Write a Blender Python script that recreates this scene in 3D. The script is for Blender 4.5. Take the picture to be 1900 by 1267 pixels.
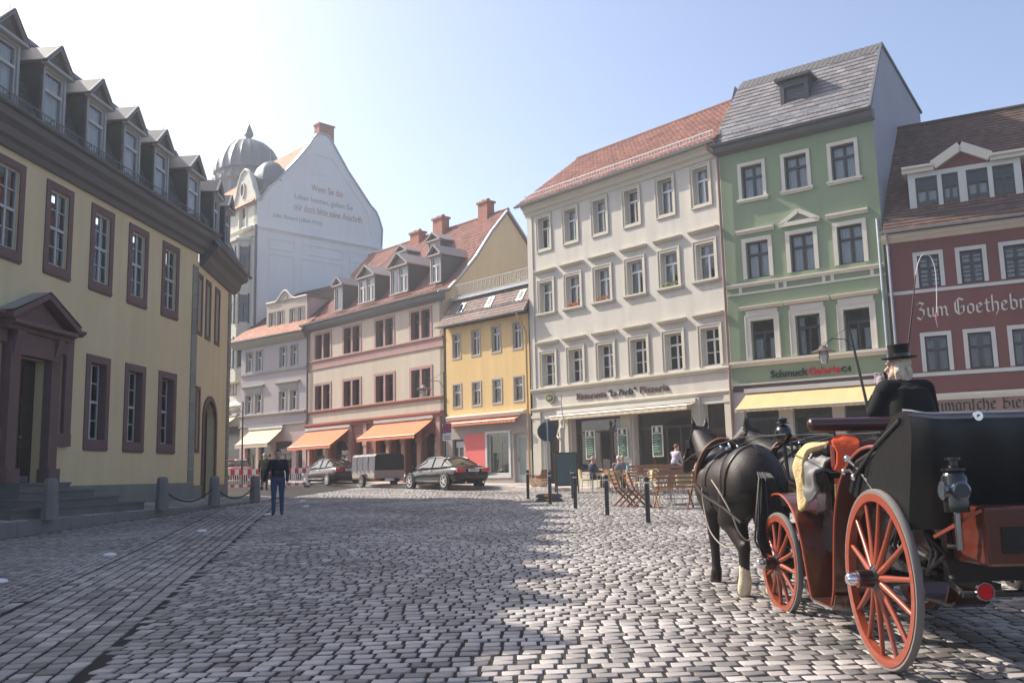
import bpy, bmesh, math, random
import numpy as np
from mathutils import Vector, Matrix
random.seed(7); rng=np.random.default_rng(7)
for o in list(bpy.data.objects): bpy.data.objects.remove(o)
scn=bpy.context.scene; col=scn.collection
R=math.radians; PI=math.pi
# ---------------------------------------------------------------- camera, sky, sun, exposure
EYE=1.55; FPX=1700.; PITCH=math.atan(245/FPX); ROLL=math.atan(.0232)
cf=np.array([0,math.cos(PITCH),math.sin(PITCH)]); u0=np.array([0,-math.sin(PITCH),math.cos(PITCH)]); r0=np.array([1.,0,0])
cr=math.cos(ROLL)*r0-math.sin(ROLL)*u0; cu=math.sin(ROLL)*r0+math.cos(ROLL)*u0
cam=bpy.data.cameras.new('camera'); camo=bpy.data.objects.new('camera',cam); col.objects.link(camo)
camo.matrix_world=Matrix(((cr[0],cu[0],-cf[0],0),(cr[1],cu[1],-cf[1],0),(cr[2],cu[2],-cf[2],EYE),(0,0,0,1)))
cam.sensor_width=36; cam.lens=FPX/1900*36; cam.clip_end=2000; cam.clip_start=.05
scn.camera=camo
SUN_AZ=-61.; SUN_EL=41.          # compass-like: 0 = +Y, negative = left
w=bpy.data.worlds.new('World'); scn.world=w; w.use_nodes=True
nt=w.node_tree; bg=nt.nodes['Background']; sky=nt.nodes.new('ShaderNodeTexSky')
sky.sky_type='NISHITA'; sky.sun_disc=False; sky.sun_elevation=R(SUN_EL); sky.sun_rotation=R(SUN_AZ)
sky.air_density=.7; sky.dust_density=2.6; sky.ozone_density=.6; sky.altitude=200
nt.links.new(sky.outputs[0],bg.inputs[0]); bg.inputs[1].default_value=.15
sl=bpy.data.lights.new('sun','SUN'); sl.energy=4.6; sl.angle=R(.55); sl.color=(1,.93,.82)
so=bpy.data.objects.new('sun',sl); col.objects.link(so)
sd=Vector((math.sin(R(SUN_AZ))*math.cos(R(SUN_EL)),math.cos(R(SUN_AZ))*math.cos(R(SUN_EL)),math.sin(R(SUN_EL))))
so.rotation_euler=sd.to_track_quat('Z','Y').to_euler(); so.location=(-30,20,40)
scn.view_settings.view_transform='Standard'; scn.view_settings.look='None'
scn.view_settings.exposure=0.88; scn.view_settings.gamma=1
scn.render.resolution_x=1024; scn.render.resolution_y=682
# ---------------------------------------------------------------- helpers
def pix(px,py,d):                    # a point at forward distance d, used to read places off the plan
    v=cf+(px-950)/FPX*cr-(py-633.5)/FPX*cu
    return np.array([0,0,EYE])+v*(d/v[1])
def gz(x,y): return .022*min(max(y,-10),72)+.004*max(0,-x-2)
def tag(o,label=None,cat=None,group=None,kind=None):
    if label: o['label']=label
    if cat: o['category']=cat
    if group: o['group']=group
    if kind: o['kind']=kind
    return o
def empty(name,loc,rz=0,label=None,cat=None,group=None):
    o=bpy.data.objects.new(name,None); col.objects.link(o); o.location=loc; o.rotation_euler=(0,0,rz); o.empty_display_size=.2
    return tag(o,label,cat,group)
class MB:
    def __init__(s): s.v=[];s.f=[];s.m=[];s.mi=0;s.X=None
    def add(s,vs,fs):
        n=len(s.v)
        if s.X is not None: vs=[tuple(s.X@Vector(p)) for p in vs]
        s.v+= [tuple(p) for p in vs]; s.f+=[tuple(i+n for i in f) for f in fs]; s.m+=[s.mi]*len(fs); return s
    def box(s,x0,x1,y0,y1,z0,z1):
        return s.add([(x0,y0,z0),(x1,y0,z0),(x1,y1,z0),(x0,y1,z0),(x0,y0,z1),(x1,y0,z1),(x1,y1,z1),(x0,y1,z1)],
          [(0,3,2,1),(4,5,6,7),(0,1,5,4),(1,2,6,5),(2,3,7,6),(3,0,4,7)])
    def bar(s,a,b,w,h=None,up=(0,0,1)):
        a=Vector(a);b=Vector(b);d=(b-a);L=d.length
        if L<1e-6: return s
        d/=L; up=Vector(up)
        if abs(d.dot(up))>.98: up=Vector((1,0,0))
        x=d.cross(up).normalized(); z=x.cross(d); h=h or w
        P=[]
        for q in (a,b):
            for i,j in ((-1,-1),(1,-1),(1,1),(-1,1)): P.append(q+x*(i*w/2)+z*(j*h/2))
        return s.add(P,[(0,1,2,3),(7,6,5,4),(0,4,5,1),(1,5,6,2),(2,6,7,3),(3,7,4,0)])
    def prism(s,prof,x0,x1,ax='x',caps=True):      # closed 2D profile extruded
        n=len(prof)
        def P(t,a,b): return {'x':(t,a,b),'y':(a,t,b),'z':(a,b,t)}[ax]
        vs=[P(x0,*p) for p in prof]+[P(x1,*p) for p in prof]
        fs=[(i,(i+1)%n,n+(i+1)%n,n+i) for i in range(n)]
        if caps: fs+= [tuple(range(n-1,-1,-1)),tuple(range(n,2*n))]
        return s.add(vs,fs)
    def tube(s,path,r,n=8,caps=True,closed=False):
        path=[Vector(p) for p in path]; k=len(path); rs=r if hasattr(r,'__len__') else [r]*k
        vs=[];fs=[]; up=None
        for i,p in enumerate(path):
            t=((path[(i+1)%k] if closed or i<k-1 else p)-(path[i-1] if closed or i>0 else p)).normalized()
            if up is None:
                up=Vector((0,0,1)) if abs(t.z)<.9 else Vector((1,0,0))
            x=t.cross(up)
            if x.length<1e-5: x=t.cross(Vector((1,.3,0)))
            x.normalize(); y=x.cross(t).normalized(); up=y
            for j in range(n):
                a=2*PI*j/n; vs.append(p+(x*math.cos(a)+y*math.sin(a))*rs[i])
        m=k if closed else k-1
        for i in range(m):
            for j in range(n):
                a=i*n+j;b=i*n+(j+1)%n;c=((i+1)%k)*n+(j+1)%n;d=((i+1)%k)*n+j; fs.append((a,b,c,d))
        if caps and not closed: fs+=[tuple(range(n-1,-1,-1)),tuple(range((k-1)*n,k*n))]
        return s.add(vs,fs)
    def lathe(s,prof,n=16,c=(0,0,0),ax='z',ring=False):
        if ring: prof=list(prof)+[prof[0]]
        vs=[];fs=[];k=len(prof)
        for r,h in prof:
            for j in range(n):
                a=2*PI*j/n; x,y=r*math.cos(a),r*math.sin(a)
                p={'z':(x,y,h),'y':(x,h,y),'x':(h,x,y)}[ax]; vs.append((p[0]+c[0],p[1]+c[1],p[2]+c[2]))
        for i in range(k-1):
            for j in range(n): fs.append((i*n+j,i*n+(j+1)%n,(i+1)*n+(j+1)%n,(i+1)*n+j))
        if not ring: fs+=[tuple(range(n-1,-1,-1)),tuple(range((k-1)*n,k*n))]
        return s.add(vs,fs)
    def ell(s,c,r,n=10,rot=None):
        vs=[];fs=[];m=max(4,n//2+1)
        for i in range(m+1):
            t=PI*i/m
            for j in range(n):
                a=2*PI*j/n; p=Vector((r[0]*math.sin(t)*math.cos(a),r[1]*math.sin(t)*math.sin(a),r[2]*math.cos(t)))
                if rot is not None: p=rot@p
                vs.append((p.x+c[0],p.y+c[1],p.z+c[2]))
        for i in range(m):
            for j in range(n): fs.append((i*n+j,(i+1)*n+j,(i+1)*n+(j+1)%n,i*n+(j+1)%n))
        return s.add(vs,fs)
    def mesh(s,name,mats=None):
        me=bpy.data.meshes.new(name); me.from_pydata(s.v,[],s.f)
        if mats is not None:
            for m in (mats if isinstance(mats,(list,tuple)) else [mats]): me.materials.append(m)
            if isinstance(mats,(list,tuple)) and len(mats)>1: me.polygons.foreach_set('material_index',s.m)
        return me
    def build(s,name,mat,parent=None,loc=(0,0,0),rot=(0,0,0),smooth=False,bevel=0,seg=2,fix=True,kind=None,angle=40):
        me=s.mesh(name,mat)
        if fix:
            bm=bmesh.new(); bm.from_mesh(me); bmesh.ops.recalc_face_normals(bm,faces=bm.faces); bm.to_mesh(me); bm.free()
        if smooth: smoothme(me,angle)
        o=link(name,me,parent,loc,rot)
        if bevel:
            md=o.modifiers.new('bevel','BEVEL'); md.width=bevel; md.segments=seg; md.limit_method='ANGLE'; md.angle_limit=R(35)
        if kind: o['kind']=kind
        return o
def smoothme(me,angle=40):
    me.polygons.foreach_set('use_smooth',[True]*len(me.polygons))
    try: me.set_sharp_from_angle(angle=R(angle))
    except Exception: pass
def link(name,me,parent=None,loc=(0,0,0),rot=(0,0,0),scale=None):
    o=bpy.data.objects.new(name,me); col.objects.link(o); o.location=loc; o.rotation_euler=rot
    if scale: o.scale=scale
    if parent: o.parent=parent
    return o
def copy_tree(o,parent=None):
    c=o.copy(); col.objects.link(c); c.parent=parent
    for ch in list(o.children): copy_tree(ch,c)
    return c
# ---------------------------------------------------------------- materials
MATS={}
def mat(name,c,rough=.8,spec=.35,var=.12,scale=1.2,bump=.0,bscale=40,metal=0,streak=0,attr=0,coat=0,dirt=None,fine=.06,emit=0,sheen=0,objvar=0,trans=0):
    if name in MATS: return MATS[name]
    m=bpy.data.materials.new(name); m.use_nodes=True; n=m.node_tree.nodes; L=m.node_tree.links; b=n['Principled BSDF']
    b.inputs['Roughness'].default_value=rough; b.inputs['Metallic'].default_value=metal; b.inputs['Specular IOR Level'].default_value=spec
    if coat: b.inputs['Coat Weight'].default_value=coat; b.inputs['Coat Roughness'].default_value=.05
    if sheen: b.inputs['Sheen Weight'].default_value=sheen
    if trans: b.inputs['Transmission Weight'].default_value=trans
    if emit: b.inputs['Emission Color'].default_value=(*c,1); b.inputs['Emission Strength'].default_value=emit
    tc=n.new('ShaderNodeTexCoord'); fac=None
    def noise(sc,det=4,mp=None,dist=0):
        t=n.new('ShaderNodeTexNoise'); t.inputs['Scale'].default_value=sc; t.inputs['Detail'].default_value=det; t.inputs['Distortion'].default_value=dist
        src=tc.outputs['Object']
        if mp:
            k=n.new('ShaderNodeMapping'); k.inputs['Scale'].default_value=mp; L.new(src,k.inputs[0]); src=k.outputs[0]
        L.new(src,t.inputs['Vector']); return t.outputs['Fac']
    def madd(x,mul,add):
        q=n.new('ShaderNodeMath'); q.operation='MULTIPLY_ADD'; L.new(x,q.inputs[0]); q.inputs[1].default_value=mul; q.inputs[2].default_value=add; return q.outputs[0]
    def op(x,y,o='MULTIPLY'):
        q=n.new('ShaderNodeMath'); q.operation=o; L.new(x,q.inputs[0]); L.new(y,q.inputs[1]); return q.outputs[0]
    if var: fac=madd(noise(scale,5),2*var,1-var)
    if fine:
        q=madd(noise(scale*17,3),2*fine,1-fine); fac=op(fac,q) if fac else q
    if streak:
        q=madd(noise(1.6,4,(1.3,1.3,.13)),2*streak,1-streak); fac=op(fac,q) if fac else q
    if attr:
        a=n.new('ShaderNodeAttribute'); a.attribute_name='var'; q=madd(a.outputs['Fac'],2*attr,1-attr); fac=op(fac,q) if fac else q
    if objvar:
        a=n.new('ShaderNodeObjectInfo'); q=madd(a.outputs['Random'],2*objvar,1-objvar); fac=op(fac,q) if fac else q
    if fac:
        mx=n.new('ShaderNodeMix'); mx.data_type='RGBA'; mx.blend_type='MULTIPLY'; mx.inputs[0].default_value=1
        mx.inputs[6].default_value=(*c,1); L.new(fac,mx.inputs[7]); out=mx.outputs[2]
        if dirt:
            d=n.new('ShaderNodeMix'); d.data_type='RGBA'; L.new(out,d.inputs[6]); d.inputs[7].default_value=(*dirt[0],1)
            rp=n.new('ShaderNodeMapRange'); L.new(noise(dirt[1],6,None,.4),rp.inputs[0]); rp.inputs[1].default_value=dirt[2]; rp.inputs[2].default_value=dirt[3]; rp.inputs[4].default_value=dirt[4] if len(dirt)>4 else .8
            L.new(rp.outputs[0],d.inputs[0]); out=d.outputs[2]
        L.new(out,b.inputs['Base Color'])
    else: b.inputs['Base Color'].default_value=(*c,1)
    if bump:
        bp=n.new('ShaderNodeBump'); bp.inputs['Strength'].default_value=bump; bp.inputs['Distance'].default_value=.02
        L.new(noise(bscale,4),bp.inputs['Height']); L.new(bp.outputs[0],b.inputs['Normal'])
    MATS[name]=m; return m
def hexc(h,k=1.):
    v=[int(h[i:i+2],16)/255 for i in (0,2,4)]
    return tuple(((x/12.92) if x<.04045 else ((x+.055)/1.055)**2.4)*k for x in v)
def glass_mat(name='window_glass',tint=(.9,.95,.95),rough=.0):
    if name in MATS: return MATS[name]
    m=bpy.data.materials.new(name); m.use_nodes=True; n=m.node_tree.nodes; L=m.node_tree.links; n.clear()
    o=n.new('ShaderNodeOutputMaterial'); mx=n.new('ShaderNodeMixShader'); t=n.new('ShaderNodeBsdfTransparent'); g=n.new('ShaderNodeBsdfGlossy')
    f=n.new('ShaderNodeFresnel'); f.inputs['IOR'].default_value=1.72; t.inputs[0].default_value=(*tint,1); g.inputs['Roughness'].default_value=rough
    ns=n.new('ShaderNodeTexNoise'); ns.inputs['Scale'].default_value=1.5; bp=n.new('ShaderNodeBump'); bp.inputs['Strength'].default_value=.03; bp.inputs['Distance'].default_value=.1
    tc=n.new('ShaderNodeNewGeometry'); L.new(tc.outputs['Position'],ns.inputs['Vector'])
    L.new(ns.outputs['Fac'],bp.inputs['Height']); L.new(bp.outputs[0],g.inputs['Normal']); 
    L.new(f.outputs[0],mx.inputs[0]); L.new(t.outputs[0],mx.inputs[1]); L.new(g.outputs[0],mx.inputs[2]); L.new(mx.outputs[0],o.inputs[0])
    MATS[name]=m; return m
GL=glass_mat()
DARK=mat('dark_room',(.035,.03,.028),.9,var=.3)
# ================================================================ GROUND
M_mortar=mat('joint_sand',(.03,.027,.026),.95,.2,var=.3,scale=3,bump=.4,bscale=60)
M_stone=mat('granite_sett',(.29,.26,.24),.5,.5,var=.25,scale=.4,attr=.6,fine=.22,bump=.25,bscale=45)
M_stone1=mat('granite_sett_near',(.29,.26,.24),.5,.5,var=.2,scale=1.1,objvar=.6,fine=.2,bump=.35,bscale=26)
M_slab=mat('pavement_slab',(.42,.385,.35),.85,.3,var=.2,scale=.8,fine=.15,bump=.3,bscale=30)
M_kerb=mat('kerb_granite',(.21,.2,.19),.75,.4,var=.3,scale=1.5,fine=.2,bump=.4,bscale=25)
def grid_sheet(name,xs,ys,dz,m):
    vs=[(x,y,gz(x,y)+dz) for y in ys for x in xs]; nx=len(xs)
    fs=[(j*nx+i,j*nx+i+1,(j+1)*nx+i+1,(j+1)*nx+i) for j in range(len(ys)-1) for i in range(nx-1)]
    b=MB(); b.add(vs,fs); o=b.build(name,m,smooth=True); return tag(o,kind='structure')
square=grid_sheet('square',[-350,-200,-60,-30,-2,0,10,60,200,350],[-300,-60,-10,0,20,40,60,72,100,200,400],-.008,M_mortar)
# border line of the carriage way: x = bx(y)
def bx(y): return -3.15-.2*(y-6.5)
def kx(y): return -10.5+.1*(y-20.8)            # kerb line in front of the yellow house
def hx(y): return -11.63+.0875*(y-30.5)        # foot of the yellow house
FARLINE=[(17.5,26.5),(12.78,30.5),(8.14,33.94),(.88,42.0),(-3.52,46.56),(-12.78,56.49),(-18.2,60.9),(-26,66.4)]
def far_y(x):
    xs=[p[0] for p in FARLINE][::-1]; ys=[p[1] for p in FARLINE][::-1]
    return np.interp(x,xs,ys)
class Stones:
    def __init__(s): s.c=[];s.w=[];s.d=[];s.a=[]
    def add(s,x,y,w,d,a): s.c.append(np.stack([x,y],-1)); s.w.append(w); s.d.append(d); s.a.append(np.full(len(x),a) if np.isscalar(a) else a)
    def cat(s): return np.concatenate(s.c),np.concatenate(s.w),np.concatenate(s.d),np.concatenate(s.a)
S=Stones()
row=.163
y=4.2
while y<60:                                      # zone 1: cross rows
    W=min(.64*y+2.5,14) if y<46 else 20
    x0=(-W-6 if y>24 else -W-1)-rng.uniform(0,.3); n=int((W-x0)/.165)+2
    wd=rng.uniform(.14,.2,n); x=x0+np.cumsum(wd)-wd/2
    rd=row*rng.uniform(.9,1.08)
    yy=y+.05*np.sin(x*.5+y*.15)+.012*np.sin(x*1.7+y)+rng.normal(0,.004,n)-x*.02
    k=((x>bx(yy)+.05)|(yy>35.8))&(yy<far_y(x)-2.35*1.3)&(x>kx(yy)+.12)
    S.add(x[k],yy[k],wd[k]-rng.uniform(.014,.036,k.sum()),np.full(k.sum(),rd)-rng.uniform(.018,.04,k.sum()),rng.normal(0,.02,k.sum())-.02)
    y+=rd
az=math.atan(.2); cd,sdn=math.cos(az),math.sin(az)   # zone 2/3: runs along the border
q=.085
while q<9:
    small=q>1.55
    rw=.165 if not small else .115
    n=int(32/(.17 if not small else .12)); ln=rng.uniform(.15,.26,n) if not small else rng.uniform(.09,.14,n)
    p=-3-rng.uniform(0,.3)+np.cumsum(ln)-ln/2
    x=-3.15-p*sdn-q*cd; yy=6.5+p*cd-q*sdn+.04*np.sin(p*.7)
    far=p>4.6
    k=(yy>4.2)&(x>kx(yy)+.12)&(x>-.64*yy-2.5)&(yy<36)
    if small: k&=far
    elif False: pass
    S.add(x[k],yy[k],np.full(k.sum(),rw)-rng.uniform(.018,.034,k.sum()),ln[k]-rng.uniform(.01,.02,k.sum()),rng.normal(0,.035,k.sum())+az)
    if small:                                     # near part keeps the larger runs
        pass
    q+=rw
q=1.62
while q<9:
    rw=.165; n=60; ln=rng.uniform(.15,.26,n); p=-3-rng.uniform(0,.3)+np.cumsum(ln)-ln/2
    x=-3.15-p*sdn-q*cd; yy=6.5+p*cd-q*sdn
    k=(yy>4.2)&(p<=4.5)&(x>-.64*yy-2.5)
    S.add(x[k],yy[k],np.full(k.sum(),rw)-rng.uniform(.018,.034,k.sum()),ln[k]-rng.uniform(.01,.02,k.sum()),rng.normal(0,.035,k.sum())+az)
    q+=rw
c,wd,dp,an=S.cat()
px=950+FPX*c[:,0]/c[:,1]; py_=879+FPX*(EYE-.022*c[:,1])/c[:,1]
vis=(px>-20)&(px<1920)&(py_<1275)
order=np.argsort(np.where(vis,c[:,1],1e9)); single=order[:300]
rest=np.ones(len(c),bool); rest[single]=False
def stone_mesh(c,wd,dp,an,z,var,name,m,parent,dome=.014):
    N=len(c); sg=np.array([[-1,-1],[1,-1],[1,1],[-1,1]],float)
    V=np.zeros((N,12,3)); jit=rng.normal(0,.035,(N,4,2))
    for r,(ins,h) in enumerate([(1.0,-.016),(.96,-.003),(.86,0.)]):
        o=(sg[None]+jit)*ins*.5; lx=o[:,:,0]*wd[:,None]; ly=o[:,:,1]*dp[:,None]
        V[:,r*4:r*4+4,0]=c[:,None,0]+lx*np.cos(an)[:,None]-ly*np.sin(an)[:,None]
        V[:,r*4:r*4+4,1]=c[:,None,1]+lx*np.sin(an)[:,None]+ly*np.cos(an)[:,None]
        V[:,r*4:r*4+4,2]=z[:,None]+h+ (rng.normal(0,.0012,(N,4)) if r else 0)
    base=np.array([[8,9,10,11],[0,1,5,4],[1,2,6,5],[2,3,7,6],[3,0,4,7],[4,5,9,8],[5,6,10,9],[6,7,11,10],[7,4,8,11]])
    F=(base[None]+12*np.arange(N)[:,None,None]).reshape(-1,4)
    me=bpy.data.meshes.new(name); me.vertices.add(N*12); me.vertices.foreach_set('co',V.reshape(-1))
    me.loops.add(F.size); me.loops.foreach_set('vertex_index',F.reshape(-1).astype(np.int32))
    me.polygons.add(len(F)); me.polygons.foreach_set('loop_start',np.arange(0,F.size,4,dtype=np.int32))
    me.polygons.foreach_set('use_smooth',np.ones(len(F),bool)); me.update(calc_edges=True)
    if var is not None:
        at=me.attributes.new('var','FLOAT','POINT'); at.data.foreach_set('value',np.repeat(var,12))
    me.materials.append(m); return me
zz=np.array([gz(a,b) for a,b in c])+rng.normal(.001,.002,len(c))
pat=.5+.22*np.sin(c[:,0]*.9+np.sin(c[:,1]*.5)*2)*np.sin(c[:,1]*.55)   # patches of older and newer stone
var=np.clip(pat-.05+rng.normal(0,.24,len(c)),0,1)
me=stone_mesh(c[rest],wd[rest],dp[rest],an[rest],zz[rest],var[rest],'stones',M_stone,square)
o=link('stones',me,square); tag(o,'grey granite setts covering the square beyond the nearest rows',kind='stuff')
var_meshes=[stone_mesh(np.zeros((1,2)),np.ones(1),np.ones(1),np.zeros(1),np.zeros(1),None,'stone',M_stone1,None) for i in range(12)]
for i in single:
    link('stone',var_meshes[int(i)%12],square,(c[i,0],c[i,1],zz[i]+.001),(rng.normal(0,.012),rng.normal(0,.012),an[i]),(wd[i]*1.0,dp[i]*1.0,1))
# apron in front of the yellow house, with kerb blocks
b=MB(); ys=[2,12,20,24,28,32,36,38.4]
vs=[];fs=[]
for yv in ys:
    vs+=[(kx(yv)-.16,yv,.775),(hx(yv)-.3,yv,.92),(kx(yv)-.16,yv,-.3)]
for i in range(len(ys)-1): fs+=[(3*i,3*i+3,3*i+4,3*i+1)]
b.add(vs,fs); apron=tag(b.build('house_pavement',M_slab),kind='structure')
yv=3.0; kb=MB(); kb.box(-.5,.5,-.5,.5,-.9,0); kme=kb.mesh('kerb_block',M_kerb)
while yv<38:
    ln=random.uniform(.8,1.25); a=(kx(yv)-.08,yv); e=(kx(yv+ln)-.08,yv+ln)
    link('kerb_block',kme,apron,((a[0]+e[0])/2,(a[1]+e[1])/2,.782+random.uniform(-.006,.006)),(0,0,-math.atan(.1)),(.18,ln-.012,1)); yv+=ln
# pavement slabs of the apron (rows parallel to the house)
sl_=MB(); sl_.add([(-.5,-.5,0),(.5,-.5,0),(.5,.5,0),(-.5,.5,0),(-.47,-.47,.012),(.47,-.47,.012),(.47,.47,.012),(-.47,.47,.012)],[(4,5,6,7),(0,1,5,4),(1,2,6,5),(2,3,7,6),(3,0,4,7)])
sme=sl_.mesh('paving_slab',mat('apron_slab',(.3,.28,.26),.8,.35,objvar=.3,var=.2,fine=.15,bump=.3,bscale=20))
for j in range(4):
    yv=18+j*.23
    while yv<38:
        t=(j+.5)/4; x=(kx(yv)-.17)*(1-t)+(hx(yv)-.0)*t; wdt=((kx(yv)-.17)-hx(yv))/4
        z=.775*(1-t)+.915*t; ln=random.uniform(.55,.85)
        link('paving_slab',sme,apron,(x,yv,z+.004),(0,math.atan(.145/(4*wdt)) if wdt>0 else 0,-.09),(wdt-.01,ln-.012,1)); yv+=ln
# far pavement with kerb along the house fronts
PV=2.4
b=MB(); vs=[];fs=[]
pts=[Vector((*p,0)) for p in FARLINE]
outer=[]
for i,p in enumerate(pts):
    d=((pts[min(i+1,len(pts)-1)]-pts[max(i-1,0)])).normalized(); nrm=Vector((-d.y,d.x,0)); nrm=nrm if nrm.y<0 else -nrm
    outer.append(p+nrm*PV)
for p,q in zip(pts,outer):
    vs+=[(p.x,p.y+.3,gz(p.x,p.y)+.17),(q.x,q.y,gz(q.x,q.y)+.12),(q.x,q.y,gz(q.x,q.y)-.2)]
for i in range(len(pts)-1): fs+=[(3*i,3*i+3,3*i+4,3*i+1),(3*i+1,3*i+4,3*i+5,3*i+2)]
b.add(vs,fs); fp=tag(b.build('far_pavement',M_slab),kind='structure')
kb2=MB(); kb2.box(-.5,.5,-.5,.5,-.4,0); k2=kb2.mesh('kerb_stone',mat('kerb_pale',(.5,.42,.37),.8,.3,objvar=.15,var=.2,fine=.1))
for i in range(1,len(outer)-2):
    a,e=outer[i],outer[i+1]; L=(e-a).length; n=int(L/1.1); ang=math.atan2((e-a).y,(e-a).x)
    for k in range(n):
        t=(k+.5)/n; p=a.lerp(e,t); link('kerb_stone',k2,fp,(p.x,p.y,gz(p.x,p.y)+.127),(0,0,ang),(L/n-.015,.2,1))
# manhole cover and the patched gully seen in the near setts
# ================================================================ BUILDING KIT
PANE=MB().add([(-.5,0,-.5),(.5,0,-.5),(.5,0,.5),(-.5,0,.5)],[(0,1,2,3)]).mesh('pane',GL)
def text_mesh(body,m,width=None,height=None,off=0.,ext=.012,shear=0):
    cv=bpy.data.curves.new('lettering','FONT'); cv.body=body; cv.extrude=ext; cv.offset=off; cv.shear=shear; cv.resolution_u=3
    ob=bpy.data.objects.new('lettering',cv); col.objects.link(ob)
    dg=bpy.context.evaluated_depsgraph_get(); me=bpy.data.meshes.new_from_object(ob.evaluated_get(dg))
    bpy.data.objects.remove(ob); bpy.data.curves.remove(cv)
    v=np.zeros(len(me.vertices)*3); me.vertices.foreach_get('co',v); v=v.reshape(-1,3)
    w=v[:,0].max()-v[:,0].min(); h=v[:,1].max()-v[:,1].min()
    sx=width/w if width else 1; sy=height/h if height else sx
    v[:,0]=(v[:,0]-v[:,0].min())*sx; v[:,1]=v[:,1]*sy
    v=np.stack([v[:,0],-v[:,2],v[:,1]],-1)           # stand it up, facing -y
    me.vertices.foreach_set('co',v.reshape(-1)); me.materials.clear(); me.materials.append(m); me.update()
    return me
BL={'u':([[(.06,.86),(.2,.98),(.2,.2),(.42,0),(.66,.2)],[(.66,.98),(.66,.12),(.8,0)]],.88),
'n':([[(.06,.86),(.2,.98),(.2,.02)],[(.2,.78),(.48,1),(.66,.8),(.66,.12),(.8,0)]],.88),
'm':([[(.06,.86),(.2,.98),(.2,.02)],[(.2,.78),(.46,1),(.62,.8),(.62,.02)],[(.62,.78),(.88,1),(1.04,.8),(1.04,.12),(1.18,0)]],1.26),
'o':([[(.42,1),(.16,.8),(.16,.2),(.42,0)],[(.42,1),(.68,.8),(.68,.2),(.42,0)]],.84),
'e':([[(.42,1),(.16,.8),(.16,.2),(.42,0),(.66,.16)],[(.42,1),(.64,.78),(.24,.5)]],.8),
't':([[(.28,1.32),(.28,.16),(.46,0),(.58,.08)],[(.08,.94),(.56,.94)]],.62),
'h':([[(.18,1.7),(.18,.02)],[(.18,.8),(.46,1),(.66,.8),(.66,.1),(.42,-.38)]],.86),
'b':([[(.18,1.62),(.18,.18),(.42,0),(.68,.2),(.68,.8),(.44,1),(.2,.8)]],.84),
'r':([[(.06,.86),(.2,.98),(.2,.02)],[(.2,.78),(.42,1),(.56,.86)]],.62),
'i':([[(.06,.86),(.2,.98),(.2,.14),(.34,0)],[(.2,1.38),(.26,1.44)]],.42),
'w':([[(.06,1.0),(.2,.84),(.2,.2),(.4,0),(.58,.2)],[(.58,1),(.58,.2),(.8,0),(1.0,.2),(1.0,.8),(.8,1)]],1.16),
'a':([[(.42,1),(.16,.8),(.16,.2),(.36,0),(.62,.2)],[(.2,.95),(.62,.95),(.62,.12),(.76,0)]],.84),
's':([[(.2,-.2),(.2,1.4),(.42,1.62),(.56,1.5)]],.5),
'c':([[(.42,1),(.16,.8),(.16,.2),(.42,0),(.62,.16)],[(.42,1),(.6,.86)]],.7),
'Z':([[(.1,1.38),(.36,1.62),(.78,1.42),(.34,.92)],[(.34,.92),(.74,.76),(.76,.28),(.4,-.22),(.08,.04)]],.98),
'G':([[(.92,1.46),(.5,1.7),(.14,1.3),(.14,.36),(.5,0),(.92,.24),(.92,.86),(.6,.74)],[(.42,1.58),(.42,.2)]],1.14),
'B':([[(.26,1.6),(.26,.1)],[(.06,1.42),(.5,1.7),(.82,1.4),(.38,.9),(.86,.68),(.86,.26),(.4,0),(.08,.16)]],1.02),' ':([],.5)}
def blackletter(body,m,width,ny=.2):
    nib=Vector((math.cos(R(40)),math.sin(R(40))))*ny/2; thin=Vector((-nib.y,nib.x)).normalized()*.025
    b=MB(); x=0
    for ch in body:
        st,adv=BL[ch]
        for pl in st:
            for (ax,az_),(bx_,bz_) in zip(pl,pl[1:]):
                A=Vector((ax+x,az_));B_=Vector((bx_+x,bz_)); d=(B_-A)
                n=nib if abs(d.normalized().cross(nib.normalized()))>.25 else nib*.3+thin
                P=[A-n,A+n,B_+n,B_-n]
                b.add([(p.x,-.008-.0001*random.random(),p.y) for p in P]+[(p.x,.01,p.y) for p in P],[(0,1,2,3),(0,4,5,1),(1,5,6,2),(2,6,7,3),(3,7,4,0)])
        x+=adv
    s=width/x; b.v=[(p[0]*s,p[1],p[2]*s) for p in b.v]
    return b.mesh('lettering',m),s
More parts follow.
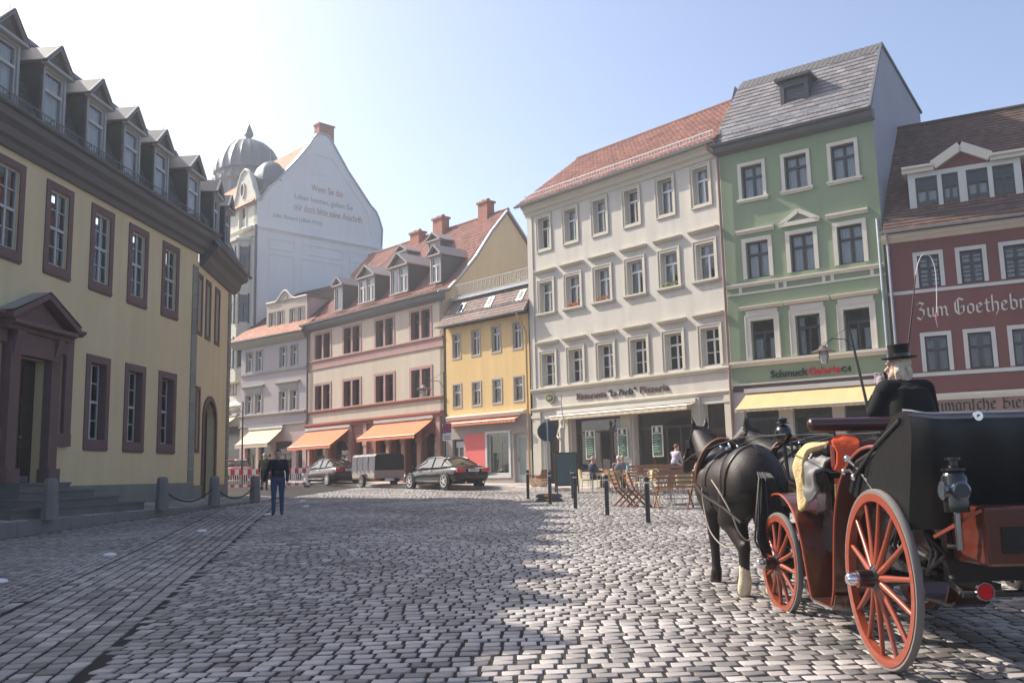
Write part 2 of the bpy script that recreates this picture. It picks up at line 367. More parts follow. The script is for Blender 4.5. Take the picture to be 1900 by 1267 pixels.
class House:
    def __init__(s,name,label,O,rz,zb,cat='house'):
        s.zb=zb; s.e=empty(name,(O[0],O[1],zb),rz,label,cat); s.ops=[]; s.cache={}
    def b(s,mb,name,m,parent=None,**k):                    # mesh in facade coordinates, world heights
        mb.v=[(p[0],p[1],p[2]-s.zb) for p in mb.v]
        return mb.build(name,m,parent or s.e,**k)
    def box(s,name,u0,u1,y0,y1,z0,z1,m,parent=None,**k): return s.b(MB().box(u0,u1,y0,y1,z0,z1),name,m,parent,**k)
    def mould(s,name,u0,u1,prof,m,parent=None,**k): return s.b(MB().prism(prof,u0,u1,'x'),name,m,parent,**k)
    def tube(s,name,path,r,m,parent=None,n=8,**k): return s.b(MB().tube(path,r,n),name,m,parent,smooth=True,**k)
    def win(s,cu,zb,w,h,fm,rev=.16,fw=.06,tr=None,mull=True,umull=False,hb=(),cols=None,sur=None,sill=None,hood=None,cur=None,op=True,parent=None,y0=0,name='window',ubars=None,cross=None):
        if op: s.ops.append((cu-w/2,cu+w/2,zb,zb+h))
        key=(round(w,3),round(h,3),fm.name,fw,tr,mull,umull,tuple(hb),cols,cross)
        if key not in s.cache:
            b=MB(); t=.07; panes=[]
            b.box(-w/2,-w/2+fw,0,t,0,h); b.box(w/2-fw,w/2,0,t,0,h); b.box(-w/2+fw,w/2-fw,0,t,0,fw*1.2); b.box(-w/2+fw,w/2-fw,0,t,h-fw,h)
            def cells(z0,z1,xs,zsb,bw):
                xe=[-w/2+fw]+list(xs)+[w/2-fw]; ze=[z0]+list(zsb)+[z1]
                for q in xs: b.box(q-bw/2,q+bw/2,-.012,t-.01,z0,z1)
                for q in zsb:
                    for a_,c_ in zip(xe,xe[1:]): b.box(a_+(bw/2 if a_!=xe[0] else 0),c_-(bw/2 if c_!=xe[-1] else 0),.008,t-.012,q-.016,q+.016)
                for a_,c_ in zip(xe,xe[1:]):
                    for d_,e_ in zip(ze,ze[1:]): panes.append(((a_+c_)/2,(d_+e_)/2,c_-a_,e_-d_))
            nc=cols or (2 if mull else 1)
            lx=[-w/2+fw+(w-2*fw)*k/nc for k in range(1,nc)]
            if tr:
                zt=h*tr; b.box(-w/2+fw,w/2-fw,-.022,t-.004,zt-.045,zt+.035)
                cells(fw*1.2,zt-.045,lx,[fw*1.2+(zt-.045-fw*1.2)*q for q in hb],.07)
                ux=lx if umull else []
                cells(zt+.035,h-fw,ux,[zt+.035+(h-fw-zt-.035)*q for q in (cross or ())],.05)
            else: cells(fw*1.2,h-fw,lx,[fw*1.2+(h-fw*2.2)*q for q in hb],.045 if nc>2 else .06)
            s.cache[key]=(b.mesh(name,fm),panes)
        me,panes=s.cache[key]
        o=link(name,me,parent or s.e,(cu,y0+rev,zb-(s.zb if parent is None else 0)))
        for (a_,z_,pw,ph) in panes: link('pane',PANE,o,(a_,.028,z_),(random.uniform(-.006,.006),0,random.uniform(-.008,.008)),(pw,1,ph))
        if sur:
            sw,st,sm=sur[:3]; bot=sur[3] if len(sur)>3 else True
            k2=('sur',round(w,3),round(h,3),sw,st,sm.name,bot,rev)
            if k2 not in s.cache:
                b=MB(); A,B_=-rev-st,-rev+.004
                b.box(-w/2-sw,-w/2,A,B_,0 if not bot else -sw,h+sw); b.box(w/2,w/2+sw,A,B_,0 if not bot else -sw,h+sw); b.box(-w/2,w/2,A,B_,h,h+sw)
                if bot: b.box(-w/2,w/2,A,B_,-sw,0)
                if len(sur)>4:     # outer fillet
                    f=sur[4]; b.box(-w/2-sw-f,-w/2-sw,A-.025,B_,0 if not bot else -sw-f,h+sw+f); b.box(w/2+sw,w/2+sw+f,A-.025,B_,0 if not bot else -sw-f,h+sw+f); b.box(-w/2-sw,w/2+sw,A-.025,B_,h+sw,h+sw+f)
                    if bot: b.box(-w/2-sw,w/2+sw,A-.025,B_,-sw-f,-sw)
                s.cache[k2]=b.mesh('surround',sm)
            link('surround',s.cache[k2],o)
        if sill:
            pr,sh,ex,sm=sill[:4]; dz=sill[4] if len(sill)>4 else 0
            k2=('sill',round(w,3),pr,sh,ex,sm.name,rev,dz)
            if k2 not in s.cache:
                b=MB(); b.box(-w/2-ex,w/2+ex,-rev-pr,-rev+.006,dz-sh,dz); b.box(-w/2-ex+.03,w/2+ex-.03,-rev-pr*.6,-rev+.005,dz-sh*1.8,dz-sh); b.box(-w/2+.002,w/2-.002,-rev+.004,.0,-.03,.004); s.cache[k2]=b.mesh('sill',sm)
            link('sill',s.cache[k2],o)
        if hood:
            hz,hw,pr,hh,hm=hood
            k2=('hood',hz,hw,pr,hh,hm.name,rev)
            if k2 not in s.cache:
                b=MB(); b.prism([(-rev-pr,hz+hh),(-rev-pr,hz+hh*.72),(-rev-pr*.82,hz+hh*.66),(-rev-pr*.6,hz+hh*.35),(-rev-pr*.25,hz),(-rev+.004,hz),(-rev+.004,hz+hh*1.12)],-hw/2,hw/2,'x'); s.cache[k2]=b.mesh('hood',hm)
            link('hood',s.cache[k2],o)
        if cur:
            cm,frac,gap=cur
            for sg in (-1,1):
                b=MB(); n=14; x0,x1=(-w/2+.02,-gap*w/2) if sg<0 else (gap*w/2,w/2-.02)
                vs=[];zt=h*frac
                for i in range(n+1):
                    t_=i/n; x=x0+(x1-x0)*t_; y=.14+.022*math.sin(t_*PI*7+sg)+.01*random.random(); vs+=[(x,y,.03),(x,y+.005,zt)]
                b.add(vs,[(2*i,2*i+2,2*i+3,2*i+1) for i in range(n)]); b.build('curtain',cm,o,smooth=True,fix=False)
        return o
    def wall(s,u0,u1,z0,z1,m,rev=.16,name='wall',y=0,ops=None,parent=None,rm=None):
        ops=s.ops if ops is None else ops; s_ops=[q for q in ops if q[0]<u1 and q[1]>u0 and q[2]<z1 and q[3]>z0]
        us=sorted({u0,u1,*[max(u0,q[0]) for q in s_ops],*[min(u1,q[1]) for q in s_ops]}); zs=sorted({z0,z1,*[max(z0,q[2]) for q in s_ops],*[min(z1,q[3]) for q in s_ops]})
        b=MB(); idx={}
        def V(a,c):
            if (a,c) not in idx: idx[(a,c)]=len(b.v); b.v.append((a,y,c))
            return idx[(a,c)]
        for a,a2 in zip(us,us[1:]):
            for c_,c2 in zip(zs,zs[1:]):
                mu,mz=(a+a2)/2,(c_+c2)/2
                if any(q[0]<mu<q[1] and q[2]<mz<q[3] for q in s_ops): continue
                b.f.append((V(a,c_),V(a2,c_),V(a2,c2),V(a,c2))); b.m.append(0)
        if rm: b.mi=1
        for q in s_ops:
            a,a2,c_,c2=q; b.add([(a,y,c_),(a2,y,c_),(a2,y,c2),(a,y,c2),(a,y+rev+.09,c_),(a2,y+rev+.09,c_),(a2,y+rev+.09,c2),(a,y+rev+.09,c2)],[(0,4,5,1),(1,5,6,2),(2,6,7,3),(3,7,4,0)])
        return s.b(b,name,[m,rm] if rm else m,parent,fix=False)
    def tiles(s,name,P,tw,th,m,style='flat',parent=None,thick=.028,stagger=True,lift=0.):
        p00,p10,p11,p01=[np.array(p,float) for p in P]
        L=np.linalg.norm(p01-p00); W=max(np.linalg.norm(p10-p00),np.linalg.norm(p11-p01)); nr=max(1,int(round(L/th))); nc=max(1,int(round(W/tw)))
        nrm=np.cross(p10-p00,p01-p00); nrm/=np.linalg.norm(nrm)
        if nrm[2]<0: nrm=-nrm
        cs={'flat':[0,.0,.97,.97],'pan':[0,.3,.62,.97]}[style]; hs={'flat':[0,0,0,0],'pan':[.0,.045,.045,.0]}[style]
        vs=[];fs=[];var=[]
        cols=[(0.,0.),(.97,0.)] if style=='flat' else list(zip(cs,hs))
        k=len(cols)
        for i in range(nr):
            t0=i/nr; t1=min(1,(i+1.12)/nr); sft=(.5 if (i%2 and stagger) else 0)
            for j in range(-1 if sft else 0,nc):
                n0=len(vs); rv=random.gauss(.5,.2); dz=random.uniform(0,.008)
                row=[]
                for t,hh in ((t0,thick),(t1,.004)):
                    A=p00+(p01-p00)*t; B_=p10+(p11-p10)*t
                    for c_,h2 in cols:
                        f=(j+sft+c_)/nc; f=min(1,max(0,f)); vs.append(A+(B_-A)*f+nrm*(hh+h2+dz+lift))
                A=p00+(p01-p00)*t0;B_=p10+(p11-p10)*t0
                for c_,h2 in cols:
                    f=min(1,max(0,(j+sft+c_)/nc)); vs.append(A+(B_-A)*f+nrm*(lift-.01))
                for q in range(k-1):
                    fs.append((n0+q,n0+q+1,n0+k+q+1,n0+k+q)); fs.append((n0+2*k+q,n0+2*k+q+1,n0+q+1,n0+q))
                var+=[rv]*(3*k)
        b=MB(); b.add(vs,fs); b.v=[(p[0],p[1],p[2]-s.zb) for p in b.v]
        me=b.mesh(name,m); at=me.attributes.new('var','FLOAT','POINT'); at.data.foreach_set('value',np.clip(var,0,1))
        o=link(name,me,parent or s.e); o['kind']='stuff'; return o
    def slab(s,name,P,m,th=.08,parent=None):
        p=[Vector(q) for q in P]; n=(p[1]-p[0]).cross(p[-1]-p[0]).normalized()
        if n.z<0: n=-n
        k=len(p); b=MB(); b.add([q-n*.004 for q in p]+[q-n*th for q in p],[tuple(range(k)),tuple(range(2*k-1,k-1,-1))]+[(i,(i+1)%k,k+(i+1)%k,k+i) for i in range(k)])
        return s.b(b,name,m,parent)
    def guard(s,u0,u1,y,z,m,h=.22,step=.16,parent=None):
        b=MB(); b.box(u0,u1,y-.008,y+.008,z+h-.015,z+h+.015); b.box(u0,u1,y-.006,y+.006,z+h*.12,z+h*.12+.02)
        n=int((u1-u0)/step)
        for i in range(n+1):
            u=u0+(u1-u0)*i/n; b.box(u-.007,u+.007,y-.007,y+.007,z,z+h)
            if i%7==0: b.bar((u,y,z+h),(u,y+.25,z+.12),.018)
        return s.b(b,'snow_guard',m,parent)
    def interior(s,u0,u1,z0,z1,y=1.1): return s.box('interior',u0,u1,y,y+.05,z0,z1,DARK)
    def gutter(s,u0,u1,y,z,m,r=.075):
        b=MB(); n=7; pr=[(y+r*math.cos(PI+PI*i/n),z+r*math.sin(PI+PI*i/n)) for i in range(n+1)]; pr+=[(p[0]*.88+y*.12,p[1]*.88+z*.12+.003) for p in pr[::-1]]
        b.prism(pr,u0,u1,'x'); return s.b(b,'gutter',m,smooth=True)
    def text(s,me,name,u,z,y=-.012,parent=None,rot=(0,0,0)): return link(name,me,parent or s.e,(u,y,z-s.zb),rot)
    def awning(s,u0,u1,zt,zf,pr,m,frame,label=None,val=.18,scal=True,y=0,parent=None):
        a=empty('awning',(0,0,0)); a.parent=parent or s.e; a.location=(0,0,-s.zb)
        b=MB(); n=24; vs=[]
        for i in range(n+1):
            u=u0+(u1-u0)*i/n
            for k in range(7):
                t=k/6; sag=-.03*math.sin(PI*t)*(.6+.4*math.sin(i*1.7)); vs.append((u,y-pr*t,zt+(zf-zt)*t+sag))
        b.add(vs,[(i*7+k,(i+1)*7+k,(i+1)*7+k+1,i*7+k+1) for i in range(n) for k in range(6)])
        n2=n*6; vs=[];
        for i in range(n2+1):
            u=u0+(u1-u0)*i/n2; d=val*(.72+.28*abs(math.sin(i*PI/6))) if scal else val
            vs+=[(u,y-pr-.004,zf),(u,y-pr-.012-.01*math.sin(i*.9),zf-d)]
        b.add(vs,[(2*i,2*i+2,2*i+3,2*i+1) for i in range(n2)])
        b.build('canopy',m,a,smooth=True,fix=False)
        f=MB(); f.box(u0-.05,u1+.05,y-.16,y-.003,zt-.02,zt+.14); f.build('cassette',frame,a)
        f=MB(); f.tube([(u0,y-pr,zf),(u1,y-pr,zf)],.025,8); f.build('front_bar',frame,a,smooth=True)
        for u in (u0+.15,u1-.15):
            f=MB(); f.tube([(u,y-.05,zt-.1),(u+(.5 if u<(u0+u1)/2 else -.5),y-pr*.5,(zt+zf)/2-.12),(u,y-pr,zf)],.02,6); f.build('arm',frame,a,smooth=True)
        return a
def rzl(az): return R(-(90+az))
def rzr(az): return R(90-az)
# shared paints
W_cream=mat('cream_trim',(.66,.6,.5),.75,.3,var=.08,scale=2,fine=.05)
W_white=mat('white_joinery',(.72,.71,.68),.55,.4,var=.05)
W_zinc=mat('zinc',(.36,.38,.4),.45,.5,var=.2,metal=.6,scale=2)
W_dkzinc=mat('dark_zinc',(.1,.105,.115),.5,.4,var=.25,scale=2)
W_brownpipe=mat('copper_pipe',(.3,.19,.15),.5,.5,var=.2,metal=.3)
M_tile=mat('red_roof_tile',(.30,.135,.1),.8,.3,var=.2,scale=.8,attr=.35,fine=.1,dirt=((.12,.07,.05),1.2,.5,.8,.7))
M_tile_dk=mat('brown_roof_tile',(.115,.062,.05),.75,.35,var=.25,scale=.8,attr=.4,fine=.1,dirt=((.05,.04,.035),1.0,.5,.8,.7))
M_slate=mat('slate_roof',(.155,.145,.15),.55,.5,var=.2,scale=1.5,attr=.4,fine=.12,bump=.2,bscale=25)
M_slate_dk=mat('dark_slate',(.06,.065,.072),.5,.5,var=.25,scale=1.5,attr=.35,fine=.12,bump=.2,bscale=25)
M_brick=mat('chimney_brick',(.33,.13,.09),.85,.3,var=.25,scale=4,fine=.2)
C_sheer=mat('net_curtain',(.75,.75,.74),.9,.1,var=.1,scale=5)
M_black=mat('black_iron',(.015,.015,.016),.45,.5,var=.2)
M_alu=mat('awning_frame',(.6,.58,.54),.4,.5,metal=.3)
def chimney(h,u,y,z0,z1,w=.8,d=.55,parent=None):
    c=h.b(MB().box(u-w/2,u+w/2,y-d/2,y+d/2,z0,z1-.12),'chimney',M_brick,parent)
    h.b(MB().box(u-w/2-.07,u+w/2+.07,y-d/2-.07,y+d/2+.07,z1-.12,z1),'chimney_cap',M_brick,c)
    for k in (-1,1): h.b(MB().lathe([(.11,z1),(.1,z1+.16),(.08,z1+.16)],10,(u+k*w*.25,y,0)),'chimney_pot',M_brick,c)
    return c
# ================================================================ WHITE RESTAURANT HOUSE
G_wall=mat('white_render',(.54,.5,.435),.9,.25,var=.1,scale=.7,streak=.2,fine=.06,bump=.25,bscale=60,dirt=((.45,.41,.35),.5,.52,.9,.5))
G_trim=mat('stone_grey_trim',(.52,.475,.39),.85,.3,var=.12,scale=2,streak=.08)
h=House('restaurant_house','tall white four-storey house with red tile roof and Italian restaurant at street level',(.88,42.),rzl(-42),.85)
cs=[1.07,2.79,4.56,6.38,8.17,9.93]
for i,cu_ in enumerate(cs):
    cur=(C_sheer,.98,.12+.2*random.random()) if i not in (0,3) else None
    h.win(cu_,11.78,.72,1.46,W_white,rev=.24,fw=.055,tr=.68,sur=(.1,.035,G_trim,True,.05),cur=cur)
    w2=h.win(cu_+.03,8.78,.84,1.42,W_white,rev=.24,fw=.055,tr=.68,sur=(.1,.035,G_trim,False,.05),sill=(.14,.08,.22,G_trim,-.01),hood=(1.42+.42,1.36,.2,.14,G_trim),cur=(C_sheer,.98,.15+.25*random.random()))
    w3=h.win(cu_+.05,5.44,.84,1.46,W_white,rev=.26,fw=.06,tr=.7,umull=True,hb=(.5,),sur=(.1,.035,G_trim,False,.05),hood=(1.46+.4,1.36,.2,.14,G_trim))
    h.ops[-2]=h.ops[-2]
for (cu_,col_) in ((2.82,(.5,.12,.05)),(4.59,(.45,.15,.05)),(8.2,(.2,.25,.06))):      # sill flower boxes
    b=MB()
    for k in range(26): 
        x=cu_+random.uniform(-.32,.32); z=8.8+random.uniform(.02,.16); b.ell((x,-.02+random.uniform(-.06,.06),z),(.04,.04,.035),6)
    h.b(b,'flower_box',mat('blooms_%.2f'%col_[0],col_,.8,var=.4,scale=20))
# shop level openings
shop=mat('oxblood_joinery',(.085,.03,.025),.5,.45,var=.15)
for a,e in ((2.42,5.28),(5.98,8.92)):
    h.win((a+e)/2,1.55,e-a,2.3,shop,rev=.3,fw=.09,cols=4,mull=True,tr=.74)
h.ops+=[(.73,1.66,.9,3.95),(9.46,10.45,.9,4.0)]
d=h.box('door',.73,1.66,.42,.48,.95,3.95,shop)
h.b(MB().box(.85,1.16,.405,.425,2.0,3.7).box(1.22,1.54,.405,.425,2.0,3.7),'door_glass',GL,d); h.box('handle',1.17,1.2,.36,.42,1.95,2.1,W_zinc,d)
d=h.box('door',9.46,10.45,.42,.48,.95,4.0,shop); h.b(MB().box(9.58,10.33,.405,.425,1.9,2.9).box(9.58,10.33,.405,.425,3.1,3.8),'door_glass',GL,d); h.box('handle',10.22,10.26,.36,.42,1.95,2.1,W_zinc,d)
h.wall(0,10.85,.6,13.75,G_wall,rev=.24)
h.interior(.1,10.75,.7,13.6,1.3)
h.mould('string_course',-.02,10.86,[(.003,5.16),(-.06,5.16),(-.1,5.24),(-.16,5.27),(-.16,5.33),(.003,5.36)],G_trim)
h.mould('string_course',-.02,10.86,[(.003,4.3),(-.05,4.3),(-.07,4.38),(-.12,4.4),(-.12,4.45),(.003,4.48)],G_trim)
for u0_,u1_ in ((.02,.55),(1.86,2.3),(5.4,5.86),(9.0,9.36),(10.5,10.83)):
    h.box('pilaster',u0_,u1_,-.07,-.003,.65,4.29,G_trim)
    h.box('capital',u0_-.04,u1_+.04,-.1,-.072,4.0,4.14,G_trim)
h.box('plinth',2.3,5.4,-.05,-.002,.6,1.5,G_trim); h.box('plinth',5.86,9.0,-.05,-.002,.6,1.5,G_trim)
h.mould('cornice',-.12,10.9,[(.003,13.45),(-.04,13.45),(-.08,13.6),(-.2,13.66),(-.22,13.8),(-.34,13.86),(-.36,13.98),(.003,14.1)],G_trim)
# left end: moulded corner strip
h.box('corner_strip',-.02,.3,-.05,-.001,5.37,13.44,G_wall)
EV,RD=(-.42,14.02),(3.5,17.1)
h.slab('roof',[(-.35,EV[0],EV[1]),(10.95,EV[0],EV[1]),(10.95,RD[0],RD[1]),(.1,RD[0],RD[1])],M_tile,.1)
h.tiles('roof_tiles',[(-.35,EV[0],EV[1]),(10.95,EV[0],EV[1]),(10.95,RD[0],RD[1]),(.1,RD[0],RD[1])],.24,.3,M_tile,'pan',stagger=False)
h.slab('roof',[(-.35,7.4,EV[1]),(10.95,7.4,EV[1]),(10.95,RD[0],RD[1]),(.1,RD[0],RD[1])],M_tile,.1)
h.b(MB().prism([(-.02,.6),(7,.6),(7,14),(3.5,17),(0.02,14)],.0,.1,'x'),'gable_wall',G_wall)
h.b(MB().box(.05,10.8,7.0,7.1,.6,14),'rear_wall',G_wall)
h.tube('ridge_tiles',[(.05,3.5,17.13),(10.95,3.5,17.13)],.1,M_tile)
h.guard(-.1,10.7,-.1,14.32,W_zinc)
h.gutter(-.4,10.9,-.47,14.0,W_zinc,.085)
h.tube('downpipe',[(10.6,-.46,13.95),(10.6,-.4,13.7),(10.84,-.12,13.35),(10.84,-.1,1.0)],.055,W_brownpipe)
m1=mat('sign_dark_red',(.07,.022,.02),.5,.4)
tx=[('Ristorante',2.85,1.72,0,m1),('"La Perla"',4.72,1.5,.25,mat('sign_black',(.02,.02,.02),.5)),('Pizzeria',6.42,1.5,0,m1)]
for s_,u_,w_,shr,mm in tx: h.text(text_mesh(s_,mm,w_,.28,.004,.02,shr),'sign_lettering',u_,4.66,-.03)
s_=h.b(MB().lathe([(.02,0),(.28,0),(.28,.04),(.02,.04)],24,(0,0,0),'y'),'brewery_sign',mat('sign_green',(.03,.07,.03),.4),None)
s_.location=(1.24,-.1,4.86-h.zb+h.zb-0); s_.scale=(1,1,.72); s_.location.z=4.86-h.zb+h.zb*.72
b=MB(); b.lathe([(.262,-.004),(.28,-.004),(.28,.0),(.262,0)],24,(0,0,0),'y',True); h.b(b,'sign_rim',mat('brass',(.6,.45,.15),.35,metal=.8),s_)
st=h.text(text_mesh('Bier',mat('sign_gold',(.5,.45,.3),.4),.26,.11,.004,.01),'sign_lettering',1.11,4.82,-.125)
# awning, rolled in
a=h.awning(1.75,9.2,4.12,3.98,.62,mat('cream_canvas',(.55,.46,.32),.85,.2,var=.08),M_alu,val=.16,scal=False)
# menu boards
brd=mat('menu_green',(.025,.085,.05),.45,.4,var=.2); frm=mat('menu_frame',(.62,.61,.56),.5,.4)
for i,(u_,lab) in enumerate(((3.68,'left'),(5.5,'middle'),(7.32,'right'))):
    t=empty('menu_board',h.e.matrix_basis@Vector((u_,-.16,2.08-h.zb)),h.e.rotation_euler.z,'green chalk menu board on the restaurant front, %s one of three'%lab,'menu board','menu boards on the restaurant front')
    MB().box(-.27,.27,0,.035,0,1.22).build('frame',frm,t); MB().box(-.22,.22,-.012,-.001,.05,.9).build('panel',brd,t); MB().box(-.2,.2,-.014,-.001,.94,1.17).build('header',mat('menu_head',(.02,.02,.02),.4),t)
    b=MB(); b.lathe([(.001,-.02),(.085,-.02),(.085,-.016),(.001,-.016)],16,(0,0,1.09),'y'); b.build('emblem',frm,t); MB().box(-.12,.12,-.019,-.015,.97,1.01).build('header_text',frm,t)
    b=MB()
    for k in range(7): b.box(-.17,-.17+random.uniform(.15,.34),-.016,-.0125,.8-k*.1,.822-k*.1)
    b.build('chalk_lines',mat('chalk',(.4,.5,.42),.9),t,kind='stuff')
# ================================================================ GREEN HOUSE
H_wall=mat('green_render',(.25,.305,.19),.88,.3,var=.09,scale=.6,streak=.1,fine=.04,bump=.12,bscale=50)
H_gab=mat('lavender_render',(.4,.385,.42),.9,.25,var=.1,scale=.5,streak=.08,fine=.04,dirt=((.3,.28,.29),.6,.55,.9,.5))
H_fr=mat('dark_casement',(.035,.03,.032),.4,.5,var=.1)
h=House('green_house','narrow green four-storey house with slate roof and jewellery gallery below',(8.14,33.94),rzl(-53.5),.65)
for i,cu_ in enumerate((1.25,2.92,4.62)):
    h.win(cu_,11.56,.82,1.26,H_fr,rev=.16,fw=.055,tr=.66,umull=True,sur=(.13,.045,W_cream,False),sill=(.1,.08,.2,W_cream,-.01),cur=(C_sheer,.98,.1))
    h.win(cu_+.03,8.5,.86,1.38,H_fr,rev=.16,fw=.055,tr=.66,umull=True,sur=(.15,.045,W_cream,False),cur=(C_sheer,.98,.15))
    h.win(cu_+.05,5.47,.88,1.44,H_fr,rev=.18,fw=.055,tr=.7,umull=False,sur=(.17,.05,W_cream,False,.04),hood=(1.44+.42,1.6,.2,.13,W_cream),cur=(C_sheer,.55,.3) if i!=1 else (C_sheer,.98,.5))
    h.box('frieze_panel',cu_+.05-.6,cu_+.05+.6,-.05,-.002,7.12,7.3,W_cream)
    if i!=1: h.mould('window_hood',cu_-.72,cu_+.72,[(.003,10.2),(-.05,10.2),(-.08,10.27),(-.15,10.29),(-.15,10.36),(.003,10.4)],W_cream)
b=MB(); 
for A,B_ in (((2.2,10.28),(3.64,10.28)),((2.2,10.28),(2.92,10.72)),((2.92,10.72),(3.64,10.28))): b.bar((A[0],-.06,A[1]),(B_[0],-.06,B_[1]),.15,.11,(0,-1,0))
h.b(b,'pediment',W_cream)
h.ops+=[(.4,1.7,1.0,3.9),(2.2,3.6,1.0,3.9),(4.0,5.4,1.0,3.9)]
hs_=mat('shop_stone',(.5,.46,.42),.8); 
for a,e in ((.4,1.7),(2.2,3.6),(4.0,5.4)): h.win((a+e)/2,1.0,e-a,2.9,H_fr,rev=.2,fw=.07,mull=False,op=False,tr=.8)
h.wall(0,5.73,4.57,13.47,H_wall,rev=.16); h.wall(0,5.73,.4,4.57,hs_,rev=.2,name='shop_wall')
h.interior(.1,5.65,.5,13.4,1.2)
h.box('shop_fascia',.05,5.7,-.05,-.002,4.33,4.56,mat('dark_fascia',(.05,.03,.03),.5))
h.mould('string_course',0,5.74,[(.003,8.2),(-.05,8.2),(-.07,8.27),(-.13,8.29),(-.13,8.34),(.003,8.37)],W_cream); h.box('string_course',0,5.74,-.04,-.002,7.93,8.0,W_cream)
for u_ in (.55,1.95,2.25,3.65,3.95,5.3): h.box('string_block',u_-.06,u_+.06,-.04,-.002,8.0,8.2,W_cream)
h.mould('string_course',0,5.74,[(.003,5.24),(-.06,5.24),(-.1,5.33),(-.18,5.36),(-.18,5.44),(.003,5.46)],W_cream)
h.box('string_course',0,5.74,-.05,-.002,4.56,4.63,W_cream)
mB=mat('sign_black',(.02,.02,.02),.5); mR=mat('sign_red',(.55,.02,.03),.45)
h.text(text_mesh('Schmuck',mB,1.36,.27,.02,.02),'sign_lettering',1.5,4.76,-.03); h.text(text_mesh('Galerie',mR,1.12,.27,.022,.02),'sign_lettering',2.88,4.76,-.03); h.text(text_mesh('C4',mB,.32,.2,.014,.02),'sign_lettering',4.03,4.76,-.03)
h.awning(.56,5.15,4.28,3.62,1.2,mat('sand_canvas',(.58,.4,.2),.85,.2,var=.06),M_alu,val=.1,scal=False)
h.mould('cornice',-.1,5.8,[(.003,13.42),(-.1,13.45),(-.28,13.5),(-.36,13.58),(-.36,13.72),(.003,13.85)],W_dkzinc)
EV,TP,BK=(-.4,13.75),(2.0,17.0),(7.7,16.15)
Q=[(-.15,EV[0],EV[1]),(5.78,EV[0],EV[1]),(5.72,TP[0],TP[1]),(.25,TP[0],TP[1])]
h.slab('roof',Q,M_slate,.1); h.tiles('roof_slates',Q,.34,.26,M_slate,thick=.03)
h.slab('roof',[(.25,TP[0],TP[1]),(5.72,TP[0],TP[1]),(5.72,BK[0],BK[1]),(.25,BK[0],BK[1])],M_slate_dk,.1)
# rake slates along the top edge
b=MB()
for k in range(27):
    u=.3+k*.2; b.bar((u,1.72,16.66),(u+.16,1.98,17.04),.17,.025,(0,-.8,.6))
h.b(b,'ridge_slates',M_slate)
h.b(MB().add([(5.73,0,.4),(5.73,7.7,.4),(5.73,7.7,16.1),(5.73,2.0,16.98),(5.73,-.1,13.75),(5.73,0,13.5)],[(0,1,2,3,4,5)]),'gable_wall',H_gab,fix=False)
h.b(MB().bar((5.75,-.4,13.8),(5.75,2.,17.03),.09,.1).bar((5.75,2.,17.03),(5.75,7.85,16.16),.09,.1),'verge',W_dkzinc)
h.b(MB().add([(0,0,.4),(0,7.7,.4),(0,7.7,16.1),(0,2.0,16.98),(0,0,13.5)],[(0,1,2,3,4)]),'gable_wall',H_gab,fix=False); h.b(MB().box(0,5.7,7.7,7.75,.4,16),'rear_wall',H_gab)
# slate dormer
dm=h.b(MB().add([(2.35,.55,14.4),(3.42,.55,14.4),(3.42,.55,15.95),(2.35,.55,15.95),(2.35,1.9,15.95),(3.42,1.9,15.95),(2.35,1.9,14.4),(3.42,1.9,14.4)],[(0,6,4,3),(1,2,5,7),(3,4,5,2)]),'dormer',M_slate_dk,fix=False)
h.b(MB().box(2.35,2.5,.52,.6,14.35,15.9).box(3.27,3.42,.52,.6,14.35,15.9).box(2.5,3.27,.52,.6,15.68,15.9).box(2.5,3.27,.52,.6,14.3,14.46),'dormer_front',M_slate_dk,dm)
h.b(MB().box(2.2,3.56,.36,2.0,15.95,16.06),'dormer_roof',M_slate_dk,dm)
wn=h.win(2.885,14.46,.77,1.22,H_fr,rev=.06,fw=.06,tr=.62,op=False,y0=.55)
h.b(MB().box(2.5,3.27,.9,.95,14.4,15.7),'dormer_room',DARK,dm)
h.guard(.1,5.6,-.12,14.08,W_zinc,.24); h.gutter(-.2,5.8,-.45,13.78,W_dkzinc,.08)
h.tube('downpipe',[(5.62,-.1,9.9),(5.62,-.1,.8)],.055,W_zinc)
# ================================================================ RED HOUSE
I_wall=mat('maroon_render',(.19,.07,.066),.85,.3,var=.1,scale=.8,streak=.12,fine=.06,bump=.15,bscale=50)
I_trim=mat('pale_stone_trim',(.6,.58,.52),.75,.3,var=.1,scale=2)
h=House('maroon_house','dark red inn with cream window frames and brown tile roof at the right edge',(12.78,30.5),rzl(-62),.55)
lead=mat('leaded_sash',(.05,.055,.045),.4,.5)
for i,cu_ in enumerate((1.3,2.58,3.85,5.1)):
    h.win(cu_,7.36,.66,1.08,H_fr,rev=.12,fw=.06,tr=.62,umull=True,hb=(.25,.5,.75),cross=(.5,),sur=(.13,.03,I_trim,False),cur=(C_sheer,.9,.2))
    h.win(cu_+.02,4.56,.68,1.16,H_fr,rev=.12,fw=.05,mull=True,tr=.62,sur=(.13,.03,I_trim,False),cur=(mat('grey_curtain',(.25,.25,.25),.9),.9,.3))
h.ops+=[(.6,2.4,.8,3.0),(2.9,4.6,.8,3.0)]
for a,e in ((.6,2.4),(2.9,4.6)): h.win((a+e)/2,.8,e-a,2.2,H_fr,rev=.15,fw=.07,cols=3,op=False)
h.wall(0,6.2,3.78,9.0,I_wall,rev=.12); h.wall(0,6.2,.3,3.62,mat('pinkbrown_band',(.3,.19,.155),.85,var=.1),rev=.12,name='shop_wall')
h.interior(.1,6.1,.4,9,1.0)
h.box('string_course',0,6.2,-.035,-.002,7.19,7.3,I_trim); h.box('string_course',0,6.2,-.035,-.002,4.4,4.52,I_trim)
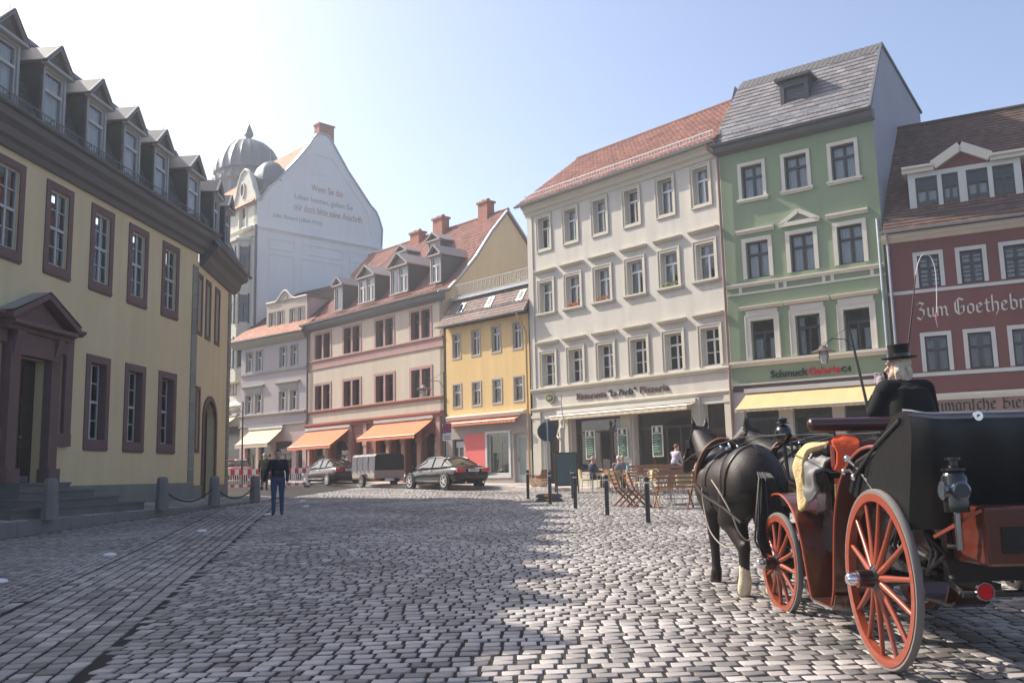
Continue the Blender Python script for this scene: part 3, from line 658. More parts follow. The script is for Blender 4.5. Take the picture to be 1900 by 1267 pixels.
h.mould('string_course',0,6.2,[(.003,3.6),(-.05,3.6),(-.1,3.72),(-.1,3.78),(.003,3.82)],W_cream)
lm,sc=blackletter('Zum Goethebrunnen',mat('sign_cream',(.62,.57,.5),.7),4.55); h.text(lm,'sign_lettering',.8,6.36,-.012)
lm,sc=blackletter('weimarische Bier',mB,3.0,.24); h.text(lm,'sign_lettering',.78,3.24,-.012)
h.mould('cornice',-.05,6.2,[(.003,8.98),(-.06,9.0),(-.16,9.08),(-.3,9.12),(-.3,9.24),(.003,9.28)],W_cream)
EV,RD=(-.42,9.3),(3.5,14.15)
Q=[(0,EV[0],EV[1]),(6.4,EV[0],EV[1]),(6.4,RD[0],RD[1]),(.35,RD[0],RD[1])]
h.slab('roof',Q,M_tile_dk,.1); h.tiles('roof_tiles',Q,.2,.17,M_tile_dk); h.slab('roof',[(0,7.4,9.3),(6.4,7.4,9.3),(6.4,RD[0],RD[1]),(.35,RD[0],RD[1])],M_tile_dk,.1)
h.tube('ridge_tiles',[(.3,3.5,14.17),(6.4,3.5,14.17)],.09,M_tile_dk)
h.guard(.05,6.2,-.12,9.66,W_dkzinc,.2); h.gutter(-.1,6.3,-.47,9.32,W_zinc,.075); h.tube('downpipe',[(.1,-.45,9.25),(.1,-.12,8.9),(.1,-.1,.6)],.05,W_zinc)
# wide dormer with four casements and a little gable
dm=h.b(MB().add([(.9,.3,9.9),(4.25,.3,9.9),(4.25,.3,11.35),(.9,.3,11.35),(.9,1.5,11.35),(4.25,1.5,11.35),(.9,.3,9.9),(4.25,.3,9.9)],[(3,4,0),(1,5,2)]),'dormer',I_wall,fix=False)
b=MB()
for a,e in ((.88,1.1),(1.78,1.92),(2.42,2.66),(3.3,3.44),(4.06,4.27)): b.box(a,e,.24,.34,9.95,11.2)
b.box(.88,4.27,.24,.34,11.2,11.36); h.b(b,'dormer_front',I_trim,dm)
gr=mat('green_sash',(.03,.045,.025),.4,.5)
for i,(a,e) in enumerate(((1.1,1.78),(1.92,2.42),(2.66,3.3),(3.44,4.06))):
    h.win((a+e)/2,10.16,e-a,1.03,gr,rev=.02,fw=.06,tr=.62,op=False,y0=.28,cur=(C_sheer,.55,.1) if i<3 else None)
h.b(MB().box(.9,4.2,.24,.5,9.86,10.15),'dormer_apron',W_zinc,dm); h.b(MB().box(1.,4.2,.75,.8,9.9,11.3),'dormer_room',DARK,dm)
b=MB(); b.prism([(.1,11.36),(.1,11.46),(.02,11.5),(.02,11.58),(1.9,11.75),(1.9,11.36)],.72,1.72,'x'); b.prism([(.1,11.36),(.1,11.46),(.02,11.5),(.02,11.58),(1.9,11.75),(1.9,11.36)],3.4,4.4,'x'); h.b(b,'dormer_roof',W_cream,dm)
b=MB(); b.bar((1.7,.15,11.52),(2.56,.15,12.02),.3,.18,(0,-1,0)); b.bar((2.56,.15,12.02),(3.42,.15,11.52),.3,.18,(0,-1,0)); h.b(b,'pediment',W_cream,dm)
h.b(MB().prism([(1.75,11.36),(3.37,11.36),(2.56,11.98)],.28,.4,'y'),'tympanum',I_wall,dm)
h.b(MB().add([(1.6,.1,11.6),(2.56,.1,12.15),(3.5,.1,11.6),(1.6,2.0,11.6),(2.56,2.2,12.15),(3.5,2.0,11.6)],[(0,1,4,3),(1,2,5,4)]),'dormer_roof',M_tile_dk,dm)
# ================================================================ SMALL YELLOW HOUSE
F_wall=mat('warm_yellow_render',(.66,.455,.2),.88,.25,var=.08,scale=.7,streak=.16,fine=.05,bump=.15,bscale=50)
F_trim=mat('grey_pink_trim',(.43,.37,.33),.85,.3,var=.1)
F_sh=mat('grey_shop_render',(.36,.31,.28),.85,.3,var=.12,streak=.08)
blind=mat('blind',(.5,.52,.5),.8)
h=House('yellow_shop_house','small warm yellow two-storey house with railing on its flat roof',(.79,42.1),rzl(-44),.95)
for i,cu_ in enumerate((-5.19,-3.73,-2.25,-.78)):
    h.win(cu_,7.38,.56,1.22,mat('grey_white_sash',(.5,.5,.48),.5),rev=.1,fw=.05,tr=.7,sur=(.08,.025,F_trim))
    wn=h.win(cu_,4.92,.58,1.1,mat('grey_white_sash',(.5,.5,.48),.5),rev=.1,fw=.045,tr=.66,mull=i==1,sur=(.08,.025,F_trim))
    MB().box(-.22,.22,.05,.06,.78,1.04).build('blind',blind,wn)
    if i==1: MB().add([(-.2,.1,.7),(.0,.1,.7),(-.04,.12,.2),(-.2,.12,.1)],[(0,1,2,3)]).build('curtain',C_sheer,wn)
h.ops+=[(-3.0,-1.5,1.5,3.45),(-1.18,-.36,1.15,3.4),(-5.6,-4.75,1.2,3.3)]
wn=h.win(-2.25,1.5,1.5,1.95,mat('pale_shop_frame',(.55,.55,.53),.5),rev=.12,fw=.09,mull=False,op=False,sur=(.13,.04,mat('pale_shop_frame',(.55,.55,.53),.5)),cur=(mat('pale_green_curtain',(.42,.5,.44),.9,var=.35,scale=6),.97,.02))
d=h.box('door',-1.18,-.36,.2,.25,1.15,3.4,mat('pale_shop_frame',(.55,.55,.53),.5)); h.box('door_glass',-1.0,-.54,.185,.199,1.5,3.2,mat('frosted_glass',(.25,.3,.28),.3),d); h.box('handle',-1.05,-1.02,.14,.19,2.1,2.3,W_zinc,d)
d=h.box('shutter',-5.6,-4.75,.15,.2,1.2,3.3,mat('dark_shutter',(.05,.05,.05),.6)); h.b(MB().box(-5.45,-4.9,.13,.149,2.9,3.2).box(-5.3,-5.2,.13,.149,2.3,2.9),'poster',mat('poster_pale',(.5,.5,.48),.8),d)
h.wall(-6,0,4.25,8.95,F_wall,rev=.1); h.wall(-6,0,.7,4.25,F_sh,rev=.12,name='shop_wall')
h.interior(-5.9,-.1,.8,8.9,.9)
h.box('red_panel',-4.61,-3.16,-.025,-.002,1.3,3.52,mat('coral_red_paint',(.72,.14,.13),.7,.3,var=.05))
h.mould('string_course',-5.95,-.3,[(.003,4.28),(-.2,4.3),(-.26,4.36),(-.26,4.42),(.003,4.48)],W_cream)
h.awning(-5.85,-.62,4.26,4.06,.42,mat('orange_canvas',(.62,.2,.1),.85,.2,var=.08),M_alu,val=.14,scal=False)
EV,TP=(-.4,9.02),(.5,10.42)
Q=[(-6.25,EV[0],EV[1]),(.12,EV[0],EV[1]),(.12,TP[0],TP[1]),(-6.,TP[0],TP[1])]
h.slab('roof',Q,M_tile_dk,.1); h.tiles('roof_tiles',Q,.19,.18,mat('brown_grey_tile',(.2,.14,.12),.8,.3,var=.2,attr=.35,fine=.1))
for u_ in (-4.9,-2.75,-.55):
    w_=h.b(MB().box(u_-.2,u_+.2,-.03,.05,-.32,.32),'skylight',W_zinc); w_.location=(u_*0,0,0)
    w_.data.transform(Matrix.Translation((-u_,0,h.zb))); w_.location=(u_,.12,9.84+.05-h.zb); w_.rotation_euler=(-R(32.7)+0,0,0); w_.rotation_euler=(R(-33),0,0)
    MB().add([(-.15,-.034,-.26),(.15,-.034,-.26),(.15,-.034,.26),(-.15,-.034,.26)],[(0,1,2,3)]).build('pane',GL,w_); MB().box(-.14,.14,-.005,.04,-.25,.25).build('skylight_room',DARK,w_)
h.box('terrace',-6.1,.1,.5,7.2,10.3,10.42,M_slab); h.mould('coping',-6.05,.12,[(.3,10.42),(.3,10.56),(.62,10.58),(.62,10.42)],W_zinc)
b=MB(); yr=.55
b.box(-5.9,0,yr-.02,yr+.02,11.24,11.28); b.box(-5.9,0,yr-.015,yr+.015,10.66,10.69)
for k in range(40):
    u=-5.9+k*5.9/39; b.box(u-.01,u+.01,yr-.01,yr+.01,10.56,11.26)
    if k%2: b.bar((u,yr,10.7),(u+.15,yr,11.22),.014)
h.b(b,'railing',mat('galvanised',(.33,.32,.3),.5,metal=.4))
for k,u in enumerate((-1.0,-.7,-.4,-1.5,-2.0)):
    b=MB(); b.lathe([(.1,10.42),(.14,10.7),(.12,10.7)],10,(u,1.0,0)); p=h.b(b,'roof_plant',M_brick); b=MB()
    for q in range(40): c_=Vector((u+random.gauss(0,.14),1+random.gauss(0,.14),10.85+random.gauss(0,.12))); b.add([c_,c_+Vector((.05,.02,.05)),c_+Vector((.01,.05,.08))],[(0,1,2)])
    h.b(b,'leaves',mat('plant_leaf',(.05,.09,.03),.6,var=.3,scale=9),p,fix=False)
h.guard(-6.1,0,-.12,9.4,W_dkzinc,.18); h.gutter(-6.3,.1,-.45,9.04,W_zinc,.07); h.tube('downpipe',[(-.35,-.45,8.95),(-.3,-.3,8.6),(-.08,-.12,8.1),(-.08,-.1,1.2)],.05,mat('yellow_pipe',(.5,.33,.16),.6))
h.box('rear_wall',-6,0,7.2,7.3,.7,10.4,F_wall)
# ================================================================ BEIGE HOUSE WITH ROSE BANDS
E_wall=mat('beige_render',(.5,.42,.33),.88,.25,var=.07,scale=.6,streak=.15,fine=.06,bump=.15,bscale=50)
E_rose=mat('rose_stone',(.36,.205,.185),.8,.3,var=.12,scale=1.5,streak=.08)
E_red=mat('red_sandstone',(.3,.115,.085),.8,.3,var=.15,scale=1.5)
E_gab=mat('tan_gable_render',(.58,.45,.28),.88,.25,var=.08,scale=.5,streak=.1)
h=House('beige_house','long beige house with rose window bands, red tile roof and two orange awnings',(-3.52,46.56),rzl(-43),1.0)
EC=(-11.7,-8.51,-5.23,-1.92)
for cu_ in EC:
    for zb_,hh in ((8.72,1.5),(5.64,1.46)):
        for s_ in (-1,1):
            h.win(cu_+s_*.46,zb_,.74,hh,H_fr,rev=.24,fw=.05,tr=.68,mull=True,cur=(C_sheer,.95,.75) if random.random()<.4 else None)
        h.b(MB().box(cu_-1.0,cu_-.83,-.03,-.002,zb_,zb_+hh+.15).box(cu_+.83,cu_+1.0,-.03,-.002,zb_,zb_+hh+.15).box(cu_-.83,cu_+.83,-.03,-.002,zb_+hh,zb_+hh+.15).box(cu_-.09,cu_+.09,-.02,-.002,zb_,zb_+hh),'window_surround',E_rose)
        h.mould('window_sill',cu_-1.02,cu_+1.02,[(.1,zb_-.07),(-.07,zb_-.07),(-.09,zb_-.01),(.1,zb_+.003)],W_cream)
AR=[(-12.9,-11.3),(-10.7,-8.9),(-8.2,-7.3),(-6.1,-4.95),(-4.65,-3.55),(-3.3,-2.2),(-1.85,-.65)]
h.ops+=[(a,e,1.0,3.75) for a,e in AR]
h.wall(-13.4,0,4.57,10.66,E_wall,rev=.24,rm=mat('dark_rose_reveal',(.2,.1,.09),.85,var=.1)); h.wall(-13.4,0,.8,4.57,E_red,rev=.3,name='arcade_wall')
h.interior(-13.3,-.1,.9,10.6,1.3)
for a,e in AR:
    c_=(a+e)/2; w_=e-a
    h.win(c_,1.05,w_,2.7,mat('dark_red_joinery',(.07,.025,.02),.5),rev=.32,fw=.08,mull=w_>1.3,tr=.66,op=False)
    n=12; b=MB(); pr=[(a,3.76),(a,3.76-w_*.35)]+[(c_-w_/2*math.cos(PI*k/n),3.76-w_*.35+w_*.35*math.sin(PI*k/n)) for k in range(n+1)]+[(e,3.76-w_*.35),(e,3.76)]
    b.prism(pr[:2+n//2+1]+[(c_,3.76)],-.02,.28,'y'); b.prism([(c_,3.76)]+pr[2+n//2:],-.02,.28,'y'); h.b(b,'arch',E_red)
for u_ in (-11.0,-8.55,-7.0,-4.8,-3.42,-2.03,-.4,-13.15):
    p=h.box('pillar',u_-.16,u_+.16,-.12,-.002,.85,4.5,mat('rose_pillar',(.42,.24,.2),.8,var=.12)); h.box('capital',u_-.21,u_+.21,-.16,-.003,3.3,3.5,mat('rose_pillar',(.42,.24,.2),.8),p); h.box('base',u_-.21,u_+.21,-.16,-.003,.85,1.4,mat('rose_pillar',(.42,.24,.2),.8),p)
h.mould('rose_band',-13.4,.0,[(.003,8.1),(-.05,8.1),(-.06,8.16),(-.03,8.18),(-.03,8.56),(-.1,8.6),(-.1,8.66),(.003,8.68)],E_rose)
h.mould('string_course',-13.4,0,[(.003,5.42),(-.06,5.42),(-.12,5.52),(-.12,5.57),(.003,5.6)],E_red)
h.mould('cornice',-13.4,0,[(.003,4.5),(-.1,4.5),(-.14,4.62),(-.28,4.7),(-.28,4.8),(.003,4.84)],E_red)
h.mould('eaves',-13.6,.2,[(.003,10.5),(-.1,10.5),(-.3,10.62),(-.36,10.75),(-.36,10.92),(.003,10.95)],W_dkzinc)
h.awning(-13.35,-8.55,4.42,3.4,1.4,mat('orange_canvas',(.62,.2,.1),.85,.2,var=.08),M_alu,val=.2)
h.awning(-6.05,-.82,4.48,3.62,1.28,mat('orange_canvas',(.62,.2,.1),.85,.2,var=.08),M_alu,val=.2)
PR=[(-.42,10.95),(.3,11.1),(1.03,11.82),(2.18,13.07),(3.38,14.69),(4.63,16.1)]
for (a,za),(e,ze) in zip(PR,PR[1:]):
    Q=[(-13.8,a,za),(.12,a,za),(.12,e,ze),(-13.6,e,ze)]; h.slab('roof',Q,M_tile,.1); h.tiles('roof_tiles',Q,.22,.3,M_tile,'pan',stagger=False)
h.slab('roof',[(-13.6,4.63,16.1),(.12,4.63,16.1),(.12,9.6,10.9),(-13.6,9.6,10.9)],M_tile,.1)
h.b(MB().prism([(.0,.8),(9.3,.8),(9.3,11.1)]+[(p[0],p[1]-.06) for p in PR[::-1][:-1]]+[(0,10.9)],-.3,0,'x'),'gable_wall',E_gab)
h.b(MB().prism([(.0,.8),(9.3,.8),(9.3,11.1)]+[(p[0],p[1]-.06) for p in PR[::-1][:-1]]+[(0,10.9)],-13.4,-13.2,'x'),'gable_wall',E_gab); h.box('rear_wall',-13.3,0,9.3,9.4,.8,11,E_gab)
b=MB()
for (a,za),(e,ze) in zip(PR,PR[1:]): b.bar((.1,a,za+.03),(.1,e,ze+.03),.14,.1)
b.bar((.1,4.63,16.13),(.1,9.6,10.95),.14,.1); h.b(b,'verge',W_zinc)
h.tube('ridge_tiles',[(-13.6,4.63,16.15),(.15,4.63,16.15)],.11,M_tile)
chimney(h,-1.7,4.6,15.6,17.0); chimney(h,-5.6,4.4,15.4,16.9,.9); chimney(h,-7.9,4.4,15.3,16.5,.9)
def dormer(h,cu_,w,y,z0,z1,zap,depth,wins,side,front,fm,roofm,rev=.04,yb=None):
    d=h.b(MB().add([(cu_-w/2,y,z0),(cu_+w/2,y,z0),(cu_+w/2,y,z1),(cu_-w/2,y,z1),(cu_-w/2,y+depth,z0),(cu_+w/2,y+depth,z0),(cu_+w/2,y+depth,z1),(cu_-w/2,y+depth,z1)],[(0,4,7,3),(1,2,6,5),(3,7,6,2)]),'dormer',side,fix=False)
    n=len(wins); fwid=.09; b=MB(); iw=(w-fwid*(n+1))/n
    for k in range(n+1): x=cu_-w/2+k*(iw+fwid); b.box(x,x+fwid,y-.03,y+.06,z0,z1)
    b.box(cu_-w/2,cu_+w/2,y-.035,y+.06,z1-.1,z1); b.box(cu_-w/2-.03,cu_+w/2+.03,y-.08,y+.06,z0-.08,z0); h.b(b,'dormer_front',front,d)
    for k in range(n): h.win(cu_-w/2+fwid+iw/2+k*(iw+fwid),z0,iw,z1-z0-.1,fm,rev=rev,fw=.045,op=False,y0=y,**wins[k])
    ov=.14; b=MB(); P=[(cu_-w/2-ov,z1),(cu_,zap),(cu_+w/2+ov,z1)]
    vs=[(p[0],y-.2,p[1]) for p in P]+[(p[0],y+depth+.3,p[1]) for p in P]+[(p[0],y-.2,p[1]+.07) for p in P]+[(p[0],y+depth+.3,p[1]+.07) for p in P]
    b.add(vs,[(6,7,10,9),(7,8,11,10),(0,1,7,6),(1,2,8,7),(0,3,4,1),(1,4,5,2),(0,6,9,3),(2,5,11,8)]); h.b(b,'dormer_roof',roofm,d)
    b=MB(); b.prism([(cu_-w/2-.02,z1),(cu_+w/2+.02,z1),(cu_,zap-.06)],y-.01,y+.05,'y'); h.b(b,'tympanum',side,d)
    b=MB(); b.box(cu_-w/2-ov,cu_+w/2+ov,y-.18,y-.012,z1-.03,z1+.05); b.bar((cu_-w/2-ov,y-.15,z1+.04),(cu_,y-.15,zap+.03),.1,.07,(0,-1,0)); b.bar((cu_,y-.15,zap+.03),(cu_+w/2+ov,y-.15,z1+.04),.1,.07,(0,-1,0)); h.b(b,'pediment',front,d)
    h.box('dormer_room',cu_-w/2+.05,cu_+w/2-.05,y+.45,y+.5,z0,z1,DARK,d)
    return d
E_dsl=M_slate_dk; E_dfr=mat('mauve_dormer',(.32,.27,.26),.7)
cw=dict(tr=.68,mull=True,cur=(C_sheer,.98,.05))
dormer(h,-10.75,.92,.5,11.62,13.1,13.62,1.6,[dict(tr=None,mull=False,cur=(C_sheer,.98,.2))],E_dsl,E_dfr,W_white,E_dfr)
dormer(h,-7.72,1.7,.5,11.66,13.1,13.78,1.7,[cw,cw],E_dsl,E_dfr,W_white,E_dfr)
dormer(h,-4.5,1.7,.5,11.68,13.15,13.9,1.7,[dict(tr=None,mull=False,cur=(C_sheer,.98,.2)),cw],E_dsl,E_dfr,W_white,E_dfr)
dormer(h,-1.2,.92,.5,11.72,13.15,13.7,1.7,[cw],E_dsl,E_dfr,W_white,E_dfr)
dormer(h,-6.95,1.0,2.5,14.0,14.75,15.15,1.2,[dict(mull=False)],E_dsl,E_dfr,W_white,E_dfr); dormer(h,-3.85,1.1,2.5,14.05,14.8,15.25,1.2,[dict(mull=False)],E_dsl,E_dfr,W_white,E_dfr)
h.guard(-13.4,.0,-.05,11.1,mat('pink_guard',(.4,.22,.2),.6),.22); h.gutter(-13.7,.15,-.47,10.95,W_zinc,.075); h.tube('downpipe',[(-13.3,-.46,10.85),(-13.3,-.12,10.4),(-13.3,-.1,1.2)],.055,W_dkzinc)
# ================================================================ LILAC HOUSE
D_wall=mat('lilac_render',(.44,.385,.375),.88,.25,var=.07,scale=.6,streak=.07,fine=.05)
D_trim=mat('olive_grey_trim',(.33,.31,.26),.8,.3,var=.1)
D_dor=mat('cream_dormer_render',(.5,.43,.345),.85,.25,var=.07)
h=House('lilac_house','lilac grey house with scrolled dormer gable and cream awning',(-12.78,56.49),rzl(-50.5),1.1)
for c_ in (-6.1,-4.99,-2.43,-1.29):
    h.win(c_,8.6,.64,1.3,W_white,rev=.16,fw=.06,tr=.68,sur=(.09,.03,D_trim,False),cur=(C_sheer,.97,.1))
    h.win(c_,5.84,.66,1.22,W_white,rev=.16,fw=.06,tr=.68,sur=(.1,.03,D_trim,False))
for c_ in (-5.55,-1.86):
    h.box('panel',c_-.95,c_+.95,-.04,-.002,7.2,7.5,D_trim); h.mould('window_hood',c_-1.2,c_+1.2,[(.003,7.5),(-.06,7.5),(-.16,7.58),(-.16,7.64),(.003,7.68)],D_trim)
DO=[(-6.4,-5.2),(-4.9,-3.6),(-3.3,-1.4),(-1.0,-.35)]
h.ops+=[(a,e,1.3,3.9) for a,e in DO]
for a,e in DO: h.win((a+e)/2,1.35,e-a,2.5,mat('brown_joinery',(.1,.06,.04),.5),rev=.2,fw=.07,mull=e-a>1,tr=.7,op=False)
h.wall(-7,0,5.0,10.35,D_wall,rev=.16); h.wall(-7,0,.9,5.0,mat('pinkish_shop_render',(.5,.37,.32),.85,var=.08),rev=.2,name='shop_wall')
h.interior(-6.9,-.1,1,10.3,1.1); h.box('side_wall',-7.0,-6.9,.003,8,.9,10.3,D_wall)
h.box('string_course',-7.02,0,-.08,-.002,8.36,8.5,D_trim); h.mould('string_course',-7.05,0,[(.003,5.56),(-.06,5.56),(-.2,5.66),(-.2,5.72),(.003,5.76)],D_trim); h.box('string_course',-7.05,0,-.1,-.002,4.94,5.04,D_trim)
h.mould('eaves',-7.7,0,[(.003,10.2),(-.1,10.2),(-.34,10.42),(-.4,10.6),(-.4,10.68),(.003,10.72)],D_trim)
Q=[(-7.9,-.45,10.66),(0,-.45,10.66),(0,4,14.5),(-6.3,4,14.5)]
h.slab('roof',Q,M_tile,.1); h.tiles('roof_tiles',[(-7.9,-.45,10.66),(0,-.45,10.66),(0,.8,11.74),(-7.45,.8,11.74)],.22,.2,mat('salmon_tile',(.45,.23,.16),.8,.3,var=.15,attr=.25)); h.tiles('roof_tiles',[(-7.45,.8,11.74),(0,.8,11.74),(0,4,14.5),(-6.3,4,14.5)],.22,.2,M_tile_dk)
h.slab('roof',[(-7.9,8.4,10.66),(0,8.4,10.66),(0,4,14.5),(-6.3,4,14.5)],M_tile_dk,.1); h.slab('roof',[(-7.9,-.45,10.66),(-6.3,4,14.5),(-7.9,8.4,10.66)],M_tile_dk,.1)
yd=.5
def cv(n=40):
    P=[]
    for i in range(n+1):
        u=-4.95+4.3*i/n; t=abs(u+2.95)/1.05; z=13.06+(.62*(.5+.5*math.cos(PI*min(1,t)))); P.append((u,z))
    return P
pf=cv(); b=MB(); WI=[(-4.35,.62),(-3.43,.62),(-2.15,.6),(-1.3,.62)]
ops=[(c_-w_/2,c_+w_/2,11.42,12.42) for c_,w_ in WI]
dm=h.wall(-4.95,-.65,11.1,12.7,D_dor,rev=.12,name='dormer_gable',y=yd,ops=ops)
b.prism([(-4.95,12.7)]+[(-.65,12.7)]+pf[::-1],yd,yd+.2,'y'); h.b(b,'gable_top',D_dor,dm)
b=MB(); b.tube([(p[0],yd-.02,p[1]+.03) for p in pf],.07,6); h.b(b,'gable_coping',W_cream,dm,smooth=True)
h.b(MB().lathe([(.02,yd-.03),(.26,yd-.03),(.26,yd+.0),(.02,yd)],20,(-2.95,0,13.2),'y'),'round_vent',D_trim,dm)
for c_,w_ in WI: h.win(c_,11.42,w_,1.0,W_white,rev=.1,fw=.05,mull=True,op=False,y0=yd,sur=(.07,.02,D_trim,True),cur=(C_sheer,.97,.1))
h.box('dormer_room',-4.9,-.7,yd+.9,yd+.95,11.1,12.9,DARK,dm)
h.b(MB().add([(-.65,yd,11.1),(-.65,yd,13.06),(-.65,yd+2.6,13.06)],[(0,1,2)]),'dormer_cheek',D_wall,dm,fix=False); h.b(MB().add([(-4.95,yd,11.1),(-4.95,yd,13.06),(-4.95,yd+2.6,13.06)],[(0,1,2)]),'dormer_cheek',D_wall,dm,fix=False)
h.b(MB().box(-5.05,-.5,yd-.05,yd+2.6,13.04,13.1),'dormer_roof',W_dkzinc,dm)
h.awning(-5.75,-2.25,4.76,3.78,1.2,mat('pale_cream_canvas',(.68,.55,.36),.85,.2,var=.05),M_alu,val=.24,scal=False)
h.gutter(-7.9,0,-.5,10.68,W_zinc,.08)
# ================================================================ GABLED TOWN HOUSE BEHIND WITH DOMES
C_wall=mat('pale_grey_render',(.76,.74,.71),.9,.25,var=.06,scale=.4,streak=.06,fine=.04)
C_side=mat('ivory_stone',(.6,.57,.48),.85,.3,var=.12,scale=1.5,streak=.1,dirt=((.3,.28,.24),2.,.55,.85,.6))
h=House('gabled_town_house','tall pale town house with curved gable wall, painted quotation and dark domed turret',(-17.5,61.7),rzr(46),1.2)
GP=[(0,9),(0,20.75),(.26,20.8),(.5,21.3),(.87,21.85),(1.5,22.5),(2.25,23.4),(3.2,24.55),(4.09,25.76),(4.36,26.26),(4.7,26.7),(5.11,26.9),(5.6,26.85),(5.88,26.64),(6.31,26.04),(7.47,24.46),(8.6,23.2),(9.54,22.14),(10.0,21.8),(10.29,21.31),(10.6,20.46),(10.52,19),(10.52,9)]
h.b(MB().prism(GP,0,.4,'y'),'gable_wall',C_wall)
b=MB()
for p,q in zip(GP[1:-2],GP[2:-1]): b.bar((p[0],.18,p[1]+.04),(q[0],.18,q[1]+.04),.55,.1,(0,0,1))
h.b(b,'gable_coping',W_zinc)
h.mould('string_course',0,10.55,[(.003,18.75),(-.06,18.75),(-.1,18.86),(-.18,18.88),(-.18,18.96),(.003,19.0)],C_wall)
for a,e in ((.94,2.98),(3.57,7.06),(7.63,9.91)):
    b=MB()
    for z0_,z1_ in ((17.5,18.3),(12.,17.2)): b.box(a,e,-.04,-.002,z1_-.08,z1_); b.box(a,a+.08,-.04,-.002,z0_,z1_-.08); b.box(e-.08,e,-.04,-.002,z0_,z1_-.08); b.box(a+.08,e-.08,-.04,-.002,z0_,z0_+.08)
    h.b(b,'wall_panel',C_wall)
b=MB()
for p,q in (((1.0,21.2),(4.3,25.2)),((4.3,25.2),(6.0,25.2)),((6.0,25.2),(9.3,21.6)),((9.3,21.6),(9.6,19.8)),((1.,21.2),(.8,19.8))): b.bar((p[0],-.02,p[1]),(q[0],-.02,q[1]),.04,.12,(0,0,1))
h.b(b,'gable_moulding',C_wall)
h.b(MB().prism([(4.3,23.7),(6.,23.7),(5.6,24.7),(5.15,25.),(4.7,24.7)],-.03,0,'y'),'gable_relief',C_wall)
tr_=mat('hazed_red_paint',(.52,.33,.28),.9); tg=mat('hazed_grey_paint',(.42,.41,.41),.9)  # lettering colours mixed toward the wall tone, haze put into the paint
for s_,u_,z_,w_,mm in (('Wenn Sie das',4.3,22.35,2.7,tr_),('Leben kennen, geben Sie',2.93,21.5,4.95,tg),('mir doch bitte seine Anschrift',2.9,20.65,5.85,tr_),('Jules Renard (1864-1910)',1.2,19.85,4.0,tg)):
    h.text(text_mesh(s_,mm,w_,.52 if mm is tr_ or 'L' in s_ else .4,.005,.006),'painted_lettering',u_,z_,-.01)
chimney(h,5.95,.95,24.5,28.0,1.3,.7)
# roof behind the gable
Q=[(-.3,.2,20.7),(-.3,16,20.7),(5.2,16,26.7),(5.2,.2,26.7)]
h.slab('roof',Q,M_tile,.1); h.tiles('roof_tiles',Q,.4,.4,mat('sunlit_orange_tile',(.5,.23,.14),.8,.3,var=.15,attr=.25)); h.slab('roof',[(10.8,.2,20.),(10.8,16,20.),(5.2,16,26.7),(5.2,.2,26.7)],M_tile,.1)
h.box('body',.2,10.4,.5,16,1.,20.,C_wall)
# street side, in its own frame: facade runs to the left
sd_=empty('street_front',(0,0,0),R(-90)); sd_.parent=h.e
class Sub(House):
    def __init__(s,parent,e): s.zb=parent.zb; s.e=e; s.ops=[]; s.cache={}
k=Sub(h,sd_)      # local x: 0 at the corner, negative to the left; y into the block
for z0_,z1_ in ((15.6,17.8),(12.4,14.1),(9.0,11.2)): pass
k.ops+=[(-2.5,-1.6,19.3,20.9),(-5.6,-5.0,18.95,20.2),(-6.5,-5.95,18.95,20.2)]
k.wall(-14,0,1.,20.75,C_side,rev=.25); k.box('interior',-13.9,-.1,.9,.95,1.1,20.6,DARK)
VP_=[(-.05,20.75),(-.12,21.2),(-.5,21.7),(-.85,22.5),(-1.3,23.2),(-1.81,23.4),(-2.3,23.2),(-2.75,22.5),(-3.05,21.7),(-3.5,21.1),(-4.1,20.75)]
g=k.b(MB().prism(VP_,0,.35,'y'),'scrolled_gable',C_side); b=MB(); b.tube([(p[0],.0,p[1]+.05) for p in VP_],.12,7); k.b(b,'scroll_coping',C_side,g,smooth=True)
b=MB(); b.lathe([(.02,-.03),(.3,-.03),(.3,.02),(.02,.02)],18,(0,0,0),'y'); o=k.b(b,'oval_window',DARK,g); o.data.transform(Matrix.Translation((0,0,h.zb))); o.scale=(.8,1,1.5); o.location=(-2.1,-.01,22.0-h.zb)
b=MB(); b.lathe([(.3,-.08),(.4,-.08),(.4,.0),(.3,.0)],18,(0,0,0),'y',True); b.build('oval_frame',C_side,o)
wn=k.win(-2.05,19.3,.9,1.6,mat('red_brown_sash',(.22,.09,.07),.5),rev=.22,fw=.07,tr=.62,op=False,cur=(C_sheer,.9,.3),sur=(.14,.06,C_side,False)); n=10
k.b(MB().prism([(-2.5,20.9),(-2.5,20.5)]+[(-2.05-.45*math.cos(PI*q/n),20.5+.4*math.sin(PI*q/n)) for q in range(n+1)]+[(-1.6,20.9)],-.0,.2,'y'),'arch',C_side)
for c_ in (-5.3,-6.22): k.win(c_,18.95,.55,1.25,mat('red_brown_sash',(.22,.09,.07),.5),rev=.15,fw=.06,mull=False,op=False)
k.mould('cornice',-7.5,.12,[(.003,18.3),(-.1,18.3),(-.2,18.6),(-.45,18.7),(-.5,18.86),(.003,18.95)],C_side)
k.mould('eaves',-14,-4.0,[(.003,20.5),(-.2,20.5),(-.4,20.75),(.003,20.9)],W_dkzinc)
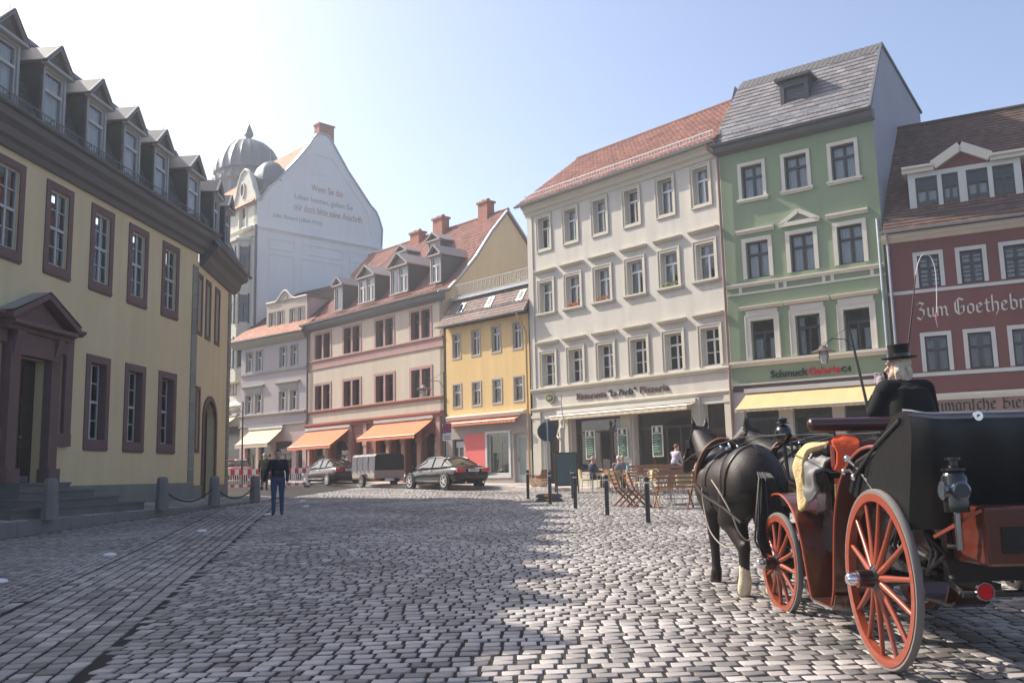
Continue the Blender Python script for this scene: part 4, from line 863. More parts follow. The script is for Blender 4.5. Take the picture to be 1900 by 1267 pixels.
# canted bay
bp=[(-.7,0),(-1.25,-.75),(-3.3,-.75),(-4.3,0)]
b=MB(); b.prism(bp,8.2,18.05,'z'); bay=k.b(b,'bay_window',C_side); b=MB(); b.prism([(-.55,0),(-1.2,-.92),(-3.35,-.92),(-4.45,0)],18.05,18.22,'z'); b.prism([(-.8,0),(-1.4,-.6),(-3.1,-.6),(-4.2,0)],18.22,18.5,'z'); k.b(b,'bay_cornice',C_side,bay)
dkg=mat('bay_sash',(.05,.045,.05),.35,.6)
for z0_,z1_ in ((15.6,17.6),(12.3,14.2),(9.2,11.2)):
    for (p,q,f0,f1) in ((bp[0],bp[1],.15,.85),(bp[1],bp[2],.15,.6),(bp[2],bp[3],.15,.85)):
        P=Vector((*p,0));Q_=Vector((*q,0)); d=(Q_-P); nn=Vector((-d.y,d.x,0)).normalized(); nn=nn if nn.y<0 else -nn
        A=P+d*f0+nn*.02; B_=P+d*f1+nn*.02
        w_=k.b(MB().add([(A.x,A.y,z0_),(B_.x,B_.y,z0_),(B_.x,B_.y,z1_),(A.x,A.y,z1_)],[(0,1,2,3)]),'window',mat('dark_pane',(.03,.032,.036),.08,.8),bay)
        t=MB(); M_=lambda z:(A.lerp(B_,.5).x+nn.x*.02,A.lerp(B_,.5).y+nn.y*.02,z)
        t.bar(M_(z0_),M_(z0_+(z1_-z0_)*.68),.05,.03); t.bar((A.x+nn.x*.02,A.y+nn.y*.02,z0_+(z1_-z0_)*.7),(B_.x+nn.x*.02,B_.y+nn.y*.02,z0_+(z1_-z0_)*.7),.04,.07)
        for X_ in (A,B_): t.bar((X_.x+nn.x*.03,X_.y+nn.y*.03,z0_-.1),(X_.x+nn.x*.03,X_.y+nn.y*.03,z1_+.1),.08,.06)
        k.b(t,'sash',dkg,bay)
k.win(-2.95,7.4,.9,2.2,mat('brown_joinery',(.1,.06,.04),.5),rev=-.02,fw=.09,tr=.72,op=False)
k.mould('string_course',-9,.05,[(.003,6.3),(-.3,6.35),(-.5,6.55),(-.5,6.62),(.003,6.95)],C_side)
k.box('shop_front',-9,-.2,-.06,-.003,1.2,5.2,mat('dark_pane2',(.04,.042,.045),.3)); k.awning(-9.,-2.1,5.95,4.9,1.5,mat('pale_cream_canvas',(.68,.55,.36),.85,.2,var=.05),M_alu,val=.1,scal=False,y=-.06)
k.tube('downpipe',[(.12,-.12,19.),(.12,-.12,9)],.09,W_dkzinc)
# domes
M_lead=mat('dome_metal',(.13,.15,.165),.45,.5,var=.15,metal=.3,scale=.7)
def dome(name,c_,R_,prof,ribs,parent,hz,finial):
    b=MB(); n=ribs*4; vs=[];fs=[]
    for r,z in prof:
        for j in range(n):
            a=2*PI*j/n; rr=r*(1+.035*(j%4==0)); vs.append((c_[0]+rr*math.cos(a),c_[1]+rr*math.sin(a),z))
    for i in range(len(prof)-1):
        for j in range(n): fs.append((i*n+j,i*n+(j+1)%n,(i+1)*n+(j+1)%n,(i+1)*n+j))
    b.add(vs,fs); o=b.build(name,M_lead,parent,smooth=True,angle=25)
    b=MB(); b.lathe(finial,10,c_); b.build('finial',M_lead,o,smooth=True); return o
inv=h.e.matrix_basis.inverted()
q=inv@Vector((-22.1,75,0))
z0_=-h.zb
dome('dome',(q.x,q.y,0),2.7,[(2.6,22+z0_),(2.62,26.0+z0_),(2.85,26.2+z0_),(2.85,26.5+z0_),(2.55,26.55+z0_),(2.55,27.0+z0_),(2.8,27.1+z0_),(2.75,27.6+z0_),(2.55,28.3+z0_),(2.15,29.1+z0_),(1.5,29.75+z0_),(.8,30.1+z0_),(.2,30.2+z0_)],22,h.e,0,[(.02,30.1+z0_),(.22,30.15+z0_),(.22,30.4+z0_),(.4,30.7+z0_),(.36,30.9+z0_),(.12,31.5+z0_),(.03,31.7+z0_)])
q=inv@Vector((-17.15,63.9,0))
dome('turret_roof',(q.x,q.y,0),1.2,[(1.2,20.3+z0_),(1.25,22.4+z0_),(1.35,22.6+z0_),(1.3,23.0+z0_),(1.05,23.6+z0_),(.6,24.1+z0_),(.12,24.35+z0_)],10,h.e,0,[(.02,24.3+z0_),(.07,24.4+z0_),(.05,24.8+z0_),(.09,24.95+z0_),(.02,25.3+z0_)])
# ================================================================ YELLOW HOUSE WITH PORTAL (left)
A_wall=mat('ochre_render',(.68,.55,.33),.85,.3,var=.08,scale=.5,streak=.1,fine=.05,bump=.15,bscale=40,dirt=((.52,.4,.22),.4,.5,.9,.5))
A_por=mat('porphyry_stone',(.165,.098,.09),.75,.35,var=.18,scale=2.5,fine=.12,bump=.25,bscale=30)
A_pl=mat('grey_plinth',(.22,.22,.19),.85,.3,var=.18,scale=1.2,streak=.1)
A_quo=mat('grey_quoin',(.26,.25,.21),.85,.3,var=.12,objvar=.15,scale=2)
A_fr=mat('grey_sash',(.48,.47,.46),.5,.4,var=.05)
A_cor=mat('slate_cornice',(.13,.125,.125),.7,.35,var=.15)
h=House('ochre_house','long ochre house with brown stone portal, slate dormers and a short wing at its end',(-11.63,30.5),rzr(5),.8)
cur_=mat('heavy_curtain',(.5,.5,.5),.9)
for c_ in (-17.3,-15.13,-12.97,-10.8,-8.65,-6.47,-4.28,-2.12,.12):
    h.win(c_,7.33,.86,2.06,A_fr,rev=.07,fw=.055,mull=True,tr=.5,umull=True,hb=(.5,),cross=(.5,),sur=(.2,.035,A_por),sill=(.05,.06,.2,A_por,-.2),cur=(cur_,.98,.45))
for c_ in (-17.3,-15.13,-12.97,-10.8,-4.2,-2.03,.15):
    h.win(c_,2.78,.86,2.2,A_fr,rev=.2,fw=.055,mull=True,tr=.5,umull=True,hb=(.5,),cross=(.5,),sur=(.21,.035,A_por),sill=(.05,.06,.21,A_por,-.21))
    h.b(MB().box(c_-.428,c_-.418,.0,.198,2.782,4.978).box(c_+.418,c_+.428,.0,.198,2.782,4.978).box(c_-.418,c_+.418,.0,.198,4.965,4.978).box(c_-.418,c_+.418,.0,.198,2.782,2.795),'window_reveal',A_por)
pc=-7.46
h.ops+=[(pc-.66,pc+.66,1.6,4.72),(pc+1.07,pc+1.5,2.9,5.0),(pc-1.5,pc-1.07,2.9,5.0)]
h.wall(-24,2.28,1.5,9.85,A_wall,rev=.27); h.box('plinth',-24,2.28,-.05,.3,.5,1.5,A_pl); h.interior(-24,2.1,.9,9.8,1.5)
# portal
por=empty('portal',(pc,0,-h.zb)); por.parent=h.e
P_=lambda b,n,**k_: b.build(n,A_por,por,**k_)
for s_ in (-1,1):
    P_(MB().box(*sorted((s_*.66,s_*1.05)),-.22,.02,1.55,5.05),'pilaster'); P_(MB().box(*sorted((s_*.6,s_*1.1)),-.3,.02,1.55,1.95),'pilaster_base'); P_(MB().prism([(-.34,5.3),(-.34,5.2),(-.22,4.7),(-.22,4.5),(.02,4.5),(.02,5.3)],*sorted((s_*.72,s_*1.0)),'x'),'console')
    P_(MB().box(*sorted((s_*1.05,s_*1.07)),-.1,.02,1.6,5.3),'jamb'); P_(MB().box(*sorted((s_*1.5,s_*1.84)),-.1,.02,2.55,5.55),'jamb'); P_(MB().box(*sorted((s_*1.07,s_*1.5)),-.1,.02,5.0,5.55),'lintel'); P_(MB().box(*sorted((s_*1.05,s_*1.84)),-.12,.02,2.55,2.88),'sill')
    h.win(pc+s_*1.285,2.9,.43,2.1,A_fr,rev=.26,fw=.04,mull=False,tr=.5,hb=(.5,),cross=(.5,),op=False)
P_(MB().box(-1.0,1.0,-.24,.02,4.74,5.3),'frieze')
prf=[(.02,5.3),(-.3,5.3),(-.34,5.38),(-.5,5.44),(-.5,5.54),(.02,5.6)]
P_(MB().prism(prf,-1.35,1.35,'x'),'cornice')
P_(MB().prism([(.02,5.55),(-.2,5.55),(-.32,5.64),(-.32,5.7),(.02,5.76)],-2.05,-1.352,'x'),'cornice'); P_(MB().prism([(.02,5.55),(-.2,5.55),(-.32,5.64),(-.32,5.7),(.02,5.76)],1.352,2.05,'x'),'cornice')
P_(MB().prism([(-1.2,5.56),(1.2,5.56),(0,6.2)],-.22,.02,'y'),'tympanum')
b=MB(); b.bar((-1.45,-.24,5.6),(0,-.24,6.32),.52,.14,(0,0,1)); b.bar((0,-.24,6.32),(1.45,-.24,5.6),.52,.14,(0,0,1)); P_(b,'raking_cornice')
b=MB(); b.add([(-1.5,-.52,5.72),(0,-.52,6.42),(0,.02,6.42),(-1.5,.02,5.72),(1.5,-.52,5.72),(1.5,.02,5.72)],[(0,1,2,3),(1,4,5,2)]); b.build('portal_roof',W_zinc,por)
dr=mat('dark_oak_door',(.035,.02,.017),.5,.45,var=.25,scale=3)
d=MB().box(-.66,.66,.24,.3,1.6,4.72).build('door',dr,por)
for s_ in (-1,1):
    for z0_,z1_ in ((1.8,2.5),(2.65,3.6),(3.8,4.55)): MB().box(s_*.34-.22,s_*.34+.22,.215,.239,z0_,z1_).build('door_panel',dr,d,bevel=.015)
MB().ell((.08,.19,2.75),(.03,.04,.03)).build('door_knob',mat('brass',(.6,.45,.15),.35,metal=.8),d); MB().box(-.5,.5,.19,.238,1.62,1.78).build('kick_plate',mat('steel_plate',(.3,.3,.32),.35,metal=.7),d)
stm=mat('worn_step_stone',(.14,.135,.13),.7,.4,var=.25,scale=1.5,fine=.15,bump=.3,bscale=20)
for i,(zt,hw,dp_) in enumerate(((1.6,1.05,.62),(1.42,1.62,.97),(1.22,2.25,1.32),(1.04,2.95,1.68))):
    h.b(MB().box(pc-hw,pc+hw,-dp_,-.06-.002*i,zt-.2-(.3 if i==3 else 0),zt).box(pc-hw-.02,pc+hw+.02,-dp_-.03,-dp_+.002,zt-.05,zt+.001),'step',stm)
# quoin blocks, eaves
z_=1.5; i=0
while z_<9.3:
    h.box('quoin_block',2.28-.42-(.0 if i%2 else .0),2.3,-.035,-.002,z_+.01,min(9.3,z_+.47),A_quo); z_+=.48; i+=1
h.mould('cornice',-24,2.6,[(.003,9.3+.5),(-.1,9.8),(-.16,9.95),(-.3,10.0),(-.36,10.2),(-.55,10.3),(-.6,10.48),(.003,10.6)],A_cor)
h.gutter(-24,2.7,-.66,10.56,W_dkzinc,.08)
for Q in ([(-24,-.55,10.55),(2.3,-.55,10.55),(2.3,-.2,10.72),(-24,-.2,10.72)],[(-24,-.2,10.72),(2.3,-.2,10.72),(2.3,.95,13.75),(-24,.95,13.75)]):
    h.slab('roof',Q,M_slate_dk,.1); h.tiles('roof_slates',Q,.3,.22,M_slate_dk,thick=.02)
h.slab('roof',[(-24,.95,13.75),(2.3,.95,13.75),(2.3,6,14.3),(-24,6,14.3)],M_slate_dk,.1)
h.guard(-24,2.2,-.42,10.72,W_dkzinc,.26,.13)
A_df=mat('grey_dormer_wood',(.33,.325,.32),.6,.35,var=.1)
for c_ in (-21.7,-19.65,-17.6,-15.55,-13.5,-11.45,-9.4,-7.38,-5.3,-3.25,-1.3,1.2):
    dormer(h,c_,1.02,-.25,10.84,12.42,13.08,1.25,[dict(tr=.64,mull=False,cur=(C_sheer,.98,.0))],M_slate_dk,A_df,A_fr,M_slate_dk,rev=.02)  # closed pale curtains added to imitate bright sky reflected in the dormer glass
    h.b(MB().tube([(c_,-.3,13.13),(c_,-.3,13.26),(c_+.2,-.3,13.38)],.008,5),'lightning_rod',W_dkzinc)
h.box('rear_wall',-24,2.2,11,11.1,.5,10.5,A_wall); h.slab('roof',[(-24,6,14.3),(2.3,6,14.3),(2.3,11.3,10.5),(-24,11.3,10.5)],M_slate_dk,.1)
h.b(MB().prism([(0.003,.5),(11,.5),(11,10.4),(6,14.2),(.95,13.7),(0.003,10.4)],-24,-23.9,'x'),'end_wall',A_wall)
# short wing
we=empty('wing',(2.28,0,0),R(10)); we.parent=h.e; k=Sub(h,we)
for c_ in (.35,1.62,3.1): k.win(c_,6.98,.52,1.98,A_fr,rev=.07,fw=.05,mull=True,tr=.5,umull=True,hb=(.5,),cross=(.5,),sur=(.15,.035,A_por),cur=(cur_,.98,.45))
k.win(.42,2.7,.36,2.1,A_fr,rev=.2,fw=.05,mull=False,tr=.5,sur=(.15,.035,A_por))
k.ops.append((1.35,3.15,.9,4.55))
k.wall(0,5.5,.5,9.5,A_wall,rev=.3); k.box('plinth',.0,1.2,-.05,-.003,.5,1.4,A_pl); k.box('plinth',3.35,5.5,-.05,-.003,.5,1.4,A_pl); k.box('interior',.1,5.4,1.2,1.25,.6,9.4,DARK)
gc=2.25; n=12
arc=[(gc-.9*math.cos(PI*q/n),3.85+.7*math.sin(PI*q/n)) for q in range(n+1)]; arco=[(gc-1.1*math.cos(PI*q/n),3.85+.9*math.sin(PI*q/n)) for q in range(n+1)]
b=MB(); b.prism([(gc-1.1,.8)]+arco+[(gc+1.1,.8),(gc+.9,.8)]+arc[::-1]+[(gc-.9,.8)],-.06,.06,'y'); gs=k.b(b,'gate_surround',A_por)
k.b(MB().prism([(gc-.9,4.56)]+arc[:n//2+1]+[(gc,4.56)],.0,.28,'y').prism([(gc,4.56)]+arc[n//2:]+[(gc+.9,4.56)],.0,.28,'y'),'spandrel',A_wall)
gt=k.box('gate',gc-.9,gc+.9,.32,.4,.85,4.55,dr)
for q in range(8): k.box('gate_plank',gc-.9+q*.225+.006,gc-.9+(q+1)*.225-.006,.295,.318,.9,4.5,dr,gt)
z_=.9; i=0
while z_<9.2: k.box('quoin_block',5.05,5.52,-.04,-.003,z_+.01,z_+.36,A_quo); z_+=.37
k.mould('cornice',.2,5.9,[(.003,9.4),(-.1,9.4),(-.3,9.6),(-.36,9.85),(-.6,9.95),(-.66,10.1),(.003,10.25)],A_cor); k.gutter(.25,6.0,-.72,10.18,W_dkzinc,.08)
for Q in ([(.0,-.62,10.2),(5.9,-.62,10.2),(5.9,-.2,10.95),(0,-.2,10.95)],[(.0,-.2,10.95),(5.9,-.2,10.95),(5.7,1.0,13.4),(0,1.0,13.4)]):
    k.slab('roof',Q,M_slate_dk,.1); k.tiles('roof_slates',Q,.3,.22,M_slate_dk,thick=.02)
k.slab('roof',[(0,1.,13.4),(5.7,1.,13.4),(5.7,6,13.8),(0,6,13.8)],M_slate_dk,.1)
for c_ in (1.5,3.45): dormer(k,c_,.85,-.25,11.0,12.4,13.02,1.3,[dict(tr=.64,mull=False,cur=(C_sheer,.98,.0))],M_slate_dk,A_df,A_fr,M_slate_dk,rev=.02)  # same added pale curtains, imitating sky reflection in the wing dormers
k.box('end_wall',5.4,5.5,.003,8,.5,9.5,A_wall); k.b(MB().tube([(.3,-.62,10.1),(.25,-.3,9.7),(.2,-.1,9.4)],.05,8),'downpipe',W_dkzinc,smooth=True)
k.guard(.2,5.6,-.45,10.4,W_dkzinc,.22)
# ================================================================ ORGANIC BODIES
def capsule(b,a,c,ra,rb,n=16):
    a=Vector(a);c=Vector(c); b.ell(a,(ra,ra,ra),n); b.ell(c,(rb,rb,rb),n)
    if (c-a).length>1e-4: b.tube([a,c],[ra,rb],n)
def organic(name,prims,mats,voxel,parent=None,smooth=4,loc=(0,0,0),rot=(0,0,0),scale=1.):
    # prims: ('c',a,b,ra,rb,zone) | ('e',center,radii,zone[,rotation])
    b=MB()
    for p in prims:
        if p[0]=='c': capsule(b,*p[1:5])
        else: b.ell(p[1],p[2],32,p[4] if len(p)>4 else None)
    me=b.mesh(name); ob=bpy.data.objects.new(name,me); col.objects.link(ob)
    md=ob.modifiers.new('r','REMESH'); md.mode='VOXEL'; md.voxel_size=voxel; md.use_smooth_shade=True
    sm=ob.modifiers.new('s','SMOOTH'); sm.factor=.5; sm.iterations=smooth
    dg=bpy.context.evaluated_depsgraph_get(); out=bpy.data.meshes.new_from_object(ob.evaluated_get(dg)); bpy.data.objects.remove(ob); bpy.data.meshes.remove(me)
    for m in mats: out.materials.append(m)
    if len(mats)>1:
        n=len(out.polygons); C=np.zeros(n*3); out.polygons.foreach_get('center',C); C=C.reshape(-1,3)
        best=np.full(n,1e9); z=np.zeros(n,int)
        for p in prims:
            if p[0]=='c':
                a=np.array(p[1],float);e=np.array(p[2],float);d=e-a;L=d@d
                t=np.clip(((C-a)@d)/L,0,1) if L>0 else np.zeros(n); D=np.linalg.norm(C-(a+t[:,None]*d),axis=1)-(p[3]+(p[4]-p[3])*t); zn=p[5]
            else:
                r=np.array(p[2],float); q=C-np.array(p[1],float)
                if len(p)>4: q=q@np.array(p[4])
                k=np.linalg.norm(q/r,axis=1); D=(k-1)*r.min(); zn=p[3]
            w=D<best; best[w]=D[w]; z[w]=zn
        out.polygons.foreach_set('material_index',z.astype(np.int32))
    out.polygons.foreach_set('use_smooth',np.ones(len(out.polygons),bool))
    if scale!=1: out.transform(Matrix.Scale(scale,4))
    out.name=name; return link(name,out,parent,loc,rot)
SKIN=mat('skin',(.55,.33,.25),.55,.35,var=.08,scale=8); SHOE=mat('dark_shoe',(.03,.022,.02),.5,.4)
def hand(P,w,d,side,zone,r=.011,curl=.5,palm=(1,0,0)):
    # palm at wrist w, pointing along d; fingers spread across axis 'palm'
    w=Vector(w);d=Vector(d).normalized();x=Vector(palm).normalized(); x=(x-d*x.dot(d)).normalized(); nrm=d.cross(x)*side
    P.append(('c',tuple(w),tuple(w+d*.07),.026,.03,zone)); P.append(('c',tuple(w+d*.05-x*.02),tuple(w+d*.05+x*.02),.022,.022,zone))
    for i,(o,l) in enumerate(((-.03,.062),(-.011,.072),(.009,.068),(.028,.054))):
        a=w+d*.085+x*o; m=a+d*l*.55+nrm*l*curl*.25; e=m+d*l*.45*(1-curl*.6)+nrm*l*.5*curl
        P+= [('c',tuple(a),tuple(m),r,r*.95,zone),('c',tuple(m),tuple(e),r*.95,r*.8,zone)]
    t0=w+d*.025-x*.028; t1=t0+d*.035-x*.025+nrm*.012; t2=t1+d*.032+nrm*.012
    P+= [('c',tuple(t0),tuple(t1),r*1.25,r*1.1,zone),('c',tuple(t1),tuple(t2),r*1.1,r*.9,zone)]
def person(name,label,loc,rz,J,mats,hair,voxel=.014,scale=1.,bulk=1.,group=None,cat='person',hairlen=0):
    # J: joints (dict); zones 0 skin 1 top 2 legs 3 shoes
    e=empty(name,loc,rz,label,cat,group); P=[]
    hip,chest,neck,head=[Vector(J[k]) for k in ('hip','chest','neck','head')]
    P+= [('e',hip,(.17*bulk,.125*bulk,.13),2),('e',hip.lerp(chest,.4),(.16*bulk,.12*bulk,.17),1),('e',chest,(.185*bulk,.13*bulk,.19),1)]
    sl,sr=Vector(J['sl']),Vector(J['sr'])
    P+= [('c',sl,sr,.075,.075,1),('c',chest.lerp(neck,.75),neck.lerp(head,.4),.06,.055,0)]
    f=Vector(J.get('face',(0,1,0))).normalized()
    P+= [('e',head+Vector((0,0,.02)),(.078,.092,.105),0),('e',head+f*.03+Vector((0,0,-.06)),(.056,.06,.06),0),('e',head+f*.1+Vector((0,0,-.015)),(.014,.02,.022),0)]
    x=f.cross(Vector((0,0,1))).normalized()
    for s in (-1,1): P.append(('e',head+x*s*.08+Vector((0,0,-.005)),(.014,.02,.03),0))
    for s,k in ((-1,'l'),(1,'r')):
        S_=Vector(J['s'+k]);E_=Vector(J['e'+k]);W_=Vector(J['w'+k]); az_=J.get('sleeve',1)
        P+= [('c',S_,E_,.062*bulk,.052*bulk,1),('c',E_,W_,.05*bulk,.037,az_)]
        hand(P,W_,(W_-E_),s,0,max(.0105,voxel*.95),J.get('curl',.5),J.get('palm',(0,1,0)))
        H_=Vector(J['h'+k]);K_=Vector(J['k'+k]);A_=Vector(J['a'+k]); T_=Vector(J['t'+k])
        P+= [('c',H_,K_,.095*bulk,.066,2),('c',K_,A_,.064,.05,2),('c',A_,A_.lerp(T_,.2)-Vector((0,0,.02)),.048,.048,3),('c',A_-Vector((0,0,.03)),T_,.045,.038,3)]
    o=organic('body',P,mats,voxel,e,scale=scale)
    if hair is not None:
        b=MB(); hc=head*scale; n=12
        b.ell(hc-f*.012*scale+Vector((0,0,.042*scale)),(.086*scale,.1*scale,.095*scale),14)
        b.v=[(p[0],p[1],max(p[2],hc.z-(.0+hairlen)*scale if (Vector(p)-hc).dot(f)<.02 else hc.z+.075*scale)) for p in b.v]
        b.build('hair',hair,e,smooth=True)
    b=MB()
    for s in (-1,1): b.ell((head+f*.082+x*s*.032+Vector((0,0,.012)))*scale,(.01*scale,.008*scale,.007*scale),6)
    b.build('eyes',mat('eye_dark',(.02,.015,.012),.3),e)
    return e
def stand(step=.0,swing=.0,lean=0.,head_up=0):
    J=dict(hip=(0,0,.95),chest=(0,.01+lean,1.29),neck=(0,lean,1.47),head=(0,.02+lean*1.3,1.62),sl=(-.185,lean,1.41),sr=(.185,lean,1.41),
     el=(-.25,-.02+swing,1.13),er=(.25,-.02-swing,1.13),wl=(-.25,.05+swing*1.8,.9),wr=(.25,.05-swing*1.8,.9),
     hl=(-.095,0,.92),hr=(.095,0,.92),kl=(-.1,.03-step*.45,.5),kr=(.1,.05+step*.5,.5),al=(-.1,-.02-step,.1),ar=(.1,-.02+step,.1),tl=(-.11,.14-step,.045),tr=(.11,.14+step,.045))
    return J
def sit(z=.46):
    return dict(hip=(0,0,z+.1),chest=(0,-.04,z+.44),neck=(0,-.02,z+.62),head=(0,.02,z+.78),sl=(-.185,-.03,z+.56),sr=(.185,-.03,z+.56),el=(-.24,.1,z+.32),er=(.24,.1,z+.32),wl=(-.16,.32,z+.3),wr=(.16,.32,z+.3),
     hl=(-.1,.02,z+.07),hr=(.1,.02,z+.07),kl=(-.13,.42,z+.05),kr=(.13,.42,z+.05),al=(-.13,.4,.09),ar=(.13,.4,.09),tl=(-.14,.56,.04),tr=(.14,.56,.04))
def G3(px,py,d):           # place on the ground under a point read at distance d
    p=pix(px,py,d); return (p[0],p[1],gz(p[0],p[1]))
jeans=mat('blue_jeans',(.05,.075,.15),.85,.2,var=.25,scale=6); navy=mat('navy_jacket',(.013,.015,.025),.8,.25,var=.2,scale=6)
hb=mat('brown_hair',(.06,.035,.02),.6); hg=mat('grey_hair',(.45,.42,.38),.6); hbl=mat('blond_hair',(.5,.38,.2),.6)
p=G3(515,952,25.4)
J=stand(.13,.08); J['wr']=(.36,.1,.9); J['er']=(.3,.0,1.13); J['face']=(0,1,0)
person('person','man in dark jacket and blue jeans walking toward the camera',p,R(180+11),J,[SKIN,navy,jeans,SHOE],hb,.011,1.02,1.06)
p=G3(490,899,44.5)
olive=mat('olive_shirt',(.05,.055,.03),.85,var=.2); dkt=mat('dark_trousers',(.015,.016,.02),.85)
person('person','person in olive top walking away behind the man in the dark jacket',p,R(8),stand(.09,.06),[SKIN,olive,dkt,SHOE],hg,.016,1.02,1.05)
p=G3(499,899,46.); person('person','second walker in dark clothes half hidden behind the man in front',p,R(-6),stand(.08,.05),[SKIN,navy,dkt,SHOE],hb,.018,1.0,1.0)
# ================================================================ CARS
def lathe_wheel(parent,loc,r,w,rimm,spokes,side):
    e=link('wheel',MB().lathe([(r*.5,-w/2),(r*.9,-w/2),(r,-w*.36),(r,w*.36),(r*.9,w/2),(r*.5,w/2)],28,(0,0,0),'x').mesh('wheel',mat('rubber',(.02,.02,.02),.75,.3)),parent,loc)
    smoothme(e.data,35)
    b=MB(); b.lathe([(r*.05,side*w*.5),(r*.16,side*w*.52),(r*.2,side*w*.5)],14,(0,0,0),'x')
    for k in range(spokes):
        a=2*PI*k/spokes; d=Vector((0,math.cos(a),math.sin(a))); b.bar(d*r*.15+Vector((side*w*.5,0,0)),d*r*.66+Vector((side*w*.44,0,0)),r*.14,w*.08,(1,0,0))
    b.lathe([(r*.6,side*w*.3),(r*.7,side*w*.3),(r*.72,side*w*.52),(r*.64,side*w*.5)],28,(0,0,0),'x',True); b.build('rim',rimm,e,smooth=True)
    MB().lathe([(r*.01,0),(r*.6,0),(r*.6,side*w*.2),(r*.01,side*w*.2)],20,(0,0,0),'x').build('brake_disc',M_black,e)
    return e
TAIL=mat('tail_light',(.55,.015,.02),.2,.6,coat=.5); CHR=mat('chrome',(.75,.75,.77),.12,metal=1,var=0,fine=0); CARG=mat('car_glass',(.02,.025,.028),.04,.8,var=0,fine=0)
def sedan(name,label,loc,rz,paint,L=4.9,Wd=1.86,H=1.46,wb=2.95,wr=.335,spokes=5,rimm=None,plate=''):
    e=empty(name,loc,rz,label,'car','cars parked along the kerb')
    hw=Wd/2; f=L/2
    # stations y, zlow, zshoulder, ztop, half width low, shoulder, top
    ST=[(-f,.42,.62,.72,.72,.80,.62),(-f+.08,.26,.72,.98,.86,.90,.74),(-f+.55,.21,.74,1.03,.93,.95,.80),(-f+1.1,.2,.73,.97,.95,.98,.84),(-.6,.2,.72,.93,.96,1.,.87),(.4,.2,.70,.92,.96,1.,.87),(f-1.55,.2,.68,.92,.95,.98,.84),(f-.9,.2,.64,.84,.93,.95,.78),(f-.35,.22,.6,.74,.88,.88,.66),(f-.06,.28,.52,.63,.74,.76,.5),(f,.4,.5,.54,.6,.62,.4)]
    rings=[]
    for y,zl,zs,zt,a,s_,t in ST:
        half=[(0,zl),(a*.8*hw,zl),(a*hw,zl+.1),(s_*hw,zs-.16),(s_*hw,zs),(s_*hw*.97,zs+.1),(t*hw,zt),(t*hw*.5,zt+.015),(0,zt+.02)]
        rings.append([(x,y,z) for x,z in half]+[(-x,y,z) for x,z in half[-2:0:-1]])
    b=MB(); n=len(rings[0]); vs=[v for r in rings for v in r]
    fs=[(i*n+j,i*n+(j+1)%n,(i+1)*n+(j+1)%n,(i+1)*n+j) for i in range(len(rings)-1) for j in range(n)]+[tuple(range(n)),tuple(range(len(rings)*n-1,(len(rings)-1)*n-1,-1))]
    b.add(vs,fs); body=b.build('body',paint,e,smooth=True,angle=60); md=body.modifiers.new('s','SUBSURF'); md.levels=md.render_levels=1
    # greenhouse
    GS=[(-f+.62,1.0,1.0,.74,.72),(-f+1.35,.98,H-.1,.80,.60),(-f+1.75,.96,H-.02,.82,.61),(-.1,.95,H,.83,.62),(.45,.95,H-.05,.83,.6),(1.35,.93,.95,.8,.76)]
    rings=[[(a*hw,y,zb_),((a*.35+t*.65)*hw,y,zb_+(zt-zb_)*.6),(t*hw,y,zt-.02*(zt-zb_>.1)),(0,y,zt+.012*(zt-zb_>.1)),(-t*hw,y,zt-.02*(zt-zb_>.1)),(-(a*.35+t*.65)*hw,y,zb_+(zt-zb_)*.6),(-a*hw,y,zb_)] for y,zb_,zt,a,t in GS]
    b=MB(); n=7; b.add([v for r in rings for v in r],[(i*n+j,i*n+j+1,(i+1)*n+j+1,(i+1)*n+j) for i in range(len(rings)-1) for j in range(n-1)]); b.build('windows',CARG,e,smooth=True,angle=30)
    b=MB()
    def up(p,k=.012): return (p[0]*1.012,p[1],p[2]+k)
    for i in (1,2,3):
        A,B_=rings[i],rings[i+1]; b.add([up(A[2]),up(A[3]),up(B_[3]),up(B_[2])],[(0,1,2,3)]); b.add([up(A[3]),up(A[4]),up(B_[4]),up(B_[3])],[(0,1,2,3)])
    b.build('roof',paint,e,smooth=True,fix=False)
    b=MB()
    for sg in (0,1):
        q=lambda i,j: rings[i][j if sg==0 else 6-j]
        for pa in ([q(0,0),q(1,1),q(1,2)],[q(5,0),q(4,1),q(4,2)]):
            b.tube([(p[0]*1.005,p[1],p[2]) for p in pa],.03,6)
        b.tube([(p[0]*1.015,p[1],p[2]+.005) for p in (q(1,2),q(2,2),q(3,2),q(4,2))],.028,6)
        m=[tuple(Vector(q(2,j)).lerp(Vector(q(3,j)),.75)) for j in (0,1,2)]; b.tube([(p[0]*1.01,p[1],p[2]) for p in m],.03,6)
        m=[tuple(Vector(q(1,j)).lerp(Vector(q(2,j)),.3)) for j in (0,1,2)]; b.tube([(p[0]*1.005,p[1],p[2]) for p in m],.03,6)
    b.build('pillars',mat('pillar_black',(.01,.01,.01),.3,.5),e,smooth=True)
    for sg in (-1,1):
        b=MB(); b.tube([(sg*hw*.815*1.02,y,z) for y,z in ((-f+.9,1.0),(-.6,.965),(.6,.955),(1.2,.945))],.008,5); b.build('window_trim',CHR,e)
        b=MB(); b.box(*sorted((sg*.42*hw,sg*.88*hw)),-f+.0,-f+.16,.72,.9); b.build('tail_light',TAIL,e,bevel=.03)
        b=MB(); b.box(*sorted((sg*.45*hw,sg*.8*hw)),f-.25,f-.1,.55,.68); b.build('headlight',mat('lamp_glass',(.6,.62,.65),.1,.7),e,bevel=.03)
        b=MB(); b.ell((sg*(hw+.08),.95,1.0),(.1,.07,.07),10); b.build('wing_mirror',paint,e,smooth=True)
